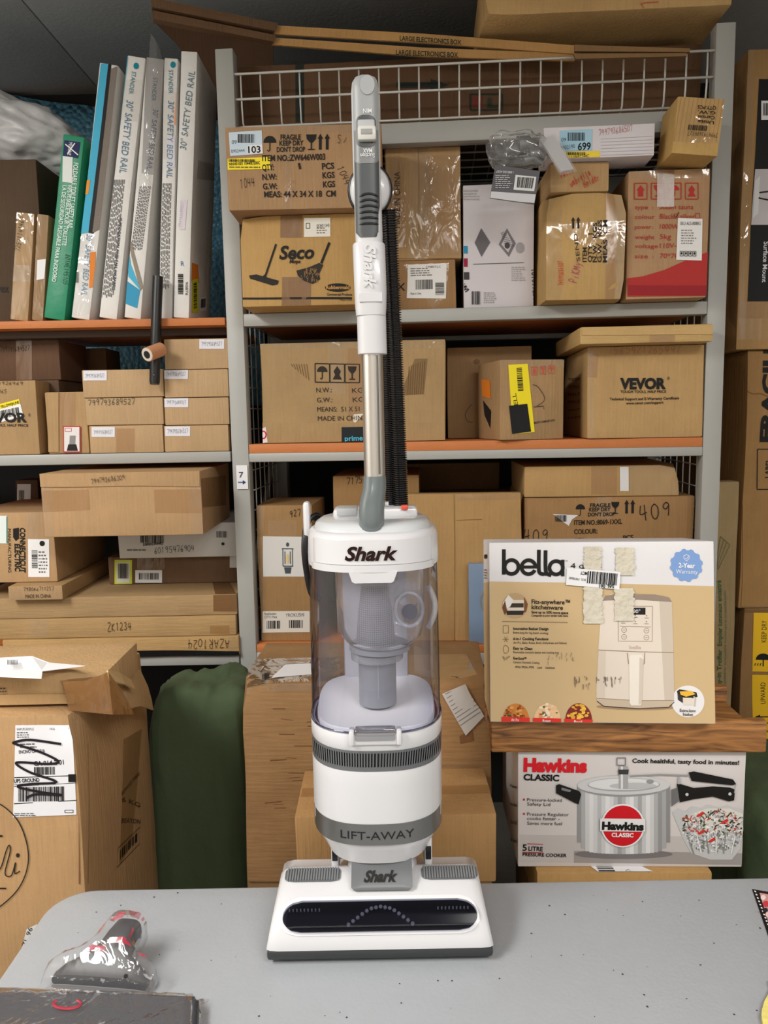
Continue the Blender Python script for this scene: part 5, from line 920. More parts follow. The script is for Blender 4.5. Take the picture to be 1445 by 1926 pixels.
# food pictures with red captions
rnd = random.Random(5)
for x, pal in ((945, [(206, 130, 60), (176, 96, 40), (226, 160, 80), (140, 70, 30), (60, 90, 40)]), (1004, [(236, 196, 150), (226, 150, 100), (70, 110, 50), (240, 226, 200), (176, 80, 50)]), (1063, [(130, 44, 36), (90, 30, 26), (240, 196, 80), (226, 170, 60), (160, 60, 40)])):
    a.ell(x + 26, 1354, 25, 30, pal[0], a0=180, a1=360, off=.0008)
    for k in range(46):
        t = rnd.uniform(.1, 3.04); r = rnd.uniform(0, .92); px = x + 26 - math.cos(t) * 24 * r; py = 1351 - math.sin(t) * 28 * r; q = rnd.uniform(2.2, 4.5)
        a.ell(px, py, q, q * rnd.uniform(.5, .9), pal[3 if k % 5 == 0 else rnd.randrange(5)] if x < 1060 or px < x + 24 or k % 4 == 0 else rnd.choice(pal[2:4]), off=.0011 + .00001 * k, n=8)
    a.poly([(x - 1, 1348 + (x - 945) * .03), (x + 52, 1349.5 + (x - 945) * .03), (x + 52, 1359 + (x - 945) * .03), (x - 1, 1357.5 + (x - 945) * .03)], (222, 52, 40), off=.0018); a.text({945: 'Air Fry', 1004: 'Roast', 1063: 'Broil'}[x], (x + 17, 1355.5 + (x - 945) * .03), (x + 32, 1356 + (x - 945) * .03), 5, WHT, bold=.01, off=.0024)
# torn strips and sticker
TORN = mat('torn_paper_strip', (216, 208, 190), rough=.8, bump=.6, bscale=80, var=.12)
def torn(r, seed):
    x0, y0, x1, y1 = r; rn = random.Random(seed); L2, R2 = [], []
    n = 22
    for i in range(n + 1): y = y0 + (y1 - y0) * i / n; L2.append((x0 + rn.uniform(-2, 2), y)); R2.append((x1 + rn.uniform(-2.5, 2.5), y))
    V = [a.uv('F', *p) for pq in zip(L2, R2) for p in pq]; fn, nn = a.FACES['F']
    link('torn_strip', [a.warp(fn(a, *v)) + nn * .003 for v in V], [(2 * i, 2 * i + 2, 2 * i + 3, 2 * i + 1) for i in range(n)], TORN, a.root)
torn((1098, 1028, 1131, 1078), 1); torn((1097, 1104, 1133, 1173), 2); torn((1157, 1030, 1192, 1082), 3); torn((1155, 1106, 1192, 1168), 4)
lb = a.label([(1066, 1068), (1166, 1076), (1164, 1109), (1064, 1100)], WHT, off=.0036, name='barcode_sticker'); a.barcode([(1105, 1074), (1161, 1079), (1159, 1101), (1103, 1097)], on=lb, off=.0044, n=26); a.text('SAL 061', (1154, 1100), (1126, 1099), 6.5, BLK, bold=.02, on=lb, off=.0052); a.text('MCY', (1104, 1076), (1091, 1075), 6, BLK, bold=.02, on=lb, off=.0044); a.text('BOL 19878688', (1101, 1089), (1070, 1085), 4.5, (60, 58, 58), on=lb, off=.0044)
rnd = random.Random(9)
for k in range(40): x = rnd.uniform(1080, 1180); y = 1279 + rnd.uniform(-7, 9); a.line([(x, y), (x, y + rnd.uniform(2, 10))], rnd.uniform(.6, 1.6), (120, 104, 90), off=.0024, part='scuffs')
for k in range(20): x = rnd.uniform(1030, 1080); y = 1230 + rnd.uniform(-4, 14); a.line([(x, y), (x, y + rnd.uniform(2, 7))], .8, (150, 128, 100), off=.0024, part='scuffs')
a.text('1', (912, 1050), (917, 1049), 8, BLK, face='L'); a.lines((912, 1070, 918, 1090), 4, (120, 118, 116), face='L'); a.done()
# ================================================================== upright vacuum on the table
VX = -.0165; VR = Vector((VX, 1.03, TZ))
vac = empty('upright_vacuum', VR, 'white upright vacuum cleaner with clear dust cup standing on the table', 'vacuum cleaner')
WP = mat('white_abs', (210, 210, 213), rough=.28, coat=.2); GP = mat('mid_grey_plastic', (98, 101, 104), rough=.3, coat=.2); LG = mat('light_grey_plastic', (178, 180, 182), rough=.38); DG = mat('charcoal_grip', (48, 51, 53), rough=.42); BK = mat('black_plastic', (18, 18, 20), rough=.35); SG = mat('soft_grey_plastic', (150, 152, 158), rough=.38)
def vl(n, v, f, m, smooth=True, sharp=35, par=None): return link(n, v, f, m, par or vac, smooth, VR, sharp)
def sring(cx, cy, z, a, b, n=3.2, N=64):
    o = []
    for k in range(N):
        t = 2 * math.pi * k / N; c, s_ = math.cos(t), math.sin(t); o.append(Vector((cx + a * math.copysign(abs(c) ** (2 / n), c), cy + b * math.copysign(abs(s_) ** (2 / n), s_), z)))
    return o
def loft(rings, cap=(True, True)):
    N = len(rings[0]); V = [p for r in rings for p in r]; Fc = []
    for i in range(len(rings) - 1):
        for k in range(N): Fc.append((i * N + k, i * N + (k + 1) % N, (i + 1) * N + (k + 1) % N, (i + 1) * N + k))
    if cap[0]: Fc.append(tuple(range(N))[::-1])
    if cap[1]: Fc.append(tuple(range((len(rings) - 1) * N, len(rings) * N)))
    return V, Fc
CA, CB, CYC, CN = .0925, .095, 1.09, 2.6
zf = lambda py, Y=.995: hY(706, py, Y).z
def canf(x, a=CA, b=CB, n=CN): u = min(.999, abs(x - VX) / a); return CYC - b * (1 - u ** n) ** (1 / n)
def shell(x0, x1, z0, z1, off, a=CA, b=CB, nx=28, nz=3, th=.0012, zc=None):
    """curved plate lying on the front of the canister"""
    V, Fc = [], []
    for lay in (off + th, off):
        for j in range(nz + 1):
            for i in range(nx + 1): x = x0 + (x1 - x0) * i / nx; V.append(Vector((x, canf(x, a, b) - lay, z0 + (z1 - z0) * j / nz)))
    W1 = nx + 1; N = W1 * (nz + 1)
    for j in range(nz):
        for i in range(nx): k = j * W1 + i; Fc.append((k, k + 1, k + W1 + 1, k + W1))
    bor = list(range(W1)) + [j * W1 + nx for j in range(1, nz + 1)] + [nz * W1 + i for i in range(nx - 1, -1, -1)] + [j * W1 for j in range(nz - 1, 0, -1)]
    Fc += [(bor[(i + 1) % len(bor)], bor[i], N + bor[i], N + bor[(i + 1) % len(bor)]) for i in range(len(bor))]
    return V, Fc
def vtext(name, t, x0, x1, z, h, surf, m, bold=.0, shear=0.0, off=.0016, par=None, flip=False):
    V, Fc, wd = glyphs(t, bold, shear); sx = (x1 - x0) / wd; o = []
    for x, y in V: X = x0 + x * sx; Z = z + y * h; o.append(Vector((X, surf(X, Z) - off, Z)))
    return vl(name, o, Fc, m, False, par=par)
# --- head
HX0, HX1 = -.1675, .1355; PRF = [(.943, .019), (.9435, .025), (.946, .034), (.952, .046), (.962, .057), (.978, .067), (1.0, .0748), (1.018, .0785), (1.034, .0805), (1.046, .076), (1.058, .056), (1.112, .046), (1.118, .019)]
def hood(t):     # t in 0..1 along the profile's top run
    k = t * (len(PRF) - 1); i = min(int(k), len(PRF) - 2); f = k - i; p, q = PRF[i], PRF[i + 1]; return (p[0] + (q[0] - p[0]) * f, p[1] + (q[1] - p[1]) * f)
rings = []
for i in range(15):
    s_ = -1 + 2 * i / 14; s_ = math.copysign(1 - (1 - abs(s_)) ** 1.8, s_); x = (HX0 + HX1) / 2 + (HX1 - HX0) / 2 * s_; e = max(0, abs(s_) - .93) / .07
    ring = [Vector((x, 1.03 + (y - 1.03) * (1 - .05 * e * e), TZ + .019 + (z - .019) * (1 - .16 * e * e))) for y, z in PRF]; rings.append(ring)
    for p in ring: p.x += (VX - x) * .0 - math.copysign(.012, s_) * abs(s_) * max(0, (p.z - TZ - .02) / .06)
V_, F_ = loft(rings); vl('head_housing', V_, F_, WP, sharp=60)
bm = bbox_bm((HX0 + .001, .941, TZ + .0065), (HX1 - .001, 1.118, TZ + .0192), .004); bmesh.ops.translate(bm, verts=bm.verts, vec=-VR); from_bm('head_base', bm, DG, vac)
for x in (HX0 + .022, HX1 - .022): tubeo('wheel', [(x - .008, .958, TZ + .0075), (x + .008, .958, TZ + .0075)], .0075, BK, vac, 16, VR); tubeo('wheel', [(x - .008, 1.09, TZ + .0085), (x + .008, 1.09, TZ + .0085)], .0085, BK, vac, 16, VR)
def hoodz(py, x=VX):   # profile parameter seen at a photo row
    best = min((abs((CY - F * (Vector((x, y, TZ + z)) - CAM).dot(UP) / (Vector((x, y, TZ + z)) - CAM).dot(FW)) - py), k) for k in range(221) for y, z in (hood(k / 220),)); return best[1] / 220
def hpatch(name, x0, x1, ta, tb_, off, m, rad=.2, n=14, par=None, nx=24):
    V, Fc = [], []
    for j in range(n + 1):
        f = j / n; t = ta + (tb_ - ta) * f; y, z = hood(t); y2, z2 = hood(min(1, t + .01)); nn = Vector((0, -(z2 - z), (y2 - y))).normalized()
        e = min(f, 1 - f) / rad if rad else 9; ins_ = 0 if e >= 1 else (1 - math.sqrt(max(0, 1 - (1 - e) ** 2))) * rad * .05
        for i in range(nx + 1): V.append(Vector((x0 + ins_ + (x1 - x0 - 2 * ins_) * i / nx, y, TZ + z)) + nn * off)
    for j in range(n):
        for i in range(nx): k = j * (nx + 1) + i; Fc.append((k, k + 1, k + nx + 2, k + nx + 1))
    return vl(name, V, Fc, m, sharp=None, par=par)
t0, t1 = hoodz(1750), hoodz(1696)
hpatch('window_frame', -.150, .118, t0 - .03, t1 + .03, .0012, mat('white_abs_rim', (224, 224, 226), rough=.25), .5)
wx0, wx1 = hY(533, 1722, .962).x, hY(897, 1722, .962).x
hpatch('window_recess', wx0, wx1, t0, t1, .0018, mat('dark_recess', (26, 27, 36), rough=.5), .5)
tv = []
for k in range(15):
    px = 656 + k * 8.6; py = 1739 - 33 * math.sin(math.pi * (k + .0) / 14) ** 1.1; y, z = hood(hoodz(py)); p = Vector((hY(px, py, y).x, y, TZ + z)); tv.append(tube_geo([p + Vector((0, -.001, .001)), p + Vector((0, -.004, .0035))], [.0030, .0022], 7))
for k in range(9): 
    for sx in (545 + k * 7, 880 - k * 7): y, z = hood(hoodz(1712)); p = Vector((hY(sx, 1712, y).x, y, TZ + z)); tv.append(tube_geo([p + Vector((0, -.001, .0005)), p + Vector((0, -.0025, .005))], [.0012, .0010], 6))
v_, f_ = merge(tv); vl('brush_bristles', v_, f_, mat('pale_bristle', (206, 206, 208), rough=.6))
hpatch('window', wx0, wx1, t0, t1, .0068, clear('smoked_window', (150, 152, 166), gloss=.012, edge=.12, rough=.12), .5)
# ribbed pads, centre plate
tp0, tp1 = hoodz(1657), hoodz(1632)
for xa, xb in ((537, 641), (793, 898)):
    X0_, X1_ = hY(xa, 1642, 1.02).x, hY(xb, 1642, 1.02).x; pad = hpatch('ribbed_pad', X0_, X1_, tp0, tp1, .0016, GP, .25)
    rb = []
    for k in range(20):
        x = X0_ + .004 + (X1_ - X0_ - .008) * k / 19; rb.append(tube_geo([Vector((x, hood(tp0 + .006 + (tp1 - tp0 - .012) * q / 6)[0], TZ + hood(tp0 + .006 + (tp1 - tp0 - .012) * q / 6)[1] + .0024)) for q in range(7)], .0013, 6))
    v_, f_ = merge(rb); vl('ribs', v_, f_, mat('rib_grey', (122, 125, 128), rough=.35))
nx0, nx1 = hY(652, 1650, 1.0).x, hY(786, 1650, 1.0).x
neck = [sring((nx0 + nx1) / 2, 1.075, TZ + z, a, b, 4, 40) for z, a, b in ((.060, .052, .070), (.074, .050, .062), (.086, .047, .054), (.100, .045, .050))]
V_, F_ = loft(neck); vl('neck', V_, F_, WP, sharp=50)
gx0, gx1 = hY(662, 1640, 1.015).x, hY(775, 1640, 1.015).x
pl_ = [[Vector((x, y, z)) for x in (gx0, gx1)] for y, z in ((.990, TZ + .0765), (1.000, TZ + .087), (1.012, TZ + .100), (1.016, TZ + .104))]
bm = bmesh.new(); vv = []
for (y, z), ins_ in zip(((.987, TZ + .0745), (.9885, TZ + .0785), (1.006, TZ + .094), (1.020, TZ + .106)), (.004, 0, 0, 0)): vv.append([bm.verts.new(Vector((gx0 + ins_ + (gx1 - gx0 - 2 * ins_) * i / 6, y, z)) - VR) for i in range(7)])
for r in range(3):
    for i in range(6): bm.faces.new((vv[r][i], vv[r][i + 1], vv[r + 1][i + 1], vv[r + 1][i]))
e = bmesh.ops.extrude_face_region(bm, geom=bm.faces[:]); bmesh.ops.translate(bm, verts=[g for g in e['geom'] if isinstance(g, bmesh.types.BMVert)], vec=(0, .02, -.008)); from_bm('name_plate', bm, GP, vac)
pls = lambda X, Z: .9885 + (Z - TZ - .0785) * (1.020 - .9885) / (.106 - .0785)
vtext('plate_lettering', 'Shark', hY(684, 1636, 1.0).x, hY(748, 1636, 1.0).x, TZ + .0840, .0098, pls, ink(BLK), .04, .35, .0022)
for px in (631, 806): 
    x = hY(px, 1630, 1.05).x; bm = bbox_bm((x - .0055, 1.045, TZ + .06), (x + .0055, 1.10, TZ + .13), .003); bmesh.ops.translate(bm, verts=bm.verts, vec=-VR); from_bm('hinge_arm', bm, WP, vac)
    bm = bbox_bm((x - .004, 1.0435, TZ + .084), (x + .004, 1.048, TZ + .104), .001); bmesh.ops.translate(bm, verts=bm.verts, vec=-VR); from_bm('hinge_pin', bm, BK, vac)
# --- motor body
zb0 = zf(1620, 1.02)
sec = [(zb0, .066, .074), (zb0 + .004, .0745, .082), (zf(1606), .0855, .0885), (zf(1591), .0925, .0945), (zf(1572), .0945, .0958), (zf(1480), .0945, .0958), (zf(1455), .0945, .0958), (zf(1449), .0935, .0948)]
V_, F_ = loft([sring(VX, CYC, z, a, b, CN) for z, a, b in sec]); vl('motor_housing', V_, F_, WP, sharp=40)
A2, B2 = .0945, .0958
band = shell(VX - .0925, VX + .0925, zf(1589), zf(1550), .0002, A2, B2, 40, 3, .0010); vl('silver_band', *band, mat('brushed_silver', (128, 128, 126), rough=.3, metal=.75), sharp=35)
vtext('band_lettering', 'LIFT-AWAY', hY(640, 1565, .995).x, hY(780, 1565, .995).x, zf(1578), .0118, lambda X, Z: canf(X, A2, B2), BK, .0, 0, .0018)
V_, F_ = loft([sring(VX, CYC, z, a, b, CN) for z, a, b in ((zf(1450), .0925, .0938), (zf(1412), .0925, .0938))]); vl('vent_recess', V_, F_, BK, sharp=40)
for za, zb_ in ((1451, 1443), (1417, 1411)):
    V_, F_ = loft([sring(VX, CYC, zf(za), .0945, .0958, CN), sring(VX, CYC, zf(zb_), .0945, .0958, CN)]); vl('vent_rim', V_, F_, GP, sharp=40)
fn_ = []
for k in range(-26, 27):
    u = k / 26.5; u = math.copysign(abs(u) ** .92, u); x = VX + A2 * .985 * u; dx = .0009; sl = .0022 * (u + .4)
    q = [(x - dx, zf(1444)), (x + dx, zf(1444)), (x + dx + sl, zf(1415)), (x - dx + sl, zf(1415))]
    v = [Vector((X, canf(X, A2, B2) - .0003, Z)) for X, Z in q] + [Vector((X, canf(X, A2, B2) + .003, Z)) for X, Z in q]; fn_.append((v, [(0, 1, 2, 3), (1, 5, 6, 2), (4, 0, 3, 7), (0, 4, 5, 1), (3, 2, 6, 7)]))
v_, f_ = merge(fn_); vl('vent_fins', v_, f_, GP, False)
# --- dust cup
zr0, zr1 = zf(1413), zf(1380)
V_, F_ = loft([sring(VX, CYC, z, a, a + .002, CN) for z, a in ((zr0, .0935), (zr0 + .003, .0950), (zr1 - .002, .0950), (zr1, .0935), (zr1, .0895), (zr1 - .012, .0895))], (True, True)); vl('cup_base_ring', V_, F_, WP, sharp=40)
V_, F_ = loft([sring(VX, CYC, z, a * .915, b * .93, 3.3) for z, a, b in ((0, CA, CB), (.006, CA, CB), (.008, CA * .985, CB * .985))])
for v in V_: v.z = v.z + zr1 - .004 + (v.y - (CYC - CB)) * .10
vl('cup_floor', V_, F_, mat('ivory_plastic', (242, 242, 238), rough=.45), sharp=40)
CUP = clear('clear_cup', (243, 243, 248), gloss=.05, edge=.40, rough=.03, side=(134, 138, 186))
ztc = zf(1068)
V_, F_ = loft([sring(VX, CYC, z, a, a + .0025, CN, 96) for z, a in ((zr1 - .004, .0935), (zr1 + .05, .0930), ((zr1 + ztc) / 2, .0922), (ztc - .04, .0912), (ztc, .0905))], (False, False)); vl('dust_cup', V_, F_, CUP, sharp=None)
rim = sring(VX, CYC, zr1 + .001, .0938, .0963, CN, 96); tubeo('cup_rim', rim + rim[:2], .0016, clear('clear_edge', (170, 176, 206), gloss=.15, edge=.7), vac, 6, VR, False)
def lathe(name, prof, cx, cy, m, N=40, cap=(True, True), sharp=40): V_, F_ = loft([sring(cx, cy, z, r, r, 2, N) for r, z in prof], cap); return vl(name, V_, F_, m, sharp=sharp)
LX = hY(709, 1220, 1.06).x; LY = 1.075
zi = lambda py: hY(709, py, LY).z
SHR = film('smoky_shroud', (206, 207, 212), .34, rough=.1, bump=0.0)
bx = hY(716, 1150, LY).x
lathe('cyclone_shroud', [(.0640, zi(1062)), (.0635, zi(1120)), (.0620, zi(1170)), (.0580, zi(1192)), (.0500, zi(1204)), (.0420, zi(1210)), (.0425, zi(1214)), (.0400, zi(1216))], bx, LY + .005, SHR, 56, (False, False), None)
lathe('shroud_ring', [(.0405, zi(1222)), (.0440, zi(1220)), (.0440, zi(1212)), (.0400, zi(1210))], bx - .002, LY + .004, SG)
lathe('lower_ring', [(.0330, zi(1238)), (.0375, zi(1236)), (.0380, zi(1224)), (.0340, zi(1222))], LX, LY, SHR)
MESH = NT('perforated_metal'); P(MESH, Roughness=.4, Metallic=.2); tc = MESH.n('ShaderNodeTexCoord'); sp = MESH.n('ShaderNodeSeparateXYZ'); MESH.l(tc.outputs['Object'], sp.inputs[0])
at = MESH.n('ShaderNodeMath', operation='MULTIPLY', i_1=1.0); MESH.l(sp.outputs['X'], at.inputs[0])
cb_ = MESH.n('ShaderNodeCombineXYZ'); MESH.l(at.outputs[0], cb_.inputs[0]); MESH.l(sp.outputs['Z'], cb_.inputs[1])
vo = MESH.n('ShaderNodeTexVoronoi', i_Scale=330.0, i_Randomness=0.0); vo.voronoi_dimensions = '2D'; MESH.l(cb_.outputs[0], vo.inputs['Vector']); rp = MESH.n('ShaderNodeValToRGB'); rp.color_ramp.interpolation = 'CONSTANT'
rp.color_ramp.elements[0].color = lin((52, 50, 56)); rp.color_ramp.elements[1].position = .30; rp.color_ramp.elements[1].color = lin((156, 154, 160)); MESH.l(vo.outputs['Distance'], rp.inputs[0]); MESH.l(rp.outputs[0], MESH.b.inputs['Base Color'])
mx = hY(706, 1150, LY).x
lathe('mesh_filter', [(.0180, zi(1070)), (.0190, zi(1100)), (.0245, zi(1150)), (.0285, zi(1208)), (.0270, zi(1212))], mx, LY, MESH.m, 40)
lathe('filter_collar', [(.030, zi(1096)), (.033, zi(1090)), (.033, zi(1060))], mx, LY + .004, SHR, 40, (False, False))
lathe('centre_duct', [(.0270, zi(1320)), (.0270, zi(1235)), (.0300, zi(1226)), (.0300, zi(1220))], LX, LY, SG, 44)
tubeo('duct_seam', [(LX + .0015, LY - .0270, zi(1302)), (LX + .0015, LY - .0270, zi(1236))], .0006, LG, vac, 6, VR)
ic = hY(770, 1146, 1.02); path = [ic + Vector((0, .045, .012)), ic + Vector((0, .012, 0)), ic]
tubeo('inlet_port', [Vector(p) for p in path], [.021, .0205, .0195], SHR, vac, 28, VR, False)
rg = [ic + Vector((.0185 * math.cos(t * math.pi / 14), -.001, .0235 * math.sin(t * math.pi / 14))) for t in range(29)]; tubeo('port_ring', rg, .0028, SHR, vac, 8, VR, False)
tubeo('port_hole', [ic + Vector((.001, .002, -.004)), ic + Vector((.001, .004, -.004))], [.0105, .0105], mat('port_dark', (96, 96, 108), rough=.4), vac, 24, VR)
rg2 = [ic + Vector((.026 + .010 * math.sin(t * math.pi / 10), .012, .03 - .006 * t)) for t in range(11)]; tubeo('port_rib', rg2, .0042, SHR, vac, 8, VR)
# latch
lx0, lx1 = hY(655, 1384, .99).x, hY(757, 1384, .99).x
for nm, a_, b_, z_a, z_b, yo, m in (('latch_frame', lx0, lx1, 1399, 1378, .006, WP), ('latch', lx0 + .009, lx1 - .009, 1390, 1370, .0085, clear('clear_latch', (214, 214, 216), gloss=.2, edge=.7))):
    bm = bbox_bm((a_, canf((a_ + b_) / 2) - yo, zf(z_a)), (b_, canf(VX) + .012, zf(z_b)), .0025); bmesh.ops.translate(bm, verts=bm.verts, vec=-VR); from_bm(nm, bm, m, vac)
for a_ in (lx0 + .001, lx1 - .008):
    bm = bbox_bm((a_, canf(VX) - .0085, zf(1398)), (a_ + .007, canf(VX) + .012, zf(1372)), .002); bmesh.ops.translate(bm, verts=bm.verts, vec=-VR); from_bm('latch_hinge', bm, WP, vac)
# --- top cap
zc0, zc1 = zf(1074), zf(1006)
cs = [(zc0 - .001, .0895, .092), (zc0, .0920, .0945), (zc0 + .006, .0925, .0955), (zc1 - .010, .0915, .0935), (zc1 - .003, .0890, .0895), (zc1, .0840, .0840)]
V_, F_ = loft([sring(VX, CYC, z, a, b, CN) for z, a, b in cs]); vl('top_cap', V_, F_, WP, sharp=50)
cs = [(zc1 - .001, .0830, .0820), (zc1 + .006, .0815, .0780), (zc1 + .011, .0740, .0690)]
V_, F_ = loft([sring(VX, CYC + .006, z, a, b, CN) for z, a, b in cs]); vl('cap_lid', V_, F_, mat('pale_grey_lid', (200, 203, 206), rough=.25, coat=.3), sharp=50)
vl('logo_panel', *shell(VX - .080, VX + .080, zf(1062), zf(1016), .0002, .0925, .0955, 40, 3, .0006), mat('pearl_panel', (214, 214, 217), rough=.22, coat=.3))
vl('cap_lip', *shell(VX - .083, VX + .083, zf(1076), zf(1063), .0004, .0925, .0955, 40, 2, .0025), WP)
tb4 = [Vector((hY(x, y, .99).x, canf(VX) - .0026, zf(y))) for x, y in ((655, 1074), (748, 1074), (741, 1093), (736, 1096), (667, 1096), (662, 1093))]
vl('cap_tab', tb4 + [v + Vector((0, .006, 0)) for v in tb4], [tuple(range(6))[::-1], tuple(range(6, 12))] + [(i, (i + 1) % 6, 6 + (i + 1) % 6, 6 + i) for i in range(6)], WP, False)
lg0 = vtext('logo', 'Shark', hY(648, 1050, .99).x, hY(749, 1050, .99).x, zf(1053), .0182, lambda X, Z: canf(X, .0925, .0955), mat('dark_chrome_logo', (58, 40, 40), rough=.12, metal=.85), .035, .28, .0022)
def vbox(nm, lo, hi, m, bev=.003): bm = bbox_bm(lo, hi, bev); bmesh.ops.translate(bm, verts=bm.verts, vec=-VR); return from_bm(nm, bm, m, vac)
zt_ = zc1 + .010
vbox('carry_handle', (hY(628, 970, 1.12).x, 1.10, zt_ - .004), (hY(785, 970, 1.12).x, 1.150, zt_ + .012), WP, .005)
vbox('handle_inlay', (hY(634, 970, 1.10).x, 1.098, zt_ + .002), (hY(672, 970, 1.10).x, 1.14, zt_ + .0135), LG, .002)
vbox('rear_spine', (VX - .05, 1.165, TZ + .14), (VX + .05, 1.19, zt_), WP, .006)
vbox('release_button', (hY(755, 965, 1.10).x, 1.096, zt_ + .010), (hY(768, 965, 1.10).x, 1.106, zt_ + .0165), mat('red_button', (226, 84, 60), rough=.4), .0015)
# --- wand, grip
GX = hY(690, 300, 1.04).x; GY = 1.04
gz = lambda py, Y=GY - .018: hY(690, py, Y).z
def col(name, secs, m, n=3.0, N=32, cy=GY, sharp=40): V_, F_ = loft([sring(x, y, z, a, b, n, N) for z, x, y, a, b in secs]); return vl(name, V_, F_, m, sharp=sharp)
exa = hY(699, 985, 1.02).x; txm = hY(703, 780, GY).x
col('elbow', [(zc1 + .001, exa, 1.030, .0155, .0150), (zc1 + .004, exa, 1.030, .0172, .0165), (gz(965), exa, 1.031, .0176, .0175), (gz(945), exa + .0012, 1.033, .0170, .0172), (gz(920), txm - .0005, 1.037, .0158, .0162), (gz(897), txm, GY, .0152, .0156)], mat('slate_gloss', (104, 112, 114), rough=.15, coat=.5), 2.4)
tubeo('wand_tube', [(txm, GY, gz(900)), (txm - .0005, GY, gz(660))], .0143, mat('polished_steel', (222, 218, 214), rough=.28, metal=1.0), vac, 32, VR)
tubeo('tube_groove', [(txm + .0065, GY - .0128, gz(893)), (txm + .006, GY - .0128, gz(668))], .0014, mat('groove_dark', (120, 116, 112), rough=.4, metal=.8), vac, 8, VR)
cx6 = hY(700, 620, GY).x; cx5 = hY(695, 510, GY).x
col('sleeve', [(gz(665), cx6, GY, .0188, .0180), (gz(664), cx6, GY, .0194, .0186), (gz(580), cx6 - .0005, GY, .0192, .0190)], WP, 2.6)
col('latch_collar', [(gz(592), cx6 - .001, GY, .0196, .0195), (gz(575), cx6 - .001, GY, .0206, .0205), (gz(545), cx5 + .001, GY, .0212, .0215), (gz(458), cx5, GY, .0212, .0215), (gz(455), cx5, GY, .0200, .0200)], WP, 3.4)
V_, F_, wd_ = glyphs('Shark', .03, .2)                      # raised lettering reading down the collar
la, lb_ = gz(461), gz(544); ov = []
for lay in (0, 1):
    for x, y in V_: ov.append(Vector((hY(686, 500, GY - .02).x + (y) * .0150, GY - .0214 - .0016 * lay, la - (la - lb_) * x / wd_)))
nf = len(V_); from collections import Counter
ec = Counter(); 
for f in F_:
    for i in range(len(f)): ec[(f[i], f[(i + 1) % len(f)])] += 1
sides = [(a_, b_, nf + b_, nf + a_) for (a_, b_) in ec if (b_, a_) not in ec]
vl('raised_lettering', ov, [tuple(nf + i for i in f) for f in F_] + sides, mat('white_abs_letter', (214, 214, 216), rough=.3), False)
vl('release_tab', [Vector(v) for v in ((cx5 - .013, GY - .0222, gz(568)), (cx5 + .016, GY - .0222, gz(568)), (cx5 + .016, GY - .0222, gz(552)), (cx5 - .013, GY - .0222, gz(552)), (cx5 - .013, GY - .014, gz(572)), (cx5 + .016, GY - .014, gz(572)), (cx5 + .016, GY - .014, gz(548)), (cx5 - .013, GY - .014, gz(548)))], [(0, 1, 2, 3), (0, 4, 5, 1), (1, 5, 6, 2), (2, 6, 7, 3), (3, 7, 4, 0)], WP, False)
col('grip_housing', [(gz(456), GX + .001, GY, .0175, .018), (gz(440), GX + .001, GY, .0178, .019), (gz(330), GX, GY, .0176, .019), (gz(250), GX - .0004, GY, .0178, .018), (gz(165), GX - .0006, GY, .0176, .017), (gz(148), GX - .0006, GY, .0165, .0155), (gz(138), GX - .0006, GY, .0128, .012), (gz(133), GX - .0006, GY, .006, .007)], WP, 3.0, 36)
def gfront(x, z, c=None): u = min(.97, abs(x - GX) / .0178); return GY - .0185 * (1 - u ** 3) ** (1 / 3)
def gplate(name, ya, yb, hw, off, m, rt_=0.0, rb=0.0, nz=20, cx=None):
    V, Fc = [], []; nx = 12; za, zb_ = gz(ya), gz(yb); cx = GX if cx is None else cx
    for j in range(nz + 1):
        z = za + (zb_ - za) * j / nz; w_ = hw
        if rt_ and za - z < rt_: w_ = hw - rt_ * .9 + math.sqrt(max(0, rt_ ** 2 - (rt_ - (za - z)) ** 2)) * .9
        if rb and z - zb_ < rb: w_ = hw - rb * .9 + math.sqrt(max(0, rb ** 2 - (rb - (z - zb_)) ** 2)) * .9
        zz_ = max(0, (z - gz(165)) / (gz(133) - gz(165))); bk = .010 * zz_ ** 2
        for i in range(nx + 1): x = cx + w_ * (-1 + 2 * i / nx); V.append(Vector((x, gfront(x, z) - off + bk, z)))
    for j in range(nz):
        for i in range(nx): k = j * (nx + 1) + i; Fc.append((k, k + nx + 1, k + nx + 2, k + 1))
    return vl(name, V, Fc, m, sharp=None)
gplate('grip_plate', 244, 446, .0158, .0012, mat('graphite_grip', (74, 78, 80), rough=.42), 0, .006)
gplate('thumb_pad', 136, 245, .0160, .0014, mat('satin_grey_pad', (156, 159, 160), rough=.42), .013, 0)
gplate('neck_plate', 244, 308, .0158, .0016, mat('satin_grey_neck', (124, 127, 128), rough=.36), 0, .008)
pd = hY(691, 160, GY - .02); lathe_p = [pd + Vector((.0092 * math.cos(t * math.pi / 16), -.0012, .0115 * math.sin(t * math.pi / 16))) for t in range(32)]
vl('thumb_disc', lathe_p + [v + Vector((0, .006, 0)) for v in lathe_p], [tuple(range(32))[::-1]] + [(i, (i + 1) % 32, 32 + (i + 1) % 32, 32 + i) for i in range(32)], mat('satin_grey_disc', (164, 167, 168), rough=.4))
gplate('slider_recess', 217, 278, .0128, .0020, mat('recess_grey', (70, 72, 74), rough=.4), .009, .009)
def gbox(nm, xa, xb, ya, yb, y0, y1, m, bev=.002): return vbox(nm, (hY(xa, (ya + yb) / 2, GY - .02).x, GY - y1, gz(yb)), (hY(xb, (ya + yb) / 2, GY - .02).x, GY - y0, gz(ya)), m, bev)
gbox('slider', 673, 706, 226, 268, .012, .0235, LG, .003); gbox('slider_button', 673, 708, 240, 268, .015, .0275, mat('pale_button', (206, 206, 200), rough=.35), .003); gbox('slider_notch', 679, 701, 247, 258, .02, .0282, mat('button_notch', (150, 150, 148), rough=.4), .001)
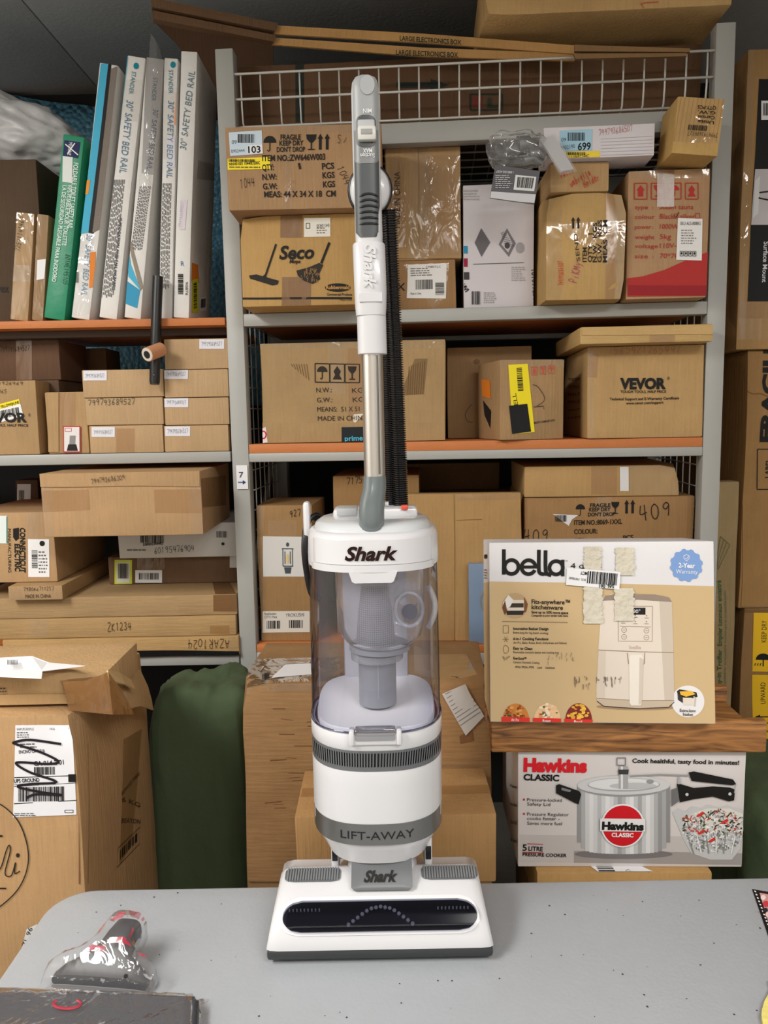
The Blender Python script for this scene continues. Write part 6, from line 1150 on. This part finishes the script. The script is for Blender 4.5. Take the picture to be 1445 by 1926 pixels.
gs = lambda X, Z: gfront(X, Z)
for t, y, h, xa, xb in (('MIN', 206, .0052, 699, 683), ('MAX', 281, .0052, 700, 683), ('Suction', 290, .0052, 705, 678)):
    V_, F_, wd_ = glyphs(t, .015); xa_ = hY(xa, y, GY - .02).x; xb_ = hY(xb, y, GY - .02).x
    vl('grip_lettering', [Vector((xa_ + (xb_ - xa_) * x / wd_, gfront(xa_ + (xb_ - xa_) * x / wd_, 0) - .0026, gz(y) - q * h)) for x, q in V_], F_, mat('ink_white', (226, 226, 228), rough=.6), False)
for k in range(6):
    y = 366 + k * 10.4; pts_ = []
    for i in range(9): x = hY(676 + 36 * i / 8, y, GY - .02).x; pts_.append(Vector((x, gfront(x, 0) - .0010, gz(y - (5 - k * .8) * math.sin(math.pi * i / 8) + 4))))
    tubeo('grip_slot', pts_, [.0006] + [.0016] * 7 + [.0006], BK, vac, 8, VR)
ec_ = hY(696, 358, 1.075); bm = bmesh.new(); bmesh.ops.create_uvsphere(bm, u_segments=32, v_segments=20, radius=1)
for v in bm.verts: v.co = Vector((v.co.x * .0268, math.copysign(abs(v.co.y) ** .6, v.co.y) * .014, v.co.z * .0315)) + ec_ - VR
from_bm('hose_connector', bm, WP, vac, True, 80)
tubeo('connector_ring', [ec_ + Vector((.0272 * math.cos(t * math.pi / 16), .012, .0325 * math.sin(t * math.pi / 16) + .003)) for t in range(33)], .0034, BK, vac, 8, VR, False)
def hose(pa, pb, r, name, bow):
    n = 520; path, rad = [], []
    for i in range(n + 1): t = i / n; p = pa.lerp(pb, t) + Vector((bow * math.sin(math.pi * t), .006 * math.sin(math.pi * t), 0)); path.append(p); rad.append(r * (1.0, 1.0, .74, .74)[i % 4])
    v, f = tube_geo(path, rad, 12); return vl(name, v, f, mat('black_hose', (17, 15, 18), rough=.24, spec=.6), True, 40)
hose(hY(731, 395, 1.088), hY(755, 966, 1.140), .0116, 'hose', .001)
hose(hY(727, 420, 1.106), hY(738, 966, 1.158), .0112, 'hose', -.001)
tubeo('hose_clip', [hY(724, 948, 1.03), hY(731, 948, 1.03)], .0035, WP, vac, 12, VR)
# cord on its hook
hk_ = hY(577, 960, 1.13); vbox('cord_hook', (hk_.x - .0052, 1.12, hY(577, 1010, 1.13).z), (hk_.x + .0052, 1.142, hY(577, 943, 1.13).z), WP, .005)
for k in range(4):
    ds = k * 4; pc = [hY(612 - ds, 978 + k, 1.15), hY(594 - ds * .6, 968 + k * 2, 1.14), hY(580 - ds * .4, 985 + k * 2, 1.13), hY(573 - ds * .3 + 2, 1030, 1.12), hY(576 - ds * .2 + 2, 1075, 1.12), hY(588 - ds * .2, 1112 + k * 2, 1.13), hY(604, 1122 + k * 3, 1.17)]
    p3 = []
    for i in range(len(pc) - 1):
        a_, b_, c_, d_ = pc[max(i - 1, 0)], pc[i], pc[i + 1], pc[min(i + 2, len(pc) - 1)]
        for j in range(6): t = j / 6; p3.append(.5 * (2 * b_ + (c_ - a_) * t + (2 * a_ - 5 * b_ + 4 * c_ - d_) * t * t + (3 * b_ - a_ - 3 * c_ + d_) * t ** 3))
    tubeo('power_cord', p3, .0036, BK, vac, 8, VR)
# ================================================================== top of the shelving
ztop_deck = ZA + .0072
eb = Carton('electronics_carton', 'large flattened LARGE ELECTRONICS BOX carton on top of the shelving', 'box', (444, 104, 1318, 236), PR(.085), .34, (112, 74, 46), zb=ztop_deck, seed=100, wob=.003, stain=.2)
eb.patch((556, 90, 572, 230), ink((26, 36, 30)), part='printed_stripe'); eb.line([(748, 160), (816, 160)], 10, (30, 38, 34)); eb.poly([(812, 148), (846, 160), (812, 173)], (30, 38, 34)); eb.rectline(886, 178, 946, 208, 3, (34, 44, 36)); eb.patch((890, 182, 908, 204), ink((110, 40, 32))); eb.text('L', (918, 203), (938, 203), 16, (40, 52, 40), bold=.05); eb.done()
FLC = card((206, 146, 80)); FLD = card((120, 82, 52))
def sheet(name, pts, m, par, th=.004):
    q = [hY(x, y, Y) - par.location for x, y, Y in pts]; n = (q[1] - q[0]).cross(q[-1] - q[0]).normalized() * th; k = len(q)
    o = link(name, q + [v + n for v in q], [tuple(range(k)), tuple(range(2 * k - 1, k - 1, -1))] + [(i, k + i, k + (i + 1) % k, (i + 1) % k) for i in range(k)], m, None)
    o.parent = par; o.matrix_basis = par.rotation_euler.to_matrix().to_4x4().inverted(); return o
er = eb.root
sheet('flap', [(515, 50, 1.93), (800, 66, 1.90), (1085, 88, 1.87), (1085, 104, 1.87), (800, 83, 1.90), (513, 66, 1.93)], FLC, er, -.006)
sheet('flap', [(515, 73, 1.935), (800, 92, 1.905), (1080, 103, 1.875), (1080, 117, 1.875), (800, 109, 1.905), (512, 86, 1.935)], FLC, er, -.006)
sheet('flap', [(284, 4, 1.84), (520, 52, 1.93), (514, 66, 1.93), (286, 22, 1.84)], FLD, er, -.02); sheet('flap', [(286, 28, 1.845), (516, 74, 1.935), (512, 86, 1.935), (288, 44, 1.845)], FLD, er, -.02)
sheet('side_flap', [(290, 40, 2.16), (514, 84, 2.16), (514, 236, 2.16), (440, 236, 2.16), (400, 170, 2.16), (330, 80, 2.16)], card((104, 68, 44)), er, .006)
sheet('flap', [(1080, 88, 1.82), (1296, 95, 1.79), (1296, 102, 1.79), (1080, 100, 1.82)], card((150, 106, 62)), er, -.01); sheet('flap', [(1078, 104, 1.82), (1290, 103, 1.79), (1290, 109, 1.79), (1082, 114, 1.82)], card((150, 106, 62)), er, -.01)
def etext(t, p0, p1, hpx, Y0_, Y1_):
    V, Fc, wd = glyphs(t, .03); o = []
    for x, y in V:
        f = x / wd; px = p0[0] + (p1[0] - p0[0]) * f; py = p0[1] + (p1[1] - p0[1]) * f - y * hpx; o.append(hY(px, py, Y0_ + (Y1_ - Y0_) * f) - er.location)
    ob = link('printed_text', o, Fc, ink((40, 48, 34)), er); ob.matrix_basis = er.rotation_euler.to_matrix().to_4x4().inverted()
etext('LARGE ELECTRONICS BOX', (745, 103), (862, 108), 9.5, 1.890, 1.878); etext('LARGE ELECTRONICS BOX', (752, 76), (868, 84), 9, 1.885, 1.873)
b = Carton('top_carton', 'long cardboard box resting highest at upper right with upside-down handwriting', 'box', (908, -95, 1378, 50), (Vector((.5, 1.80, 0)), math.radians(-3)), .34, (214, 162, 98), zb=2.322, seed=101, wob=.003, crush=(((0, 0, 0), .07, (.015, .015, .012)),))
b.hand('7254145967711', (1354, 14), (1232, 20), 15, (60, 48, 40), .06); b.line([(1206, 8), (1216, 6), (1240, 5)], 1.6, (200, 90, 70)); b.line([(1206, 8), (1212, 20)], 1.6, (200, 90, 70)); b.done(); print('top', b.zb, eb.ztop)
# ================================================================== big crushed box at left
b = Carton('crushed_carton', 'big battered cardboard box with a scribbled-over white shipping label', 'box', [(-150, 1352), (158, 1342), (150, 1800), (-150, 1800)], plane_Y(1.20, -.6, 1.0), .40, (200, 148, 96), zb=0, flat=True, seed=110, wob=.003, step=.035, crush=(((1, 0, 1), .05, (-.012, .012, -.006)), ((1, .5, 1), .16, (-.02, 0, -.012)), ((1, 1, 1), .15, (-.01, 0, -.02))))
lb = b.label([(31, 1362), (143, 1362), (143, 1532), (27, 1536)], (226, 226, 230), name='shipping_label', text='white shipping label crossed out with black marker')
b.text('SHARP UPS GROUP LLC', (34, 1371), (66, 1371), 4, (60, 60, 64), on=lb); b.text('14 LBS', (96, 1371), (109, 1371), 4, BLK, on=lb); b.text('1 OF 1', (128, 1370), (140, 1370), 4, BLK, on=lb); b.lines((34, 1374, 60, 1386), 3, (100, 100, 104), on=lb); b.text('ENCINO CA 91316', (38, 1414), (86, 1412), 6, (50, 50, 54), bold=.02, on=lb); b.lines((40, 1395, 75, 1406), 2, (90, 90, 94), on=lb)
b.text('CA 914 2-01', (66, 1438), (121, 1436), 9, BLK, bold=.015, on=lb); b.barcode((66, 1440, 104, 1455), on=lb); b.line([(29, 1460), (143, 1458)], 1.6, on=lb); b.text('UPS GROUND', (29, 1470), (76, 1468), 7, BLK, bold=.03, on=lb); b.patch((129, 1455, 143, 1470), ink(BLK), off=.002, on=lb); b.line([(29, 1477), (143, 1472)], 1, on=lb); b.barcode((37, 1478, 121, 1506), on=lb, n=46); b.line([(29, 1510), (143, 1505)], 1.6, on=lb); b.lines((30, 1528, 75, 1535), 2, (90, 90, 94), on=lb); b.rectline(122, 1523, 137, 1528, 1, on=lb); b.text('TRACKING #: 1Z 4GX 897 03 2294', (29, 1475), (100, 1473), 3.4, BLK, on=lb)
for r_ in range(4):
    for c_ in range(4): b.patch((30 + c_ * 7, 1430 + r_ * 6, 34 + c_ * 7, 1434 + r_ * 6), ink((70, 70, 74)), off=.0018, on=lb) if (r_ + c_) % 3 == 99 else None
b.line([(117, 1397), (60, 1388), (30, 1392), (34, 1396), (80, 1412), (112, 1430), (90, 1434), (42, 1430), (34, 1434), (60, 1450), (108, 1469), (60, 1472), (36, 1477), (80, 1488), (117, 1494), (70, 1492), (52, 1499)], 4.4, (30, 22, 30), sm=True, on=lb, off=.0026)
b.line([(-60, 1500), (-20, 1502), (10, 1515), (38, 1545), (54, 1590), (54, 1630), (36, 1670), (0, 1703), (-30, 1715)], 2, (40, 32, 26), sm=True); b.line([(-10, 1640), (4, 1630), (14, 1600), (20, 1588), (22, 1600), (12, 1640), (24, 1644), (32, 1620), (30, 1640), (40, 1636)], 2, (40, 32, 26), sm=True); b.ell(36, 1607, 3.4, 4, (40, 32, 26)); b.ell(4, 1571, 4, 2, (40, 32, 26)); b.line([(-10, 1674), (0, 1668), (14, 1668)], 2.4, (40, 32, 26))
b.tape([(232, 1392), (268, 1372), (248, 1590), (226, 1630)], 'R', TAPE())
for t, y0, y1, x in (('REDWOOD TIMBERS', 1500, 1430, 258), ('6 KG', 1510, 1490, 230), ('BEATON', 1550, 1520, 250)): b.text(t, (228, y0), (262, y1 + 30), 9, (60, 46, 34), face='R')
b.line([(222, 1596), (262, 1556), (262, 1586), (220, 1632), (222, 1596)], 1.6, (50, 38, 28), face='R'); b.barcode([(226, 1600), (258, 1566), (258, 1582), (226, 1618)], face='R', n=12)
b.line([(152, 1345), (153, 1500), (150, 1660)], 2.4, (120, 80, 46), off=.001); b.line([(165, 1400), (166, 1500), (164, 1660)], 1.4, (150, 104, 62), face='R')
b.label([(52, 1744), (72, 1734), (60, 1776), (42, 1782)], (210, 210, 210)); b.text('ZL 96', (50, 1778), (64, 1742), 8, BLK); b.done(); big = b
u = Carton('crushed_lid_carton', 'torn upper carton on the battered box with tape over its corner', 'box', [(-150, 1262), (204, 1272), (206, 1338), (-150, 1340)], plane_Y(1.235, -.6, 1.0), .17, (206, 156, 102), zb=big.ztop + .004, flat=True, seed=111, wob=.003, step=.03, crush=(((1, 0, 1), .07, (-.012, .015, -.010)),))
u.tape([(112, 1280), (205, 1262), (206, 1338), (130, 1336)], m=TAPED(), off=.002); u.flap((-140, 1305, 140, 1334), th=.003); u.lines((0, 1292, 16, 1322), 5, (90, 70, 50)); u.done()
def crumple(name, grid, m, par, th=.003):
    n, k = len(grid), len(grid[0]); V = [hY(*p) - par.location for r in grid for p in r]; o = link(name, V, [(i * k + j, i * k + j + 1, (i + 1) * k + j + 1, (i + 1) * k + j) for i in range(n - 1) for j in range(k - 1)], m, par)
    o.matrix_basis = par.rotation_euler.to_matrix().to_4x4().inverted(); md = o.modifiers.new('thickness', 'SOLIDIFY'); md.thickness = th; return o
crumple('torn_flap', [[(206, 1264, 1.30), (226, 1258, 1.38), (246, 1256, 1.46), (262, 1262, 1.52)], [(210, 1284, 1.28), (232, 1276, 1.35), (256, 1276, 1.45), (276, 1292, 1.52)], [(204, 1310, 1.262), (236, 1300, 1.33), (262, 1298, 1.43), (283, 1318, 1.52)], [(196, 1338, 1.252), (230, 1336, 1.30), (262, 1328, 1.41), (286, 1336, 1.53)]], card((208, 160, 104)), u.root)
crumple('torn_flap', [[(200, 1262, 1.25), (222, 1266, 1.30), (244, 1280, 1.36)], [(206, 1282, 1.235), (234, 1288, 1.28), (252, 1298, 1.34)]], card((224, 178, 116)), u.root)
crumple('tape', [[(118, 1282, 1.222), (160, 1280, 1.222), (204, 1264, 1.226), (232, 1302, 1.27)], [(124, 1312, 1.222), (166, 1316, 1.222), (208, 1308, 1.226), (246, 1330, 1.28)], [(130, 1336, 1.224), (170, 1340, 1.222), (212, 1344, 1.228), (252, 1344, 1.29)]], film('dark_packing_tape_loose', (160, 112, 62), .5, bump=.3), u.root, .0003); print('big', big.ztop, u.ztop)
ppr = empty('shipping_paper', u.root.location + Vector((0, .08, u.h)), 'loose white shipping paper lying on the torn upper carton at left', 'paper')
q = [(-60, 1255), (0, 1237), (60, 1234), (92, 1246), (160, 1252), (80, 1262), (78, 1276), (-60, 1270)]
zP = u.root.location.z + u.h + .012; pv = [hZ(x, y, zP + (.01 if i in (1, 2) else 0)) - ppr.location for i, (x, y) in enumerate(q)]
link('paper_sheet', pv + [v - Vector((0, 0, .0008)) for v in pv], [tuple(range(8)), tuple(range(15, 7, -1))] + [(i, 8 + i, 8 + (i + 1) % 8, (i + 1) % 8) for i in range(8)], mat('paper', (235, 236, 238), rough=.6), ppr)
v_, f_ = [], []
for k in range(9): x = 14 + k * 2.2; o = len(v_); v_ += [hZ(x + a_, y, zP + .0105) - ppr.location for a_, y in ((0, 1241), (1.1, 1241), (1.1, 1250), (0, 1250))]; f_.append((o, o + 1, o + 2, o + 3))
link('barcode', v_, f_, ink(BLK), ppr)
# ================================================================== green canvas bundles
def bundle(name, label, lo, hi, seed, squash=.0):
    bm = bmesh.new(); bmesh.ops.create_cube(bm, size=2.0); bmesh.ops.subdivide_edges(bm, edges=bm.edges[:], cuts=22, use_grid_fill=True)
    c = [(lo[i] + hi[i]) / 2 for i in range(3)]; h = [(hi[i] - lo[i]) / 2 for i in range(3)]
    for v in bm.verts:
        p = v.co.copy(); L = (abs(p.x) ** 7 + abs(p.y) ** 7 + abs(p.z) ** 7) ** (1 / 7); p /= L
        q = Vector((p.x * h[0], p.y * h[1], p.z * h[2])); n = noise.noise(Vector((p.x * 1.6, p.y * 1.4, p.z * .9 + seed))); w_ = noise.noise(Vector((p.x * 5 + p.z * 1.2, p.y * 3, p.z * 1.6 + seed * 2)))
        q += p * (.018 * n + .012 * abs(w_)); q.z = max(q.z, -h[2] + .001) if p.z > -.98 else -h[2]; v.co = q + Vector((0, 0, h[2]))
    o = from_bm(name, bm, mat('green_canvas', (72, 88, 60), rough=.85, bump=.25, bscale=40, var=.1), None, True, 80); o.location = (c[0], c[1], lo[2]); tag(o, label, 'bundle'); return o
gl = hY(262, 1400, 1.63); gr_ = hY(470, 1400, 1.63)
bundle('canvas_bundle', 'olive green canvas-covered bundle between the left box and the stained box', (gl.x + .012, 1.63, 0), (gr_.x, 1.86, hY(360, 1300, 1.66).z), 3)
gl = hY(1360, 1560, 1.35); bundle('canvas_bundle', 'olive green canvas bundle at right beside the pressure cooker box', (gl.x + .04, 1.33, 0), (gl.x + .36, 1.75, hY(1430, 1530, 1.36).z), 9)
# ================================================================== small things on the table
nz = empty('upholstery_tool', hZ(190, 1850, TZ), 'charcoal upholstery nozzle in a clear bag printed red on the table', 'nozzle'); NB = nz.location.copy()
A0, A1 = hZ(98, 1858, TZ), hZ(276, 1872, TZ); ex = (A1 - A0).normalized(); ey = Vector((-ex.y, ex.x, 0)); mid = (A0 + A1) / 2; hw = (A1 - A0).length / 2
def sect(c, w_, h_, z): return [c + ex * (w_ * math.copysign(abs(math.cos(t)) ** .6, math.cos(t))) + Vector((0, 0, z + h_ * math.copysign(abs(math.sin(t)) ** .6, math.sin(t)))) for t in [2 * math.pi * k / 28 for k in range(28)]]
tipx = hZ(243, 1752, TZ + .035) - mid
SPN = [(0.0, hw, .0095, .011), (.12, hw, .011, .013), (.22, hw * .86, .014, .017), (.36, hw * .52, .017, .022), (.50, hw * .34, .018, .028), (.75, hw * .30, .0185, .034), (1.0, hw * .285, .018, .036)]
rg_ = [sect(mid + Vector((tipx.x * s_, tipx.y * s_, 0)), w_, h_, z) for s_, w_, h_, z in SPN]
V_, F_ = loft(rg_); link('nozzle_body', V_, F_, mat('charcoal_nozzle', (52, 52, 55), rough=.4), nz, True, NB, 50)
rg_ = [sect(mid + Vector((tipx.x * s_, tipx.y * s_, 0)), w_, .0035, .0035) for s_, w_ in ((-.02, hw), (.12, hw))]; V_, F_ = loft(rg_); link('lint_strip', V_, F_, mat('grey_felt', (120, 118, 118), rough=.9), nz, True, NB, 50)
rb_ = []
for s_, w_, h_, z in [(-.12, hw * 1.18, .006, .006), (0, hw * 1.16, .015, .0155)] + [(a_, b_ * 1.10 + .006, c_ + .008, max(d_ + .003, c_ + .0085)) for a_, b_, c_, d_ in SPN[1:]] + [(1.08, hw * .25, .016, .034), (1.13, hw * .12, .008, .032)]:
    r_ = sect(mid + Vector((tipx.x * s_, tipx.y * s_, 0)), w_, h_, z); rb_.append([p + Vector((1, .3, .6)) * .006 * noise.noise(p * 55) * (1 if p.z > TZ + .006 else 0) for p in r_])
for r_ in rb_:
    for p in r_: p.z = max(p.z, TZ + .0006)
V_, F_ = loft(rb_); bag = link('bag_film', V_, F_, film('clear_bag', (222, 222, 226), .06, rough=.06, bump=.35, scale=22), nz, True, NB, 80)
rnd = random.Random(2); v_, f_ = [], []
for i in range(3, len(rb_) - 2):
    for k in range(1, 13):
        if rnd.random() < .42:
            o = len(v_); k2 = (k + 1) % 28; c_ = [rb_[i][k], rb_[i][k2], rb_[i + 1][k2], rb_[i + 1][k]]; g = rnd.uniform(.15, .6)
            v_ += [p + Vector((0, -.0006, .0010)) for p in (c_[0], c_[1], c_[1].lerp(c_[2], g + .2), c_[0].lerp(c_[3], g + .2))]; f_.append((o, o + 1, o + 2, o + 3))
link('red_bag_print', v_, f_, film('red_print', (196, 40, 70), .55, bump=.2), nz, False, NB)
tubeo('release_hole', [hZ(237, 1836, TZ + .026), hZ(237, 1836, TZ + .026) + Vector((0, -.001, .0006))], .0026, BK, nz, 12, NB)
cv = empty('crevice_tool', hZ(180, 1910, TZ), 'flat dark tool in a clear bag at the bottom left table corner', 'tool'); CB_ = cv.location.copy()
q = [hZ(-60, 1878, TZ), hZ(376, 1898, TZ), hZ(372, 1990, TZ), hZ(-60, 1990, TZ)]
bm = bmesh.new(); f = bm.faces.new([bm.verts.new(p - CB_ + Vector((0, 0, .001))) for p in q]); e = bmesh.ops.extrude_face_region(bm, geom=[f]); bmesh.ops.translate(bm, verts=[g for g in e['geom'] if isinstance(g, bmesh.types.BMVert)], vec=(0, 0, .020)); bmesh.ops.recalc_face_normals(bm, faces=bm.faces[:]); bmesh.ops.bevel(bm, geom=bm.edges[:], offset=.005, segments=3, affect='EDGES'); from_bm('tool_body', bm, mat('dark_tool', (62, 63, 68), rough=.4), cv)
V_, F_ = [], []
for j in range(13):
    for i in range(41):
        a_, c_ = i / 40, j / 12; p = hZ(-70 + 468 * a_, 1866 + 16 * a_ + 130 * c_, TZ); e_ = min(1, 14 * min(a_ + .3, 1 - a_, c_ + .02, 1.2 - c_)); p.z = TZ + .001 + .0225 * max(0, min(1, (min((.955 - a_) * 28, (c_ - .03) * 12)))) + .002 * (noise.noise(Vector((i * .6, j * .8, 3))) + .5); V_.append(p)
for j in range(12):
    for i in range(40): k = j * 41 + i; F_.append((k, k + 1, k + 42, k + 41))
link('bag_film', V_, F_, film('clear_bag', (222, 222, 226), .06, rough=.06, bump=.35, scale=22), cv, True, CB_)
rgp = [hZ(126 + 26 * math.cos(t * math.pi / 12), 1888 + 9 * math.sin(t * math.pi / 12), TZ + .027) for t in range(-3, 16)]; tubeo('red_mark', rgp, .0016, film('red_print', (196, 40, 70), .55, bump=.2), cv, 6, CB_)
# card with pictures at the right edge
pc_ = empty('photo_card', hZ(1440, 1720, TZ), 'small black filmstrip card at the right edge of the table', 'card'); PB = pc_.location.copy()
def flatp(nm, pts, z, m, par, B, th=.0004): v = [hZ(x, y, TZ + z) for x, y in pts]; k = len(v); return link(nm, v + [p - Vector((0, 0, th)) for p in v], [tuple(range(k)), tuple(range(2 * k - 1, k - 1, -1))] + [(i, k + i, k + (i + 1) % k, (i + 1) % k) for i in range(k)], m, par, False, B)
flatp('card_sheet', [(1415, 1672), (1520, 1690), (1540, 1800), (1446, 1762)], .0012, mat('black_card', (20, 19, 22), rough=.35), pc_, PB, .001)
flatp('picture', [(1429, 1679), (1510, 1694), (1526, 1780), (1450, 1748)], .0016, mat('picture_pink', (206, 150, 150), rough=.4), pc_, PB)
for k, (x, y, r, c) in enumerate(((1436, 1688, 5, (236, 214, 206)), (1441, 1700, 6, (196, 60, 70)), (1440, 1712, 5, (40, 36, 44)), (1446, 1720, 6, (226, 190, 180)))): flatp('picture_detail', [(x + r * math.cos(t), y + r * math.sin(t)) for t in [j * .7 for j in range(9)]], .0020 + .0002 * k, ink(c), pc_, PB, .0001)
for k in range(14): x = 1419 + k * 2.4; y = 1675 + k * 6.2; flatp('sprocket_hole', [(x, y), (x + 3, y + .6), (x + 4, y + 3), (x + 1, y + 2.6)], .0018, ink(WHT), pc_, PB, .0001)
yl = empty('yellow_cloth', hZ(1470, 1930, TZ), 'yellow cloth corner at the bottom right edge of the table', 'cloth'); YB = yl.location.copy(); V_, F_ = [], []
for j in range(9):
    for i in range(9): p = hZ(1437 + i * 14 + (5 * math.sin(j) if i == 0 else 0) + max(0, 3 - j) * 3, 1850 + j * 14, TZ); p.z += .003 + .004 * (noise.noise(Vector((i * .5, j * .5, 6))) + .6); V_.append(p)
for j in range(8):
    for i in range(8): k = j * 9 + i; F_.append((k, k + 1, k + 10, k + 9))
n0 = len(V_); V_ += [Vector((p.x, p.y, TZ + .0005)) for p in V_]; F_ += [(a_ + n0, d_ + n0, c_ + n0, b_ + n0) for a_, b_, c_, d_ in F_[:64]]
link('cloth', V_, F_, mat('yellow_fabric', (226, 210, 120), rough=.8, bump=.3), yl, True, YB)
